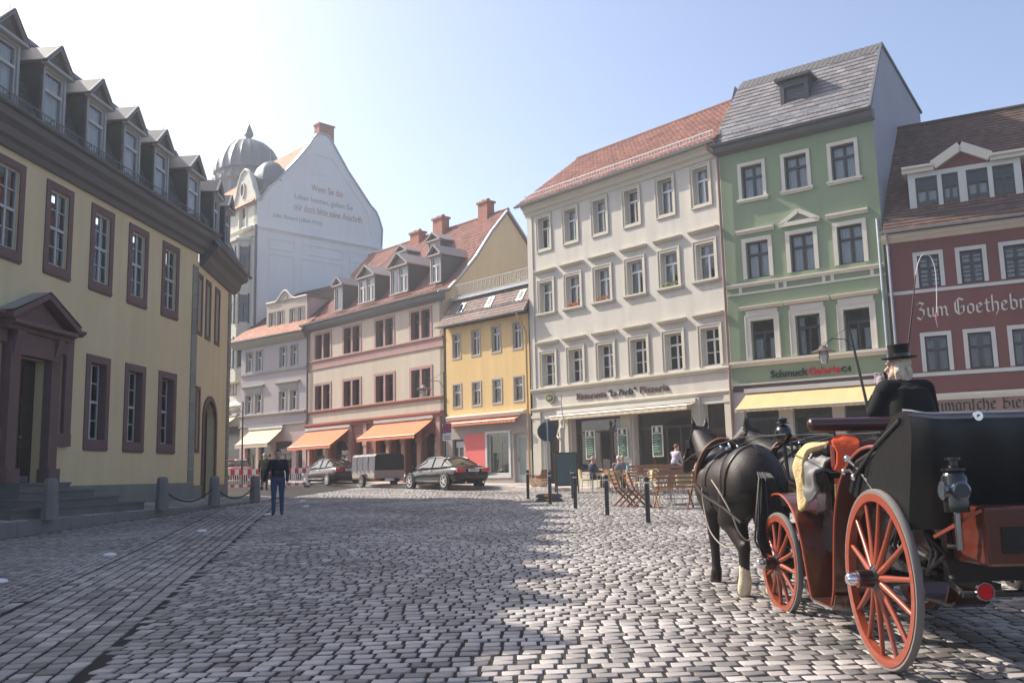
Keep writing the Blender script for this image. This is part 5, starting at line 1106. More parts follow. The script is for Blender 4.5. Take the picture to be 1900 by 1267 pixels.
        for y in (-wb/2-.05,wb/2-.02):
            MB().lathe([(wr*.2,0),(wr*1.13,0),(wr*1.13,.012),(wr*.2,.012)],28,(sg*(hw*.985)-(.006),y,wr),'x').build('wheel_arch',M_black,e)
            lathe_wheel(e,(sg*(hw-.09),y,wr),wr,.23,rimm or mat('silver_rim',(.6,.59,.57),.35,.5,metal=.4,var=0),spokes,sg)
        for y in (-.35,.75): MB().box(*sorted((sg*hw*.985,sg*(hw*1.0+.02))),y-.1,y+.1,.82,.85).build('door_handle',CHR,e)
        b=MB(); b.box(*sorted((sg*hw*.97,sg*(hw+.004))),-f+1.5,f-1.4,.34,.37); b.build('side_strip',CHR,e)
    pl=MB().box(-.26,.26,-f-.03,-f+.05,.74,.85).build('number_plate',mat('plate_white',(.7,.7,.7),.5),e)
    t=text_mesh(plate,mat('plate_black',(.02,.02,.02),.5),.4,.07,0,.002); link('plate_text',t,pl,(-.2,-f-.034,.765))
    MB().box(-.7*hw,.7*hw,-f-.012,-f+.03,.88,.91).build('boot_trim',CHR,e)
    for sx in (-.45,.45): MB().lathe([(.03,-f-.06),(.045,-f-.06),(.045,-f+.1),(.03,-f+.1)],12,(sx,0,.28),'y').build('exhaust',CHR,e)
    return e
blackp=mat('black_car_paint',(.005,.005,.006),.15,.3,coat=.35,var=0,fine=0); brownp=mat('dark_bronze_paint',(.035,.022,.022),.25,.35,coat=.4,metal=.2,var=0,fine=0)
p=pix(824,905,42.3); sedan('parked_car','glossy black saloon car parked in front of the small yellow house',(p[0],p[1],gz(p[0],p[1])+.01),R(35),blackp,5.1,1.9,1.44,3.07,.36,5,plate='WE AB 712')
p=pix(614,900,50.6); sedan('parked_car','dark bronze saloon car parked before the beige house, trailer behind it',(p[0],p[1],gz(p[0],p[1])+.01),R(36),brownp,4.7,1.8,1.43,2.8,.32,8,plate='J KL 409')
p=pix(437,905,57.5); c3=sedan('parked_car','red car partly hidden behind the striped barrier at the street corner',(p[0],p[1],gz(p[0],p[1])+.01),R(24),mat('red_car_paint',(.4,.02,.02),.2,.5,coat=1,var=0),4.3,1.75,1.5,2.6,.31,6,plate='WE C 55')
# box trailer with tarpaulin
p=pix(701,900,46.3); t=empty('box_trailer',(p[0],p[1],gz(p[0],p[1])+.01),R(36),'small trailer with grey tarpaulin cover parked behind the bronze car','trailer')
alu=mat('trailer_side',(.35,.3,.26),.55,.4,metal=.3,var=.15,scale=3); tarp=mat('grey_tarpaulin',(.09,.085,.1),.6,.4,var=.2,scale=2,bump=.4,bscale=3); tarpd=mat('dark_tarpaulin',(.012,.012,.016),.55,.4,var=.2)
MB().box(-.8,.8,-1.2,1.2,.42,.48).build('floor',alu,t)
for x in (-.8,.8): MB().box(x-.02,x+.02,-1.2,1.2,.48,.8).build('side_board',alu,t)
MB().box(-.8,.8,-1.22,-1.19,.48,.82).build('tailgate',alu,t); MB().box(-.8,.8,1.19,1.22,.48,.82).build('head_board',alu,t)
b=MB(); n=18; vs=[]
for i in range(n+1):
    y=-1.24+2.48*i/n; wv=.02*math.sin(i*1.9)
    for x,z in ((-.83-wv,.72),(-.81+wv,1.1),(-.8,1.5),(-.7,1.6),(0,1.64),(.7,1.6),(.8,1.5),(.81,1.1),(.83,.72)): vs.append((x,y,z+.01*math.sin(i*1.3+x)))
b.add(vs,[(i*9+j,i*9+j+1,(i+1)*9+j+1,(i+1)*9+j) for i in range(n) for j in range(8)]); b.build('tarpaulin',tarp,t,smooth=True)
MB().add([(-.8,-1.235,.83),(.8,-1.235,.83),(.8,-1.235,1.5),(.7,-1.235,1.6),(0,-1.235,1.64),(-.7,-1.235,1.6),(-.8,-1.235,1.5)],[tuple(range(7))]).build('rear_flap',tarpd,t); MB().add([(-.8,1.235,.83),(.8,1.235,.83),(.8,1.235,1.5),(.7,1.235,1.6),(0,1.235,1.64),(-.7,1.235,1.6),(-.8,1.235,1.5)],[tuple(range(7))]).build('front_flap',tarpd,t)
b=MB()
for y in (-.6,0,.6): b.tube([(-.835,y,.8),(-.82,y+.08,1.2),(-.8,y,1.52)],.012,5)
b.build('lashing',M_black,t,kind='stuff')
for s in (-1,1): lathe_wheel(t,(s*.88,-.05,.29),.29,.16,mat('steel_rim',(.4,.38,.36),.4,metal=.6),4,s); MB().box(*sorted((s*.6,s*.78)),-1.24,-1.2,.3,.4).build('tail_light',TAIL,t); MB().box(*sorted((s*.8,s*.97)),-.4,.3,.62,.65).build('mudguard',M_black,t)
MB().box(-.25,.25,-1.24,-1.21,.3,.41).build('number_plate',mat('plate_white',(.7,.7,.7),.5),t); MB().tube([(-.5,1.2,.42),(0,2.2,.42),(0,2.6,.42)],.04,6).build('drawbar',M_black,t); MB().tube([(.5,1.2,.42),(0,2.2,.42)],.04,6).build('drawbar',M_black,t); MB().tube([(0,2.2,.02),(0,2.2,.5)],.03,6).build('jockey_wheel',M_black,t)
# ================================================================ BARRIERS, POSTS, LAMPS, SIGNS
wht=mat('barrier_white',(.72,.7,.68),.5,.4,var=.1); red=mat('barrier_red',(.5,.02,.03),.45,.4,var=.1)
def barrier(label,loc,rz,L=2.2):
    e=empty('striped_barrier',loc,rz,label,'barrier','red and white construction barriers'); b=MB(); b.box(-L/2,L/2,-.02,.02,.72,1.0); b.build('board',wht,e)
    n=int(L/.38)
    for i in range(n): MB().box(-L/2+i*L/n,-L/2+(i+.5)*L/n,-.026,.026,.723,.997).build('red_stripe',red,e)
    for i in range(int(L/.11)): MB().box(-L/2+.05+i*.11,-L/2+.08+i*.11,-.012,.012,.2,.72).build('bar',wht,e)
    MB().box(-L/2,L/2,-.018,.018,.1,.24).build('lower_rail',wht,e)
    for i in range(n): MB().box(-L/2+i*L/n,-L/2+(i+.5)*L/n,-.022,.022,.104,.236).build('red_stripe',red,e)
    for x in (-L/2+.15,L/2-.15): MB().box(x-.05,x+.05,-.35,.35,0,.1).build('foot',M_black,e); MB().box(x-.02,x+.02,-.03,.03,.1,1.02).build('upright',wht,e)
barrier('red and white striped barrier left of the walking man, before the red car',G3(451,899,47),R(6),2.1); barrier('red and white striped barrier between the walking man and the bronze car',G3(547,898,48.5),R(-4),1.6)
gr_=mat('weathered_post_stone',(.2,.185,.17),.8,.35,var=.3,scale=2.5,fine=.2,bump=.5,bscale=14); ch=mat('iron_chain',(.03,.028,.027),.55,.5,var=.2)
posts=[pix(92,958,20.8),pix(300,945,26.),pix(397,938,29.5),pix(473,930,33.)]
pos_lab=('nearest weathered stone post beside the house steps','second weathered stone post along the kerb, chain to its right','third weathered stone post along the kerb, between two chains','farthest weathered stone post, just left of the walking man')
tops=[]
for q,lab in zip(posts,pos_lab):
    e=empty('stone_post',(q[0],q[1],.77),R(random.uniform(-8,8)),lab,'stone post','stone posts with chains along the kerb')
    b=MB(); b.lathe([(.19,0),(.19,.25),(.17,.5),(.165,.72),(.155,.86),(.12,.91),(.02,.92)],8); o=b.build('shaft',gr_,e,smooth=True,angle=30)
    MB().lathe([(.05,-.01),(.05,.03)],10,(0,.17,.6),'y').build('ring_plate',ch,e); tops.append(Vector((q[0],q[1],.77+.6)))
lk=MB(); lk.tube([(0.045*math.cos(a),.022*math.sin(a),0) for a in np.linspace(0,2*PI,9)[:-1]],.009,5,closed=True); lkm=lk.mesh('link',ch); smoothme(lkm,60)
for i,lab in ((1,'sagging iron chain between the second and third stone posts'),(2,'sagging iron chain between the third and farthest stone posts')):
    a,e_=tops[i],tops[i+1]; c=empty('iron_chain',a,0,lab,'chain'); L=(e_-a).length; n=int(L*1.12/.072)
    for k in range(n):
        t0,t1=k/n,(k+1)/n; P=lambda t:(e_-a)*t+Vector((0,0,-.42*4*t*(1-t))); d=(P(t1)-P(t0)); o=link('link',lkm,c,P((t0+t1)/2)); q=d.to_track_quat('X','Z').to_euler(); q.x+=(PI/2 if k%2 else 0); o.rotation_mode='XYZ'; o.rotation_euler=(d.to_track_quat('X','Z')@Matrix.Rotation(PI/2*(k%2),3,'X').to_quaternion()).to_euler()
def lamp(label,top,base,side=1,sc=1.):
    e=empty('street_lamp',base,0,label,'street lamp','street lanterns around the square'); B_=Vector(base); T=Vector(top)-B_
    MB().tube([(0,0,0),(0,0,.5*sc),T*.3,T],[.07*sc,.07*sc,.05*sc,.035*sc],10).build('pole',M_black,e,smooth=True)
    MB().lathe([(.14*sc,0),(.14*sc,.06),(.09*sc,.5),(.07*sc,.55)],12).build('base',M_black,e,smooth=True)
    a=T*.9; lx=-.95*sc
    MB().tube([T*.86,T*.86+Vector((-.25*sc,0,.32*sc)),T*.86+Vector((-.65*sc,0,.36*sc)),T*.86+Vector((lx,0,.1*sc))],.016*sc,6).build('arm',M_black,e,smooth=True)
    MB().tube([T,T*.86+Vector((lx,0,.2*sc))],.008*sc,5).build('stay_wire',M_black,e)
    c=T*.86+Vector((lx,0,.1*sc)); b=MB(); b.lathe([(.03*sc,.06*sc),(.1*sc,.02*sc),(.14*sc,-.05*sc),(.36*sc,-.14*sc),(.36*sc,-.16*sc),(.12*sc,-.1*sc)],16,c); b.build('shade',mat('lamp_hat',(.12,.1,.08),.5,.4,metal=.3),e,smooth=True)
    b=MB(); b.lathe([(.14*sc,-.14*sc),(.17*sc,-.3*sc),(.11*sc,-.5*sc),(.08*sc,-.5*sc)],8,c); b.build('glass',mat('lantern_glass',(.5,.47,.42),.15,.6),e)
    b=MB()
    for k in range(4): a_=k*PI/2+.4; b.tube([c+Vector((.16*sc*math.cos(a_),.16*sc*math.sin(a_),-.14*sc)),c+Vector((.19*sc*math.cos(a_),.19*sc*math.sin(a_),-.3*sc)),c+Vector((.12*sc*math.cos(a_),.12*sc*math.sin(a_),-.52*sc))],.012*sc,5)
    b.build('lantern_frame',M_black,e)
t=pix(823.5,690,43.2); lamp('black street lantern in front of the beige house corner',tuple(t),(t[0]+.03,t[1],gz(t[0],t[1])+.1))
t=pix(451,745,50.); lamp('black street lantern before the lilac house, left of the walkers',tuple(t),(t[0],t[1],gz(t[0],t[1])))
t=pix(1575,606,28.); b0=pix(1648,930,28.4); lamp('leaning street lantern in front of the green house, behind the coachman',tuple(t),(b0[0],b0[1],gz(b0[0],b0[1])+.1))
# no-stopping sign with plate, on its own thin post by the lantern
q=pix(825,800,43.0); e=empty('traffic_sign',(q[0]+.12,q[1]-.1,gz(q[0],q[1])+.1),R(0),'blue and red no-stopping sign with white plate below it','traffic sign')
MB().tube([(0,0,0),(0,0,3.0)],.03,8).build('post',W_zinc,e,smooth=True); MB().box(-.2,.2,-.04,-.02,2.45,2.9).build('plate',mat('sign_blue',(.03,.05,.22),.4),e)
b=MB(); b.bar((-.14,-.05,2.53),(.14,-.05,2.82),.06,.012,(0,-1,0)); b.bar((-.14,-.05,2.82),(.14,-.05,2.53),.06,.012,(0,-1,0)); b.build('red_cross',mat('sign_red',(.55,.02,.03),.45),e)
b=MB(); b.lathe([(.16,-.052),(.19,-.052),(.19,-.045),(.16,-.045)],24,(0,0,2.675),'y',True); b.build('red_ring',mat('sign_red',(.55,.02,.03),.45),e); MB().box(-.2,.2,-.04,-.02,2.08,2.42).build('text_plate',wht,e)
b=MB()
for k in range(3): b.box(-.14,.14,-.044,-.04,2.15+k*.08,2.18+k*.08)
b.build('plate_text',M_black,e)
# mobile round sign seen from behind, on stacked base plates
q=G3(1019,927,29.6); e=empty('mobile_sign',q,R(0),'round traffic sign seen from behind on stacked grey base plates','traffic sign')
MB().tube([(0,0,.1),(0,0,2.62)],.032,8).build('post',W_zinc,e,smooth=True)
b=MB(); b.lathe([(.01,0),(.31,0),(.32,.01),(.31,.02),(.01,.02)],32,(0,.05,2.22),'y'); b.build('disc',mat('sign_back',(.03,.032,.045),.45,.4),e,smooth=True)
bpm=mat('recycled_base',(.09,.075,.07),.8,.3,var=.25,scale=5)
for k,(z,rz_) in enumerate(((.0,.1),(.125,-.12))):
    b=MB(); b.prism([(-.42,z),(.42,z),(.4,z+.07),(.3,z+.12),(-.3,z+.12),(-.4,z+.07)],-.2,.2,'y'); o=b.build('base_plate',bpm,e,rot=(0,0,rz_),bevel=.015); MB().box(-.13,.02,-.206,-.2,z+.03,z+.09).build('sticker',mat('orange_sticker',(.75,.3,.03),.5),o)
# bollards
bm_=mat('bollard_black',(.012,.012,.016),.4,.5,var=.15); bandm=mat('bollard_band',(.5,.5,.52),.4,metal=.4)
BO=[(980,928,31.5,'farthest left black bollard, in front of the shop door'),(1021,936,28.2,'black bollard standing in front of the round sign post'),(1063,924,31.2,'black bollard behind the pair, close to the chalkboard'),(1068,944.5,25.6,'black bollard in front of the chalkboard, nearer of two'),(1127,955,22.6,'black bollard left of the folding chairs'),(1203,971,20.1,'nearest black bollard, between folding chairs and bench')]
for px_,py_,d,lab in BO:
    q=pix(px_,py_,d); e=empty('bollard',(q[0],q[1],gz(q[0],q[1])-.01),0,lab,'bollard','black bollards along the café edge')
    MB().lathe([(.052,0),(.052,.86),(.052,.93)],16).build('post',bm_,e,smooth=True); MB().lathe([(.056,.84),(.056,.88)],16).build('band',bandm,e,smooth=True); MB().lathe([(.055,.93),(.05,.97),(.02,.985)],16).build('cap',bm_,e,smooth=True)
# road studs
st_=mat('stud_white',(.75,.74,.72),.45,.4,var=.1)
for px_,py_,d,lab in ((205,991,15.6,'white dome stud on the setts nearest the house steps'),(375,968,20.3,'white dome stud between steps and walking man'),(497,950,25.8,"white dome stud at the walking man's feet"),(562,925,33.,'farther white dome stud right of the walking man'),(568,938,29.5,'nearer white dome stud right of the walking man'),(2,1020,12.4,'white dome stud at the left edge')):
    q=G3(px_,py_,d); b=MB(); b.lathe([(.11,-.02),(.108,.012),(.085,.032),(.045,.043),(.005,.046)],18); o=b.build('road_stud',st_,None,q,smooth=True); tag(o,lab,'road stud','white dome studs on the square')
# ================================================================ CAFÉ
wood=mat('teak',(.28,.13,.065),.6,.35,var=.25,scale=6,objvar=.15); metalg=mat('chair_steel',(.45,.45,.45),.35,metal=.7); wick=mat('wicker',(.5,.38,.2),.8,.2,var=.3,scale=12)
ab=G3(1052,912,35.6); e=empty('chalkboard_stand',ab,R(4),'tall dark green chalkboard stand on the café edge','chalkboard')
def lean(b,s): pass
bd=mat('chalk_slate',(.045,.085,.085),.6,.35,var=.15,scale=3); fr=mat('dark_wood_frame',(.03,.02,.015),.55)
for s,nm in ((-1,'front_panel'),(1,'rear_panel')):
    a=R(9)*s*-1
    o=MB().box(-.38,.38,-.012,.012,.33,1.5).build(nm,bd,e,(0,s*.3,0),(a if s<0 else a,0,0)); b=MB()
    b.box(-.43,-.38,-.02,.02,0,1.56); b.box(.38,.43,-.02,.02,0,1.56); b.box(-.38,.38,-.02,.02,1.5,1.56); b.box(-.38,.38,-.02,.02,.27,.33); b.build('frame',fr,o)
    o.rotation_euler=(R(-11) if s<0 else R(11),0,0)
def fold_chair(label,loc,rz):
    e=empty('folding_chair',loc,rz,label,'chair','teak folding chairs of the café')
    for x in (-.21,.21): MB().bar((x,-.28,0),(x,.2,.46),.03,.05).build('leg',wood,e); MB().bar((x*.9,.3,0),(x*.9,-.22,.5),.03,.05).build('leg',wood,e); MB().bar((x*.9,-.2,.46),(x*.9,-.38,.95),.03,.05).build('back_post',wood,e)
    for k in range(5): MB().box(-.2,.2,-.2+k*.085,-.13+k*.085,.45,.47).build('seat_slat',wood,e)
    for k in range(4):
        t=k/3.; z=.58+.34*t; y=-.24-.125*t; MB().box(-.2,.2,y-.012,y+.012,z-.03,z+.03).build('back_slat',wood,e)
    return e
def armchair(label,loc,rz,m):
    e=empty('wicker_chair',loc,rz,label,'chair','wicker chairs of the café')
    for x in (-.24,.24):
        MB().tube([(x,.22,0),(x,.22,.64),(x,-.2,.66),(x*.95,-.26,.84)],.013,6).build('frame_tube',metalg,e,smooth=True); MB().tube([(x,-.25,0),(x,-.2,.45)],.013,6).build('leg',metalg,e,smooth=True)
    b=MB(); b.box(-.22,.22,-.22,.22,.42,.46); b.build('seat',m,e,bevel=.015)
    b=MB(); n=8; vs=[]
    for i in range(n+1):
        a=PI*i/n; x=-.24*math.cos(a); y=-.2-.07*math.sin(a); vs+=[(x,y,.5),(x,y-.06,.86)]
    b.add(vs,[(2*i,2*i+2,2*i+3,2*i+1) for i in range(n)]); b.build('backrest',m,e,smooth=True); return e
def bench(label,loc,rz,L=1.1):
    e=empty('slatted_bench',loc,rz,label,'bench','teak benches of the café')
    for x in (-L/2+.08,L/2-.08): MB().bar((x,-.24,0),(x,.16,.46),.035,.05).build('leg',wood,e); MB().bar((x,.26,0),(x,-.22,.5),.035,.05).build('leg',wood,e); MB().bar((x,-.2,.46),(x,-.34,.92),.035,.05).build('back_post',wood,e)
    for k in range(5): MB().box(-L/2,L/2,-.2+k*.085,-.13+k*.085,.45,.47).build('seat_slat',wood,e)
    for k in range(4):
        t=k/3.; z=.56+.36*t; y=-.235-.115*t; h_=.03+.012*(k==3)
        b=MB(); n=10
        if k==3: b.prism([(-L/2,z-h_)]+[(L/2,z-h_)]+[(L/2-L*i/n,z+h_+.035*math.sin(PI*i/n)) for i in range(n+1)],y-.014,y+.014,'y')
        else: b.box(-L/2,L/2,y-.012,y+.012,z-h_,z+h_)
        b.build('back_slat',wood,e)
    return e
def table(label,loc,rz,w=.7):
    e=empty('cafe_table',loc,rz,label,'table','slatted tables of the café')
    for k in range(7): MB().box(-w/2,w/2,-w/2+k*w/7+.006,-w/2+(k+1)*w/7-.006,.72,.745).build('top_slat',wood,e)
    for x in (-w/2+.06,w/2-.06): MB().bar((x,-w/2+.05,0),(x,w/2-.05,.72),.03,.04).build('leg',metalg,e); MB().bar((x,w/2-.05,0),(x,-w/2+.05,.72),.03,.04).build('leg',metalg,e)
    return e
fold_chair('left one of the two teak folding chairs seen from the side',G3(1161,936,26.0),R(-75)); fold_chair('right one of the two teak folding chairs seen from the side',G3(1186,938,25.6),R(-75))
bench('teak slatted bench seen from behind, next to the horse',G3(1250,943,24.8),R(8),1.1)
bench('pale slatted bench in the middle of the café tables',G3(1225,905,33.5),R(10),1.9); bench('slatted bench close under the restaurant windows',G3(1215,900,36),R(180),2.0)
for i,(a,b_,d,lab) in enumerate(((1225,930,27,'slatted café table behind the teak bench'),(1115,905,35,'slatted café table in front of the balding guest'),(1165,905,33,'slatted café table behind the folding chairs'),(1210,915,30,'slatted café table between the two benches'))): table(lab,G3(a,b_,d),R(random.uniform(-20,20)),.75)
for i,(a,b_,d,rz_,lab) in enumerate(((1008,898,37.5,30,'wicker armchair beside the flower bowls'),(1088,902,36.4,-80,'wicker armchair left of the balding guest'),(1140,903,34.5,-70,'wicker armchair beside the couple'),(1195,908,32,100,'wicker armchair between table and pale bench'),(1232,936,26.4,60,'wicker armchair just left of the teak bench'),(1275,930,27.5,-30,'wicker armchair behind the horse at the last table'))): armchair(lab,G3(a,b_,d),R(rz_),wick if i%2 else wood)
for i,(a,b_,d,rz_,lab) in enumerate(((1122,903,35.6,100,'wicker armchair right of the balding guest'),(1135,908,33,20,'wicker armchair in front of the couple, back to the camera'),(1178,905,34,-100,'wicker armchair right of the couple'),(1208,900,34.8,170,'wicker armchair facing the pale bench'),(1240,905,33,-120,'wicker armchair beside the waitress'),(1105,900,37,160,'wicker armchair close under the left restaurant window'))): armchair(lab,G3(a,b_,d),R(rz_),wick)
for a,b_,d,lab in ((1195,900,35.4,'slatted café table close under the restaurant windows'),(1250,905,32,'slatted café table in front of the waitress')): table(lab,G3(a,b_,d),R(12),.75)
pur=mat('mauve_shirt',(.3,.22,.24),.85,var=.2); lb=mat('light_blue_shirt',(.2,.42,.5),.85,var=.15); dkn=mat('dark_navy_shirt',(.02,.025,.06),.85); gry=mat('grey_cardigan',(.16,.15,.17),.85)
J=sit(); person('person','balding guest in navy shirt sitting at the café',G3(1101,903,36.2),R(-70),J,[mat('ruddy_skin',(.6,.26,.2),.55),dkn,dkt,SHOE],None,.016)
J=sit(); J['face']=(.3,1,0); person('person','white-haired guest in grey cardigan sitting with back to the tables',G3(1150,903,35.2),R(-15),J,[SKIN,gry,dkt,SHOE],mat('white_hair',(.62,.58,.54),.7),.016)
J=sit(); person('person','fair-haired guest in light blue shirt leaning close to the white-haired one',G3(1157,902,35.9),R(150),J,[SKIN,lb,dkt,SHOE],hbl,.016)
J=stand(.05,.0,.12); J['el']=(-.2,.22,1.12); J['wl']=(-.12,.42,1.0); J['er']=(.2,.22,1.12); J['wr']=(.12,.42,1.0); person('person','waitress with brown hair and pale blouse bending over a table',G3(1252,905,33.8),R(-60),J,[SKIN,mat('pale_blouse',(.4,.36,.42),.8),dkt,SHOE],mat('auburn_hair',(.2,.08,.03),.6),.016,1.0,hairlen=.06)
J=sit(); person('person','guest in white top sitting behind the horse head',G3(1277,905,34),R(70),J,[SKIN,mat('white_top',(.6,.58,.55),.8),dkt,SHOE],hb,.018)
# flower bowls by the shop corner
terr=mat('pale_terracotta',(.5,.36,.24),.8,.3,var=.2); fl=mat('flower_red',(.5,.05,.06),.7,var=.3,scale=15); lf=mat('leaf_green',(.1,.14,.05),.7,var=.3,scale=12)
for i,(a,d,lab) in enumerate(((993,39.4,'pale round flower bowl left of the round sign'),(1006,38.8,'smaller flower bowl right beside the pale one'))):
    q=G3(a,899,d); e=empty('flower_bowl',(q[0],q[1],q[2]+.13),0,lab,'flower bowl'); MB().lathe([(.16,0),(.22,.08),(.34,.3),(.36,.34),(.3,.34)],18).build('bowl',terr,e,smooth=True)
    for nm,mm,k in (('flowers',fl,30),('leaves',lf,50)):
        b=MB()
        for q_ in range(k): a_=random.uniform(0,6.28); r_=random.uniform(0,.3); b.ell((r_*math.cos(a_),r_*math.sin(a_),.36+random.uniform(0,.12)),(.04,.04,.025),5)
        b.build(nm,mm,e,kind='stuff')
# carved corner column with bracket at the restaurant
q=pix(1043,832,38.9); e=empty('stone_figure',(q[0],q[1],gz(q[0],q[1])+.12),R(-48),'slender pale carved figure on a pedestal beside the chalkboard','statue')
stn=mat('carved_stone',(.5,.46,.37),.85,.3,var=.2,scale=4,bump=.3)
MB().lathe([(.24,0),(.24,.1),(.18,.15),(.18,1.1),(.24,1.15),(.24,1.3)],4).build('pedestal',stn,e)
organic('figure',[('c',(0,0,1.3),(.02,0,1.9),.13,.1,0),('c',(.02,0,1.9),(0,.02,2.4),.1,.13,0),('e',(0,.03,2.72),(.08,.09,.11),0),('c',(-.14,.02,2.4),(-.2,-.06,2.1),.05,.045,0),('c',(-.2,-.06,2.1),(-.05,-.14,2.0),.045,.035,0),('c',(.14,.02,2.4),(.2,-.02,2.65),.05,.04,0),('c',(.2,-.02,2.65),(.16,-.06,2.95),.04,.03,0),('c',(0,.02,2.5),(0,.03,2.65),.05,.05,0)],[stn],.02,e)
b=MB(); b.tube([(.16,-.06,2.9),(.1,-.08,3.5),(.14,-.06,3.9)],.02,6); b.build('staff',W_zinc,e,smooth=True)
# ================================================================ CARRIAGE
CX,CY_=3.25,6.61; CZ=gz(CX,CY_)
lac=mat('black_lacquer',(.008,.007,.007),.2,.5,coat=.6,var=0,fine=0); maho=mat('mahogany_varnish',(.085,.017,.008),.28,.5,coat=.7,var=.2,scale=3,fine=.05); orng=mat('orange_red_wheel',(.27,.05,.02),.35,.5,coat=.4,var=.1,scale=5)
leather=mat('black_leather',(.006,.006,.0065),.4,.45,var=.2,scale=4,bump=.12,bscale=14); tyre=mat('grey_rubber_tyre',(.16,.145,.135),.75,.3,var=.2,scale=6); redlea=mat('oxblood_leather',(.11,.015,.013),.5,.4,var=.2,scale=3)
iron=mat('black_iron',(.015,.015,.016),.45,.5)
car=empty('carriage',(CX,CY_,CZ),R(.5),'open mahogany and black horse carriage with folded hood and orange-red wheels','carriage')
def cwheel(parent,loc,r,n=14,rz=0,rimm=orng,side=-1,name='wheel',tm=tyre):
    b=MB(); k=44; 
    b.lathe([(r-.085,-.028),(r-.03,-.03),(r-.03,.03),(r-.085,.028),(r-.085,-.028)],k,(0,0,0),'x'); b.f=b.f[:-2]; b.m=b.m[:-2]
    w=b.build(name,rimm,parent,loc,(0,0,rz),smooth=True,angle=35)
    b=MB(); b.lathe([(r-.032,-.024),(r-.008,-.026),(r,-.012),(r,.012),(r-.008,.026),(r-.032,.024),(r-.032,-.024)],k,(0,0,0),'x'); b.f=b.f[:-2]; b.m=b.m[:-2]; b.build('tyre',tm,w,smooth=True,angle=50)
    b=MB(); b.lathe([(.02,side*.17),(.06,side*.17),(.065,side*.07),(.095,side*.05),(.095,-side*.05),(.06,-side*.07),(.05,-side*.2),(.02,-side*.2)],20,(0,0,0),'x'); b.build('hub',lac if rimm is orng else rimm,w,smooth=True,angle=35)
    b=MB(); b.lathe([(.001,side*.245),(.03,side*.245),(.042,side*.235),(.046,side*.2),(.046,side*.165),(.06,side*.16),(.06,side*.15)],18,(0,0,0),'x'); b.build('hub_cap',CHR,w,smooth=True,angle=35)
    sp=MB(); sp.tube([(side*.03,0,.085),(side*.012,0,(r-.08)*.6),(0,0,r-.07)],[.026,.02,.017],8); sm=sp.mesh('spoke',rimm); smoothme(sm,60)
    for i in range(n): link('spoke',sm,w,(0,0,0),(2*PI*(i+.3)/n,0,0))
    return w
fy=2.5
cwheel(car,(-.70,0,.62),.62,14); cwheel(car,(.70,0,.62),.62,14,side=1)
cwheel(car,(-.66,fy+.03,.485),.485,12,R(4.5)); cwheel(car,(.66,fy-.03,.485),.485,12,R(4.5),side=1)
MB().tube([(-.6,0,.62),(.6,0,.62)],.035,10).build('rear_axle',iron,car,smooth=True); MB().tube([(-.58,fy+.03,.485),(.58,fy-.03,.485)],.032,10).build('front_axle',iron,car,smooth=True)
MB().bar((0,-.2,.56),(0,fy-.2,.56),.07,.06).build('perch',iron,car)
for s in (-1,1):
    for y in (0,fy):
        z=.62 if y==0 else .485
        b=MB()
        for k in range(3): b.tube([(s*.46,y-.5+.1*k,z+.2),(s*.46,y-.2,z+.07-.015*k),(s*.46,y+.2,z+.07-.015*k),(s*.46,y+.5-.1*k,z+.2)],.014,5); b.tube([(s*.46,y-.5+.1*k,z+.2),(s*.46,y-.2,z+.33+.015*k),(s*.46,y+.2,z+.33+.015*k),(s*.46,y+.5-.1*k,z+.2)],.014,5)
        b.build('leaf_spring',iron,car,smooth=True)
def plate(path,x0,x1,t,name,m,parent,**k):
    # ribbon in the y-z plane swept between x0 and x1
    n=len(path); vs=[]
    for i,(y,z) in enumerate(path):
        d=Vector((path[min(i+1,n-1)][0]-path[max(i-1,0)][0],path[min(i+1,n-1)][1]-path[max(i-1,0)][1])).normalized(); nn=Vector((-d.y,d.x))*t/2
        vs+=[(x0,y+nn.x,z+nn.y),(x1,y+nn.x,z+nn.y),(x1,y-nn.x,z-nn.y),(x0,y-nn.x,z-nn.y)]
    b=MB(); b.add(vs,[(4*i+a,4*i+(a+1)%4,4*i+4+(a+1)%4,4*i+4+a) for i in range(n-1) for a in range(4)]+[(3,2,1,0),(4*n-4,4*n-3,4*n-2,4*n-1)])
    return b.build(name,m,parent,smooth=True,angle=50,**k)
def cat_rom(P,n=6):
    P=[Vector(p) for p in P]; Q=[P[0]*2-P[1]]+P+[P[-1]*2-P[-2]]; out=[]
    for i in range(1,len(Q)-2):
        for k in range(n):
            t=k/n; a,b,c,d=Q[i-1],Q[i],Q[i+1],Q[i+2]; out.append(.5*((2*b)+(c-a)*t+(2*a-5*b+4*c-d)*t*t+(3*b-a-3*c+d)*t**3))
    return out+[P[-1]]
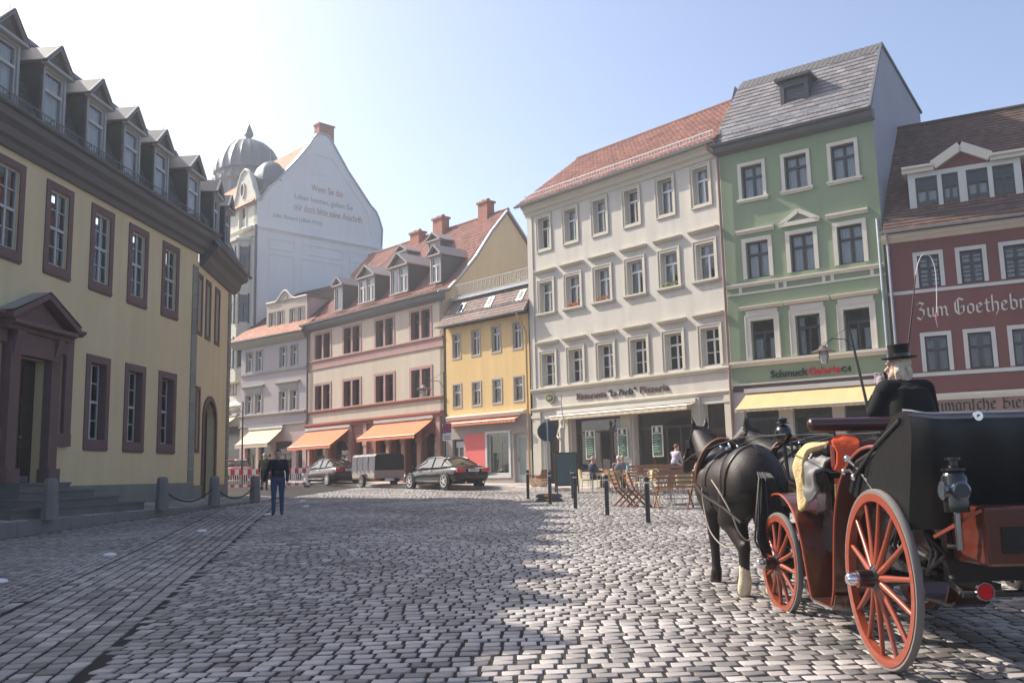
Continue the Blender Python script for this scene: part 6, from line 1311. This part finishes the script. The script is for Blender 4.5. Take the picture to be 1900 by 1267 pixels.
for s in (-1,1):
    x0,x1=sorted((s*.64,s*.36))
    fp_=[tuple(p) for p in cat_rom([(3.05,1.02),(2.75,1.13),(2.4,1.13),(2.08,.98),(1.9,.72),(1.8,.45),(1.72,.27)])]
    f=plate(fp_,x0,x1,.018,'front_fender',maho,car); 
    MB().tube([(s*.645,p[0],p[1]) for p in fp_],.013,6).build('edge_bead',orng,f,smooth=True)
    rp_=[tuple(p) for p in cat_rom([(1.22,.27),(1.14,.4),(1.08,.66),(1.0,.98),(.85,1.25),(.6,1.43),(.3,1.53),(-.1,1.54)])]
    f=plate(rp_,*sorted((s*.64,s*.3)),.018,'rear_fender',maho,car); MB().tube([(s*.645,p[0],p[1]) for p in rp_],.013,6).build('edge_bead',orng,f,smooth=True)
    st=plate([(1.74,.27),(1.7,.235),(1.24,.235),(1.2,.27)],x0,x1,.02,'step',mat('step_tread',(.3,.28,.27),.5,metal=.5,var=.3,scale=30),car); plate([(1.86,.36),(1.76,.262),(1.72,.25),(1.22,.25),(1.18,.262),(1.12,.36)],x0-.004,x1+.004,.012,'step_lip',maho,st)
    # body side
    b=MB(); pr=[tuple(p) for p in cat_rom([(-.45,1.0),(-.5,1.3),(-.42,1.5),(.2,1.52),(.55,1.36),(.8,1.05),(1.0,.78),(1.45,.72),(1.62,1.0),(1.66,1.3),(1.95,1.34),(2.05,1.0),(2.2,.8)],5)]
    pr+=[(2.2,.7),(1.6,.62),(.2,.66),(-.3,.8)]
    b.prism(pr,*sorted((s*.44,s*.40)),'x'); b.build('body_side',lac,car)
MB().box(-.4,.4,-.3,2.15,.62,.68).build('floor',lac,car)
MB().box(-.39,.39,-.42,.28,.7,1.05).build('rear_seat_box',lac,car); MB().box(-.39,.39,-.35,.3,1.05,1.18).build('rear_cushion',leather,car,bevel=.04)
MB().box(-.39,.39,-.46,-.36,1.1,1.5).build('rear_backrest',leather,car,bevel=.04)
MB().box(-.44,.44,1.5,1.62,1.36,1.62).build('front_backrest',redlea,car,bevel=.04); MB().box(-.4,.4,1.08,1.5,1.02,1.14).build('front_cushion',mat('navy_cloth',(.012,.016,.03),.85,var=.2),car,bevel=.04); MB().box(-.38,.38,1.2,1.52,.7,1.02).build('front_seat_box',mat('navy_cloth',(.012,.016,.03),.85,var=.2),car)
MB().box(-.45,-.43,1.3,1.5,.62,1.3).build('door_panel',maho,car); MB().box(.43,.45,1.3,1.5,.62,1.3).build('door_panel',maho,car)
for y0_ in (1.29,1.5): MB().bar((-.46,y0_,.6),(-.46,y0_-.08,1.25),.02,.03).build('door_trim',mat('brass',(.6,.45,.15),.35,metal=.8),car)
# coachman's box
MB().box(-.45,.45,1.66,2.2,1.38,1.48).build('box_platform',lac,car); MB().box(-.42,.42,1.75,2.18,1.48,1.62).build('box_cushion',leather,car,bevel=.05)
b=MB(); b.tube([(-.56,1.66,1.775),(.56,1.66,1.775)],.062,14); o=b.build('box_backrail',mat('dark_red_wood',(.045,.012,.01),.35,.5,coat=.5),car,smooth=True,angle=60); 
for x in (-.56,.56): MB().ell((x,1.66,1.775),(.04,.062,.062),14).build('rail_end',mat('dark_red_wood',(.045,.012,.01),.35,.5,coat=.5),o,smooth=True)
for x in (-.36,.36): MB().tube([(x,1.66,1.48),(x,1.66,1.72)],.01,6).build('rail_support',iron,car)
MB().box(-.42,.42,2.6,2.64,.85,1.35).build('dashboard',leather,car,bevel=.02); MB().box(-.42,.42,2.1,2.62,.82,.86).build('foot_board',lac,car)
# folded hood at the back
b=MB(); 
def hood_ring(x):
    return [(-.5,.98),(-.6,1.25),(-.7,1.56),(-.68,1.69),(-.56,1.73),(-.36,1.70),(-.12,1.56),(.12,1.4),(.3,1.22),(.28,1.12),(-.1,1.08)]
n=30; vs=[]; 
for i in range(n+1):
    t=-1+2*i/n; x=t*.67; e_=abs(t)
    for j,(y,z) in enumerate(hood_ring(x)):
        zz=z+(.03*math.exp(-((e_-1)/.12)**2) if z>1.55 else 0); k=1-.12*max(0,e_-.85)/.15
        vs.append((x,y*k+.01*math.sin(i*.8+j),zz))
m=len(hood_ring(0)); fs=[(i*m+j,i*m+(j+1)%m,(i+1)*m+(j+1)%m,(i+1)*m+j) for i in range(n) for j in range(m)]+[tuple(range(m)),tuple(range((n+1)*m-1,n*m-1,-1))]
b.add(vs,fs); hood=b.build('hood',leather,car,smooth=True,angle=40)
b=MB(); b.tube([vs[i*m+4] for i in range(n+1)],.012,6); b.build('hood_piping',mat('worn_leather_edge',(.35,.33,.32),.4),hood,smooth=True)
for x in (-.3,.3):
    MB().lathe([(.012,-.02),(.03,-.02),(.03,.0),(.012,.0)],14,(x,-.74,1.7),'y',True).build('hood_stud',CHR,hood,smooth=True)
for s in (-1,1):
    for a,c in (((s*.675,-.46,1.7),(s*.68,.42,1.32)),((s*.66,.42,1.32),(s*.64,.72,1.36)),((s*.66,.1,1.22),(s*.65,.62,1.46))):
        MB().tube([a,Vector(a).lerp(Vector(c),.5)+Vector((0,0,.03)),c],.014,6).build('hood_iron',iron,hood,smooth=True); MB().ell(c,(.028,.028,.028),8).build('hood_joint',CHR,hood,smooth=True)
    # leather folds along the side
    for k in range(4): MB().tube([(s*.62,.32+.1*k,1.12+.03*k),(s*.64,.1+.1*k,1.36+.02*k),(s*.6,-.1+.08*k,1.5)],.035,7).build('hood_fold',leather,hood,smooth=True)
# rear boot
bt=MB().box(-.42,.42,-.95,-.5,.78,1.14).build('luggage_boot',maho,car,bevel=.02); MB().box(-.33,.33,-.957,-.951,.86,1.02).build('boot_panel',lac,bt); MB().ell((.0,-.965,1.07),(.015,.012,.015),8).build('boot_knob',CHR,bt); MB().bar((-.42,-.93,1.12),(-.62,-.7,.95),.03,.02).build('boot_strap',orng,bt)
MB().box(-.46,.46,-.52,-.44,.66,1.48).build('rear_panel',lac,car)
MB().tube([(-.5,-.6,.66),(-.5,-.75,.6),(.5,-.75,.6),(.5,-.6,.66)],.022,8).build('rear_bar',iron,car,smooth=True); MB().tube([(-.5,-.75,.6),(-.42,-.4,.72),(-.46,0,.82)],.018,6).build('rear_stay',iron,car,smooth=True); MB().tube([(.5,-.75,.6),(.42,-.4,.72),(.46,0,.82)],.018,6).build('rear_stay',iron,car,smooth=True)
rr=MB().lathe([(.002,-.012),(.048,-.012),(.05,0),(.05,.01),(.002,.01)],22,(-.38,-.79,.62),'y').build('reflector',mat('red_reflector',(.5,.005,.01),.15,.7),car,smooth=True,angle=35); MB().lathe([(.05,-.014),(.056,-.014),(.056,.012),(.05,.012)],22,(-.38,-.79,.62),'y',True).build('reflector_ring',CHR,rr,smooth=True)
def clamp_lamp(x,y,z,s=1.):
    l=MB().lathe([(.03,-.14),(.075,-.13),(.08,.08),(.06,.11),(.075,.12),(.075,.135),(.03,.15),(.03,.18),(.05,.185),(.05,.2),(.02,.21)],14,(x,y,z)).build('carriage_lamp',lac,car,smooth=True,angle=35)
    for d in ((-1,0),(0,-1)):
        ax='x' if d[0] else 'y'; c=(x,y,z); sgn=-1
        MB().lathe([(.002,sgn*.088),(.045,sgn*.088),(.052,sgn*.07)],16,c,ax).build('lamp_lens',mat('lens',(.05,.06,.07),.05,.8),l,smooth=True); MB().lathe([(.045,sgn*.09),(.058,sgn*.085),(.058,sgn*.06),(.05,sgn*.06)],16,c,ax,True).build('lens_ring',mat('dark_chrome',(.2,.2,.21),.25,metal=1),l,smooth=True)
    MB().tube([(x,y,z-.13),(x,y,z-.36)],.022,10).build('lamp_bracket',CHR,l,smooth=True); return l
clamp_lamp(-.54,-.86,1.24); clamp_lamp(.54,-.86,1.24)
for x in (-.54,.54): MB().tube([(x,-.86,.9),(x*.9,-.6,.88),(x*.8,-.5,.9)],.014,6).build('lamp_stay',iron,car,smooth=True)
b=MB(); b.ell((-.62,2.32,1.72),(.085,.085,.1),16); b.lathe([(.03,.1),(.07,.11),(.04,.13),(.05,.15),(.02,.17)],12,(-.62,2.32,1.72)); l=b.build('carriage_lamp',lac,car,smooth=True); MB().tube([(-.62,2.32,1.63),(-.6,2.32,1.3),(-.45,2.25,1.2)],.018,7).build('lamp_bracket',iron,l,smooth=True)
for x in (-.5,-.35): MB().tube([(x,2.45,1.5),(x,2.5,1.72)],.012,6).build('rein_rail',iron,car,smooth=True)
MB().tube([(-.62,2.5,1.62),(.5,2.5,1.66)],.013,6).build('rein_rail',iron,car,smooth=True)
MB().tube([(0,2.6,.6),(-.12,5.4,.86)],[.045,.035],10).build('pole',iron,car,smooth=True); MB().tube([(-.62,3.05,.62),(.55,3.0,.62)],.03,8).build('splinter_bar',iron,car,smooth=True)
# things lying on the carriage
fleece=mat('sheepskin',(.62,.47,.24),.95,.1,var=.25,scale=14,bump=.8,bscale=50); gcoat=mat('grey_raincoat',(.16,.155,.15),.55,.4,var=.2,scale=5)
def onc(x,y,z): v=car.matrix_basis@Vector((x,y,z)); return v
def drape(name,label,cat_,rows,m,seed=0,th=.012,rough=.012):
    # rows: list of polylines across the cloth (car frame); lofted, folded and thickened
    rows=[cat_rom(r,5) for r in rows]; cols=len(rows[0]); lo=[cat_rom([r[k] for r in rows],5) for k in range(cols)]
    o0=Vector(rows[0][0]); n=len(lo[0]); rnd=random.Random(seed); ph=[rnd.uniform(0,6) for _ in range(4)]
    vs=[]
    for k in range(cols):
        for i in range(n):
            p=Vector(lo[k][i]); w=rough*(math.sin(k*.9+ph[0]+i*.25)+.7*math.sin(i*.8+ph[1])+.5*math.sin(k*1.7-i*.6+ph[2])); vs.append(p+Vector((-w*.8,w*.3,w*.6))-o0)
    b=MB(); b.add(vs,[(k*n+i,k*n+i+1,(k+1)*n+i+1,(k+1)*n+i) for k in range(cols-1) for i in range(n-1)])
    o=b.build(name,m,None,tuple(car.matrix_basis@o0),(0,0,R(.5)),smooth=True,angle=180); md=o.modifiers.new('t','SOLIDIFY'); md.thickness=th; md.offset=0
    md=o.modifiers.new('s','SUBSURF'); md.levels=md.render_levels=1
    return tag(o,label,cat_)
drape('sheepskin','yellow sheepskin draped over the carriage side below the lamp','sheepskin',[[(-.56,2.12,1.02),(-.58,2.1,1.3),(-.57,2.06,1.5),(-.46,2.0,1.58),(-.28,1.92,1.58),(-.12,1.88,1.55)],[(-.57,2.02,.98),(-.6,2.0,1.28),(-.6,1.97,1.5),(-.46,1.92,1.6),(-.28,1.84,1.6),(-.12,1.8,1.57)],[(-.54,1.93,1.1),(-.57,1.9,1.3),(-.57,1.88,1.47),(-.45,1.83,1.58),(-.28,1.76,1.58),(-.12,1.74,1.56)]],fleece,1,.05,.012)
drape('folded_coat','dark grey coat folded beside the sheepskin on the carriage','coat',[[(-.55,1.88,1.12),(-.58,1.86,1.3),(-.54,1.84,1.46),(-.42,1.8,1.5)],[(-.58,1.78,1.08),(-.6,1.76,1.26),(-.55,1.74,1.42),(-.42,1.72,1.48)],[(-.52,1.66,1.14),(-.56,1.64,1.28),(-.5,1.62,1.4),(-.38,1.62,1.46)]],gcoat,2,.03,.02)
drape('red_blanket','orange red blanket thrown over the oxblood seat back','blanket',[[(-.46,1.42,1.36),(-.45,1.44,1.54),(-.43,1.55,1.66),(-.42,1.68,1.58)],[(-.36,1.4,1.32),(-.35,1.43,1.52),(-.34,1.55,1.67),(-.33,1.68,1.6)],[(-.24,1.42,1.42),(-.23,1.44,1.55),(-.22,1.55,1.66),(-.2,1.68,1.62)],],mat('orange_red_cloth',(.6,.085,.03),.9,.15,var=.2,scale=9,bump=.5,bscale=14),3,.018,.018)
# ================================================================ COACHMAN
blk=mat('black_cape',(.008,.008,.009),.85,.2,var=.2,scale=6); pale=mat('fair_skin',(.62,.4,.31),.55,.35,var=.08,scale=10); wig=mat('ash_blond_hair',(.62,.54,.4),.7,.2,var=.25,scale=25,bump=.6,bscale=60)
dv=car.matrix_basis@Vector((.41,1.92,1.52)); e=empty('person',tuple(dv),R(10),'coachman in black cape and top hat sitting on the carriage box, hand at his mouth','person')
P=[('e',(0,0,.1),(.2,.18,.14),1),('e',(0,-.02,.28),(.2,.16,.2),1),('e',(0,-.03,.46),(.225,.165,.2),1),('c',(-.19,-.02,.57),(.19,-.02,.57),.1,.1,1),('c',(.2,-.02,.57),(.27,.02,.32),.09,.08,1),('c',(.27,.02,.32),(.2,.25,.25),.075,.05,1),
 ('c',(-.2,-.0,.56),(-.3,.04,.36),.085,.07,1),('c',(-.3,.04,.36),(-.27,.05,.45),.06,.05,1),('c',(0,-.02,.6),(-.01,.0,.72),.065,.06,0),
 ('c',(-.1,.05,.08),(-.15,.45,.06),.1,.085,1),('c',(.1,.05,.08),(.15,.45,.06),.1,.085,1),('c',(-.15,.45,.06),(-.15,.5,-.45),.075,.055,1),('c',(.15,.45,.06),(.15,.5,-.45),.075,.055,1),('c',(-.15,.5,-.48),(-.16,.66,-.52),.045,.04,2),('c',(.15,.5,-.48),(.16,.66,-.52),.045,.04,2)]
hd=Vector((-.015,.03,.80)); f=Vector((-.82,.55,-.12)).normalized(); xx=f.cross(Vector((0,0,1))).normalized()
P+= [('e',hd+Vector((0,0,.015)),(.08,.085,.1),0),('e',hd+f*.03-Vector((0,0,.055)),(.055,.055,.06),0),('c',hd+f*.085+Vector((0,0,.01)),hd+f*.115-Vector((0,0,.022)),.012,.016,0),('e',hd+f*.085-Vector((0,0,.06)),(.02,.02,.012),0),('e',hd+f*.075-Vector((0,0,.09)),(.026,.026,.02),0),('e',hd+f*.07+Vector((0,0,.035)),(.05,.04,.014),0)]
# raised left hand at the mouth, grey glove; five bent fingers
wv=Vector((-.2,.06,.59)); up_=Vector((.05,.05,1)).normalized()
P.append(('c',(-.29,.04,.4),tuple(wv),.05,.038,3)); P.append(('c',tuple(wv),tuple(wv+Vector((.015,.005,.085))),.034,.038,3))
base=wv+Vector((.03,.01,.1))
for i in range(4):
    a=base+Vector((.0,.0,-.022*i+.035))+Vector((-.012,0,0)); m1=a+Vector((-.035,.03,.012-.006*i)); m2=m1+Vector((.035,.035,.004)); m3=m2+Vector((.038,-.01,.0))
    P+= [('c',tuple(a),tuple(m1),.0155,.015,3),('c',tuple(m1),tuple(m2),.015,.0135,3),('c',tuple(m2),tuple(m3),.0135,.012,3)]
P+= [('c',tuple(wv+Vector((.03,.0,.05))),tuple(wv+Vector((.06,.03,.1))),.016,.014,3),('c',tuple(wv+Vector((.06,.03,.1))),tuple(wv+Vector((.07,.05,.14))),.014,.011,3)]
hand(P,(.2,.25,.25),(-.3,1,-.1),1,3,.012,.8,(0,0,1))
organic('body',P,[pale,blk,SHOE,mat('grey_glove',(.3,.24,.245),.7,.25,var=.15,scale=12)],.0085,e,4)
b=MB()
for s in (-1,1): b.ell(hd+f*.083+xx*s*.03+Vector((0,0,.012)),(.009,.009,.007),8)
b.build('eyes',mat('eye_dark',(.02,.015,.012),.3),e)
hp=[('e',hd-f*.03+Vector((0,0,.03)),(.085,.085,.085),0)]
for k in range(26):
    a=random.uniform(0,6.28); d=Vector((math.cos(a),math.sin(a),0)); 
    if d.dot(f)>.35: continue
    p0=hd+d*.075+Vector((0,0,random.uniform(-.02,.03))); p1=p0+d*.025+Vector((0,0,-.07)); p2=p1-d*.01+Vector((0,0,-.08+random.uniform(-.03,.03))); hp+=[('c',p0,p1,.022,.02,0),('c',p1,p2,.02,.011,0)]
hp+=[('c',hd+f*.05-Vector((0,0,.09)),hd+f*.06-Vector((0,0,.14)),.03,.015,0)]
organic('hair',hp,[wig],.009,e,2)
b=MB(); b.lathe([(.001,.132),(.09,.132),(.096,.127),(.09,.07),(.093,.012),(.14,.0),(.162,.012),(.162,.005),(.14,-.008),(.085,-.006),(.08,.02)],32); hat=b.build('top_hat',mat('black_felt',(.007,.007,.008),.7,.3),e,tuple(hd+Vector((.01,-.005,.075))),(R(3),R(-4),0),smooth=True,angle=35)
MB().lathe([(.0935,.014),(.0955,.014),(.0935,.045),(.0915,.045)],32).build('hat_band',mat('satin_band',(.012,.012,.013),.3,.6),hat,smooth=True)
b=MB(); pts=[]
for i in range(28):
    a=2*PI*i/28; r=.26+.02*math.sin(5*a); pts.append((r*math.cos(a),.22*math.sin(a)-.02))
n=28; lv=[(.46,.62),(.8,.57),(.98,.42),(1.06,.22),(1.1,.04)]
vs=[(x*k,y*k,z+.008*math.sin(i*2.1)) for k,z in lv for i,(x,y) in enumerate(pts)]; b.add(vs,[(i*n+j,i*n+(j+1)%n,(i+1)*n+(j+1)%n,(i+1)*n+j) for i in range(len(lv)-1) for j in range(n)])
b.build('cape',blk,e,smooth=True)
b=MB(); b.lathe([(.012,-.02),(.014,.02),(.02,.03),(.02,.06),(.012,.06)],10); b.build('pipe_bowl',mat('dark_wood_frame',(.03,.02,.015),.55),e,tuple(wv+Vector((.09,.06,.1)))); MB().tube([wv+Vector((.09,.06,.08)),hd+f*.1-Vector((0,0,.06))],.005,6).build('pipe_stem',M_black,e)
# whip: dark stock, white thong
w0=Vector(dv)+Vector((.02,.16,.3)); T=lambda px,py,d:Vector(pix(px,py,d))
wd_=8.55
pth=[T(1676,760,wd_),T(1683,660,wd_),T(1690,600,wd_),T(1697,530,wd_),T(1699,510,wd_)]
e2=empty('whip',tuple(pth[0]),0,'coachman whip rising above the top hat, white thong looping down','whip')
MB().tube([p-pth[0] for p in pth],[.012,.009,.007,.006,.005],8).build('stock',mat('whip_stock',(.05,.018,.015),.5),e2,smooth=True)
th=[T(*q,wd_) for q in ((1699,510),(1703,490),(1709,476),(1716,471),(1724,474),(1731,485),(1736,505),(1738,540),(1738,580))]
MB().tube([p-pth[0] for p in cat_rom(th,5)],.0042,6).build('thong',mat('white_thong',(.75,.7,.68),.7),e2,smooth=True); MB().tube([T(1738,580,wd_)-pth[0],T(1737,590,wd_)-pth[0],T(1740,608,wd_)-pth[0]],[.008,.007,.003],6).build('lash',mat('red_lash',(.5,.2,.2),.7),e2,smooth=True)
# ================================================================ HORSES
coat=mat('black_brown_coat',(.017,.0095,.0065),.5,.4,var=.4,scale=2.2,fine=.2,bump=.3,bscale=90); wht_=mat('white_feather',(.62,.52,.38),.9,.2,var=.2,scale=12,bump=.6,bscale=50); hoof=mat('hoof',(.05,.04,.035),.5,.4,var=.3)
strap=mat('harness_leather',(.014,.01,.009),.35,.5,var=.1); tan=mat('tan_strap',(.35,.12,.05),.5,.4); mane=mat('black_hair',(.012,.01,.009),.5,.4,bump=.5,bscale=80)
def horse(label,loc,rz,turn,white=True,gait=(0,0,0,0),scale=1.):
    e=empty('horse',loc,rz,label,'horse','pair of dark horses harnessed to the carriage'); P=[]
    P+= [('e',(0,0,1.16),(.315,.72,.33),0),('e',(0,.56,1.14),(.27,.36,.36),0),('e',(0,.42,1.36),(.13,.36,.17),0),('e',(0,-.6,1.23),(.325,.37,.35),0),('c',(0,-.55,1.36),(0,.35,1.36),.17,.15,0),('e',(0,.1,.98),(.26,.55,.2),0)]
    for s in (-1,1):
        i=0 if s<0 else 1
        P+= [('e',(s*.15,-.62,1.14),(.19,.31,.36),0)]
        g=gait[i]
        H=[(s*.15,-.62,1.0),(s*.19,-.5+g*.4,.8),(s*.155,-.84+g,.5),(s*.145,-.78+g,.17),(s*.145,-.72+g,.06)]
        P+= [('c',H[0],H[1],.215,.165,0),('c',H[1],H[2],.15,.072,0),('c',H[2],(H[2][0],H[2][1]-.05,H[2][2]+.04),.06,.045,0),('c',H[2],H[3],.06,.052,0),('c',(H[2][0],(H[2][1]+H[3][1])/2+.01,.3),H[3],.058,.07,1 if white else 0),('c',H[3],H[4],.072,.075,1 if white else 0),('c',(H[4][0],H[4][1],.07),(H[4][0],H[4][1]+.045,.035),.075,.07,2)]
        g=gait[2+i]
        Fg=[(s*.17,.6,1.05),(s*.165,.5+g*.3,.84),(s*.15,.56+g,.48),(s*.145,.55+g,.16),(s*.145,.6+g,.06)]
        P+= [('c',(s*.15,.62,1.25),Fg[0],.14,.15,0),('c',Fg[0],Fg[1],.15,.105,0),('c',Fg[1],Fg[2],.095,.062,0),('c',Fg[2],Fg[3],.058,.052,0),('c',Fg[3],Fg[4],.066,.066,0),('c',(Fg[4][0],Fg[4][1],.06),(Fg[4][0],Fg[4][1]+.04,.035),.072,.068,2)]
    a=turn; nb=Vector((0,.72,1.32)); pl=Vector((-math.sin(a)*.45,.72+.52*math.cos(a*.7),1.76)); d=Vector((-math.sin(a*1.5),math.cos(a*1.5),-1.05)).normalized(); mz=pl+d*.56
    P+= [('c',nb-Vector((0,.12,.0)),nb.lerp(pl,.5),.22,.165,0),('c',nb.lerp(pl,.5),pl,.165,.115,0),('c',nb-Vector((0,.02,.15)),nb.lerp(pl,.45)-Vector((0,0,.06)),.2,.13,0)]
    P+= [('c',pl,pl+d*.28,.115,.1,0),('c',pl+d*.28,mz,.092,.072,0),('e',pl+d*.16+Vector((0,0,-.07)),(.085,.1,.1),0),('c',mz-d*.05+Vector((0,0,-.02)),mz+d*.03,.072,.058,0)]
    sx=d.cross(Vector((0,0,1))).normalized()
    for s in (-1,1):
        er=pl+sx*s*.07+Vector((0,0,.06)); P+= [('c',er,er+Vector((0,0,.09))+sx*s*.02+Vector((d.x*-.02,d.y*-.02,0)),.035,.034,0),('c',er+Vector((0,0,.09))+sx*s*.02,er+Vector((0,0,.19))+sx*s*.03,.033,.008,0)]
    body=organic('body',P,[coat,wht_,hoof],.016,e,14)
    # mane
    b=MB()
    for k in range(150):
        t=random.random(); c=nb.lerp(pl,t)+Vector((0,-.13,.1)).lerp(Vector((0,-.06,.1)),t); l=random.uniform(.12,.24); b.tube([c,c+Vector((.09+random.gauss(0,.02),random.gauss(0,.04),-.03)),c+Vector((.15,random.gauss(0,.05),-l))],[.013,.011,.003],4)
    b.build('mane',mane,e,smooth=True)
    b=MB(); tb=Vector((0,-.94,1.33))
    for k in range(170):
        x,y=random.gauss(0,.04),random.gauss(0,.035); b.tube([tb+Vector((x*.4,.06,0)),tb+Vector((x*.8,-.1+y*.5,-.1)),tb+Vector((x*1.5,-.12+y,-.45)),tb+Vector((x*1.7,-.08+y,-.72)),tb+Vector((x*.8,-.06+y*.6,-.88+random.uniform(-.06,.06)))],[.008,.0085,.008,.006,.002],4)
    b.build('tail',mane,e,smooth=True)
    # harness
    from mathutils.bvhtree import BVHTree
    bvh=BVHTree.FromPolygons([tuple(v.co) for v in body.data.vertices],[tuple(p.vertices) for p in body.data.polygons])
    def band(nm,path,w,m=strap,closed=False,n=8,off=.007,th=.008):
        pts=[Vector(p) for p in path]; pts=pts+[pts[0]] if closed else pts
        q=cat_rom(pts,n); L=[]
        for p in q:
            loc,nr,_,dist=bvh.find_nearest(p); L.append((loc+nr*off,nr))
        vs=[]
        for k_,(p,nr) in enumerate(L):
            a_=L[max(k_-1,0)][0]; c_=L[min(k_+1,len(L)-1)][0]; t_=(c_-a_).normalized(); sd2=t_.cross(nr).normalized()*w/2
            vs+=[p-sd2,p+sd2,p+sd2+nr*th,p-sd2+nr*th]
        b=MB(); b.add(vs,[(4*k_+a_,4*k_+(a_+1)%4,4*k_+4+(a_+1)%4,4*k_+4+a_) for k_ in range(len(L)-1) for a_ in range(4)]+[(3,2,1,0),tuple(range(len(vs)-4,len(vs)))]); return b.build(nm,m,e,smooth=True,angle=50)
    def ring_(y,rx,rz_,zc,tilt=0,n=20): return [(rx*math.cos(t),y+tilt*math.sin(t),zc+rz_*math.sin(t)) for t in np.linspace(0,2*PI,n,endpoint=False)]
    MB().tube([(.27*math.cos(t),.68-.17*math.sin(t),1.24+.41*math.sin(t)) for t in np.linspace(0,2*PI,28,endpoint=False)],.045,8,closed=True).build('collar',strap,e,smooth=True)
    MB().tube([(.3*math.cos(t),.65-.18*math.sin(t),1.24+.45*math.sin(t)) for t in np.linspace(0,2*PI,28,endpoint=False)],.012,6,closed=True).build('collar_hames',tan,e,smooth=True)
    band('girth',ring_(.22,.45,.45,1.15),.06,closed=True); pad=band('saddle_pad',[(-.2,.2,1.5),(0,.2,1.6),(.2,.2,1.5)],.14,off=.012,th=.025)
    band('back_strap',[(0,.3,1.6),(0,-.2,1.6),(0,-.6,1.65),(0,-.9,1.5)],.035)
    for s in (-1,1):
        band('hip_strap',[(0,-.45,1.62),(s*.2,-.5,1.5),(s*.36,-.55,1.25),(s*.4,-.6,1.02)],.035); band('hip_strap',[(0,-.7,1.62),(s*.2,-.72,1.45),(s*.38,-.72,1.2),(s*.4,-.7,1.02)],.025)
        band('breeching',[(s*.42,.2,1.1),(s*.42,-.2,1.03),(s*.4,-.6,1.0),(s*.28,-.95,1.02),(0,-1.1,1.03)],.05)
        MB().tube([(s*.31,.6,1.15),(s*.36,.2,1.06),(s*.37,-.3,.99),(s*.36,-.7,.93),(s*.34,-1.25,.8)],.014,6).build('trace',strap,e,smooth=True)
        MB().box(*sorted((0,.02)),-.06,.06,-.05,.05).build('blinker',strap,e,tuple(pl+d*.16+sx*s*.12),(0,0,math.atan2(sx.y,sx.x)),bevel=.008)
        band('cheek_strap',[pl+sx*s*.13+Vector((0,0,.02)),pl+d*.2+sx*s*.12,pl+d*.46+sx*s*.1],.025); MB().tube([pl+d*.46+sx*s*.085,nb.lerp(pl,.3)+Vector((s*.24,.05,.05)),(s*.14,.25,1.6),(s*.12,-.6,1.66),(s*.2,-2.3,1.62)],.007,5).build('rein',strap,e,smooth=True)
        MB().ell((s*.1,.2,1.57),(.018,.018,.03),8).build('terret_ring',CHR,e,smooth=True)
    band('browband',[pl+sx*-.13+Vector((0,0,.04)),pl+d*.05+Vector((0,0,.13)),pl+sx*.13+Vector((0,0,.04))],.028)
    c=pl+d*.36; nn_=d.cross(sx); band('noseband',[c+sx*.14*math.cos(q)+nn_*.14*math.sin(q) for q in np.linspace(0,2*PI,12,endpoint=False)],.028,closed=True)
    MB().ell((0,.2,1.58),(.02,.02,.05),8).build('terret',CHR,e,smooth=True)
    return e
hx_,hy_=2.5,10.5
horse('left dark horse with white hind feet standing before the carriage, head turned left',(hx_,hy_,gz(hx_,hy_)-.012),R(3),.16,True,(.16,.12,-.06,-.16))
hx2,hy2=3.38,10.7
horse('right dark horse half hidden behind the left one and the carriage front',(hx2,hy2,gz(hx2,hy2)-.012),R(4),.75,False,(.0,.08,-.1,.1))
# long lines hanging at the left horse
rp=mat('pale_rope',(.42,.36,.28),.8,var=.2,scale=20)
for i_,(nm,pp) in enumerate((('left horse shoulder to the splinter bar',((1302,905,10.75),(1306,940,10.7),(1318,985,10.55),(1345,1014,10.3),(1378,1010,10.0),(1398,992,9.75))),('left horse hip to the splinter bar',((1320,890,9.9),(1338,918,9.72),(1358,955,9.6),(1370,985,9.58),(1386,1002,9.6),(1400,994,9.62))))):
    P0=Vector(pix(*pp[0])); o=MB().tube(cat_rom([Vector(pix(*q))-P0 for q in pp],6),.008,6).build('trailing_line',rp,None,tuple(P0),smooth=True); tag(o,'pale slack line hanging from the '+nm,'rope')
# second carriage, standing beyond
c2=empty('carriage',(5.55,8.15,gz(5.5,8.1)),R(-12),'black wheeled carriage standing beyond the mahogany one at the right edge','carriage')
blkw=mat('black_wheel',(.012,.011,.011),.4,.5,var=.1)
for x in (-.62,.62):
    for y,r in ((0,.5),(1.9,.45)): cwheel(c2,(x,y,r),r,12,0,blkw,-1 if x<0 else 1,tm=M_black)
MB().tube([(-.6,0,.5),(.6,0,.5)],.03,8).build('axle',iron,c2); MB().tube([(-.6,1.9,.45),(.6,1.9,.45)],.03,8).build('axle',iron,c2); MB().box(-.5,.5,-.3,2.1,.62,1.1).build('body',lac,c2,bevel=.08); MB().box(-.45,.45,-.25,.4,1.1,1.45).build('seat',leather,c2,bevel=.06)
MB().tube([(-.78,-.2,.5),(-.76,.3,.26),(-.76,.75,.26),(-.78,1.1,.55)],.015,6).build('step_iron',iron,c2,smooth=True); MB().box(-.84,-.68,.35,.7,.25,.27).build('step_plate',iron,c2)
# ================================================================ HAZE
hm=bpy.data.materials.new('hazy_air'); hm.use_nodes=True; n_=hm.node_tree.nodes; n_.remove(n_['Principled BSDF'])
pv=n_.new('ShaderNodeVolumePrincipled'); pv.inputs['Color'].default_value=(.9,.93,.97,1); pv.inputs['Density'].default_value=.0016; pv.inputs['Anisotropy'].default_value=.35
hm.node_tree.links.new(pv.outputs[0],n_['Material Output'].inputs['Volume'])
hz=MB().box(-360,360,-310,410,-2.,34.5).build('haze',hm); hz['kind']='stuff'
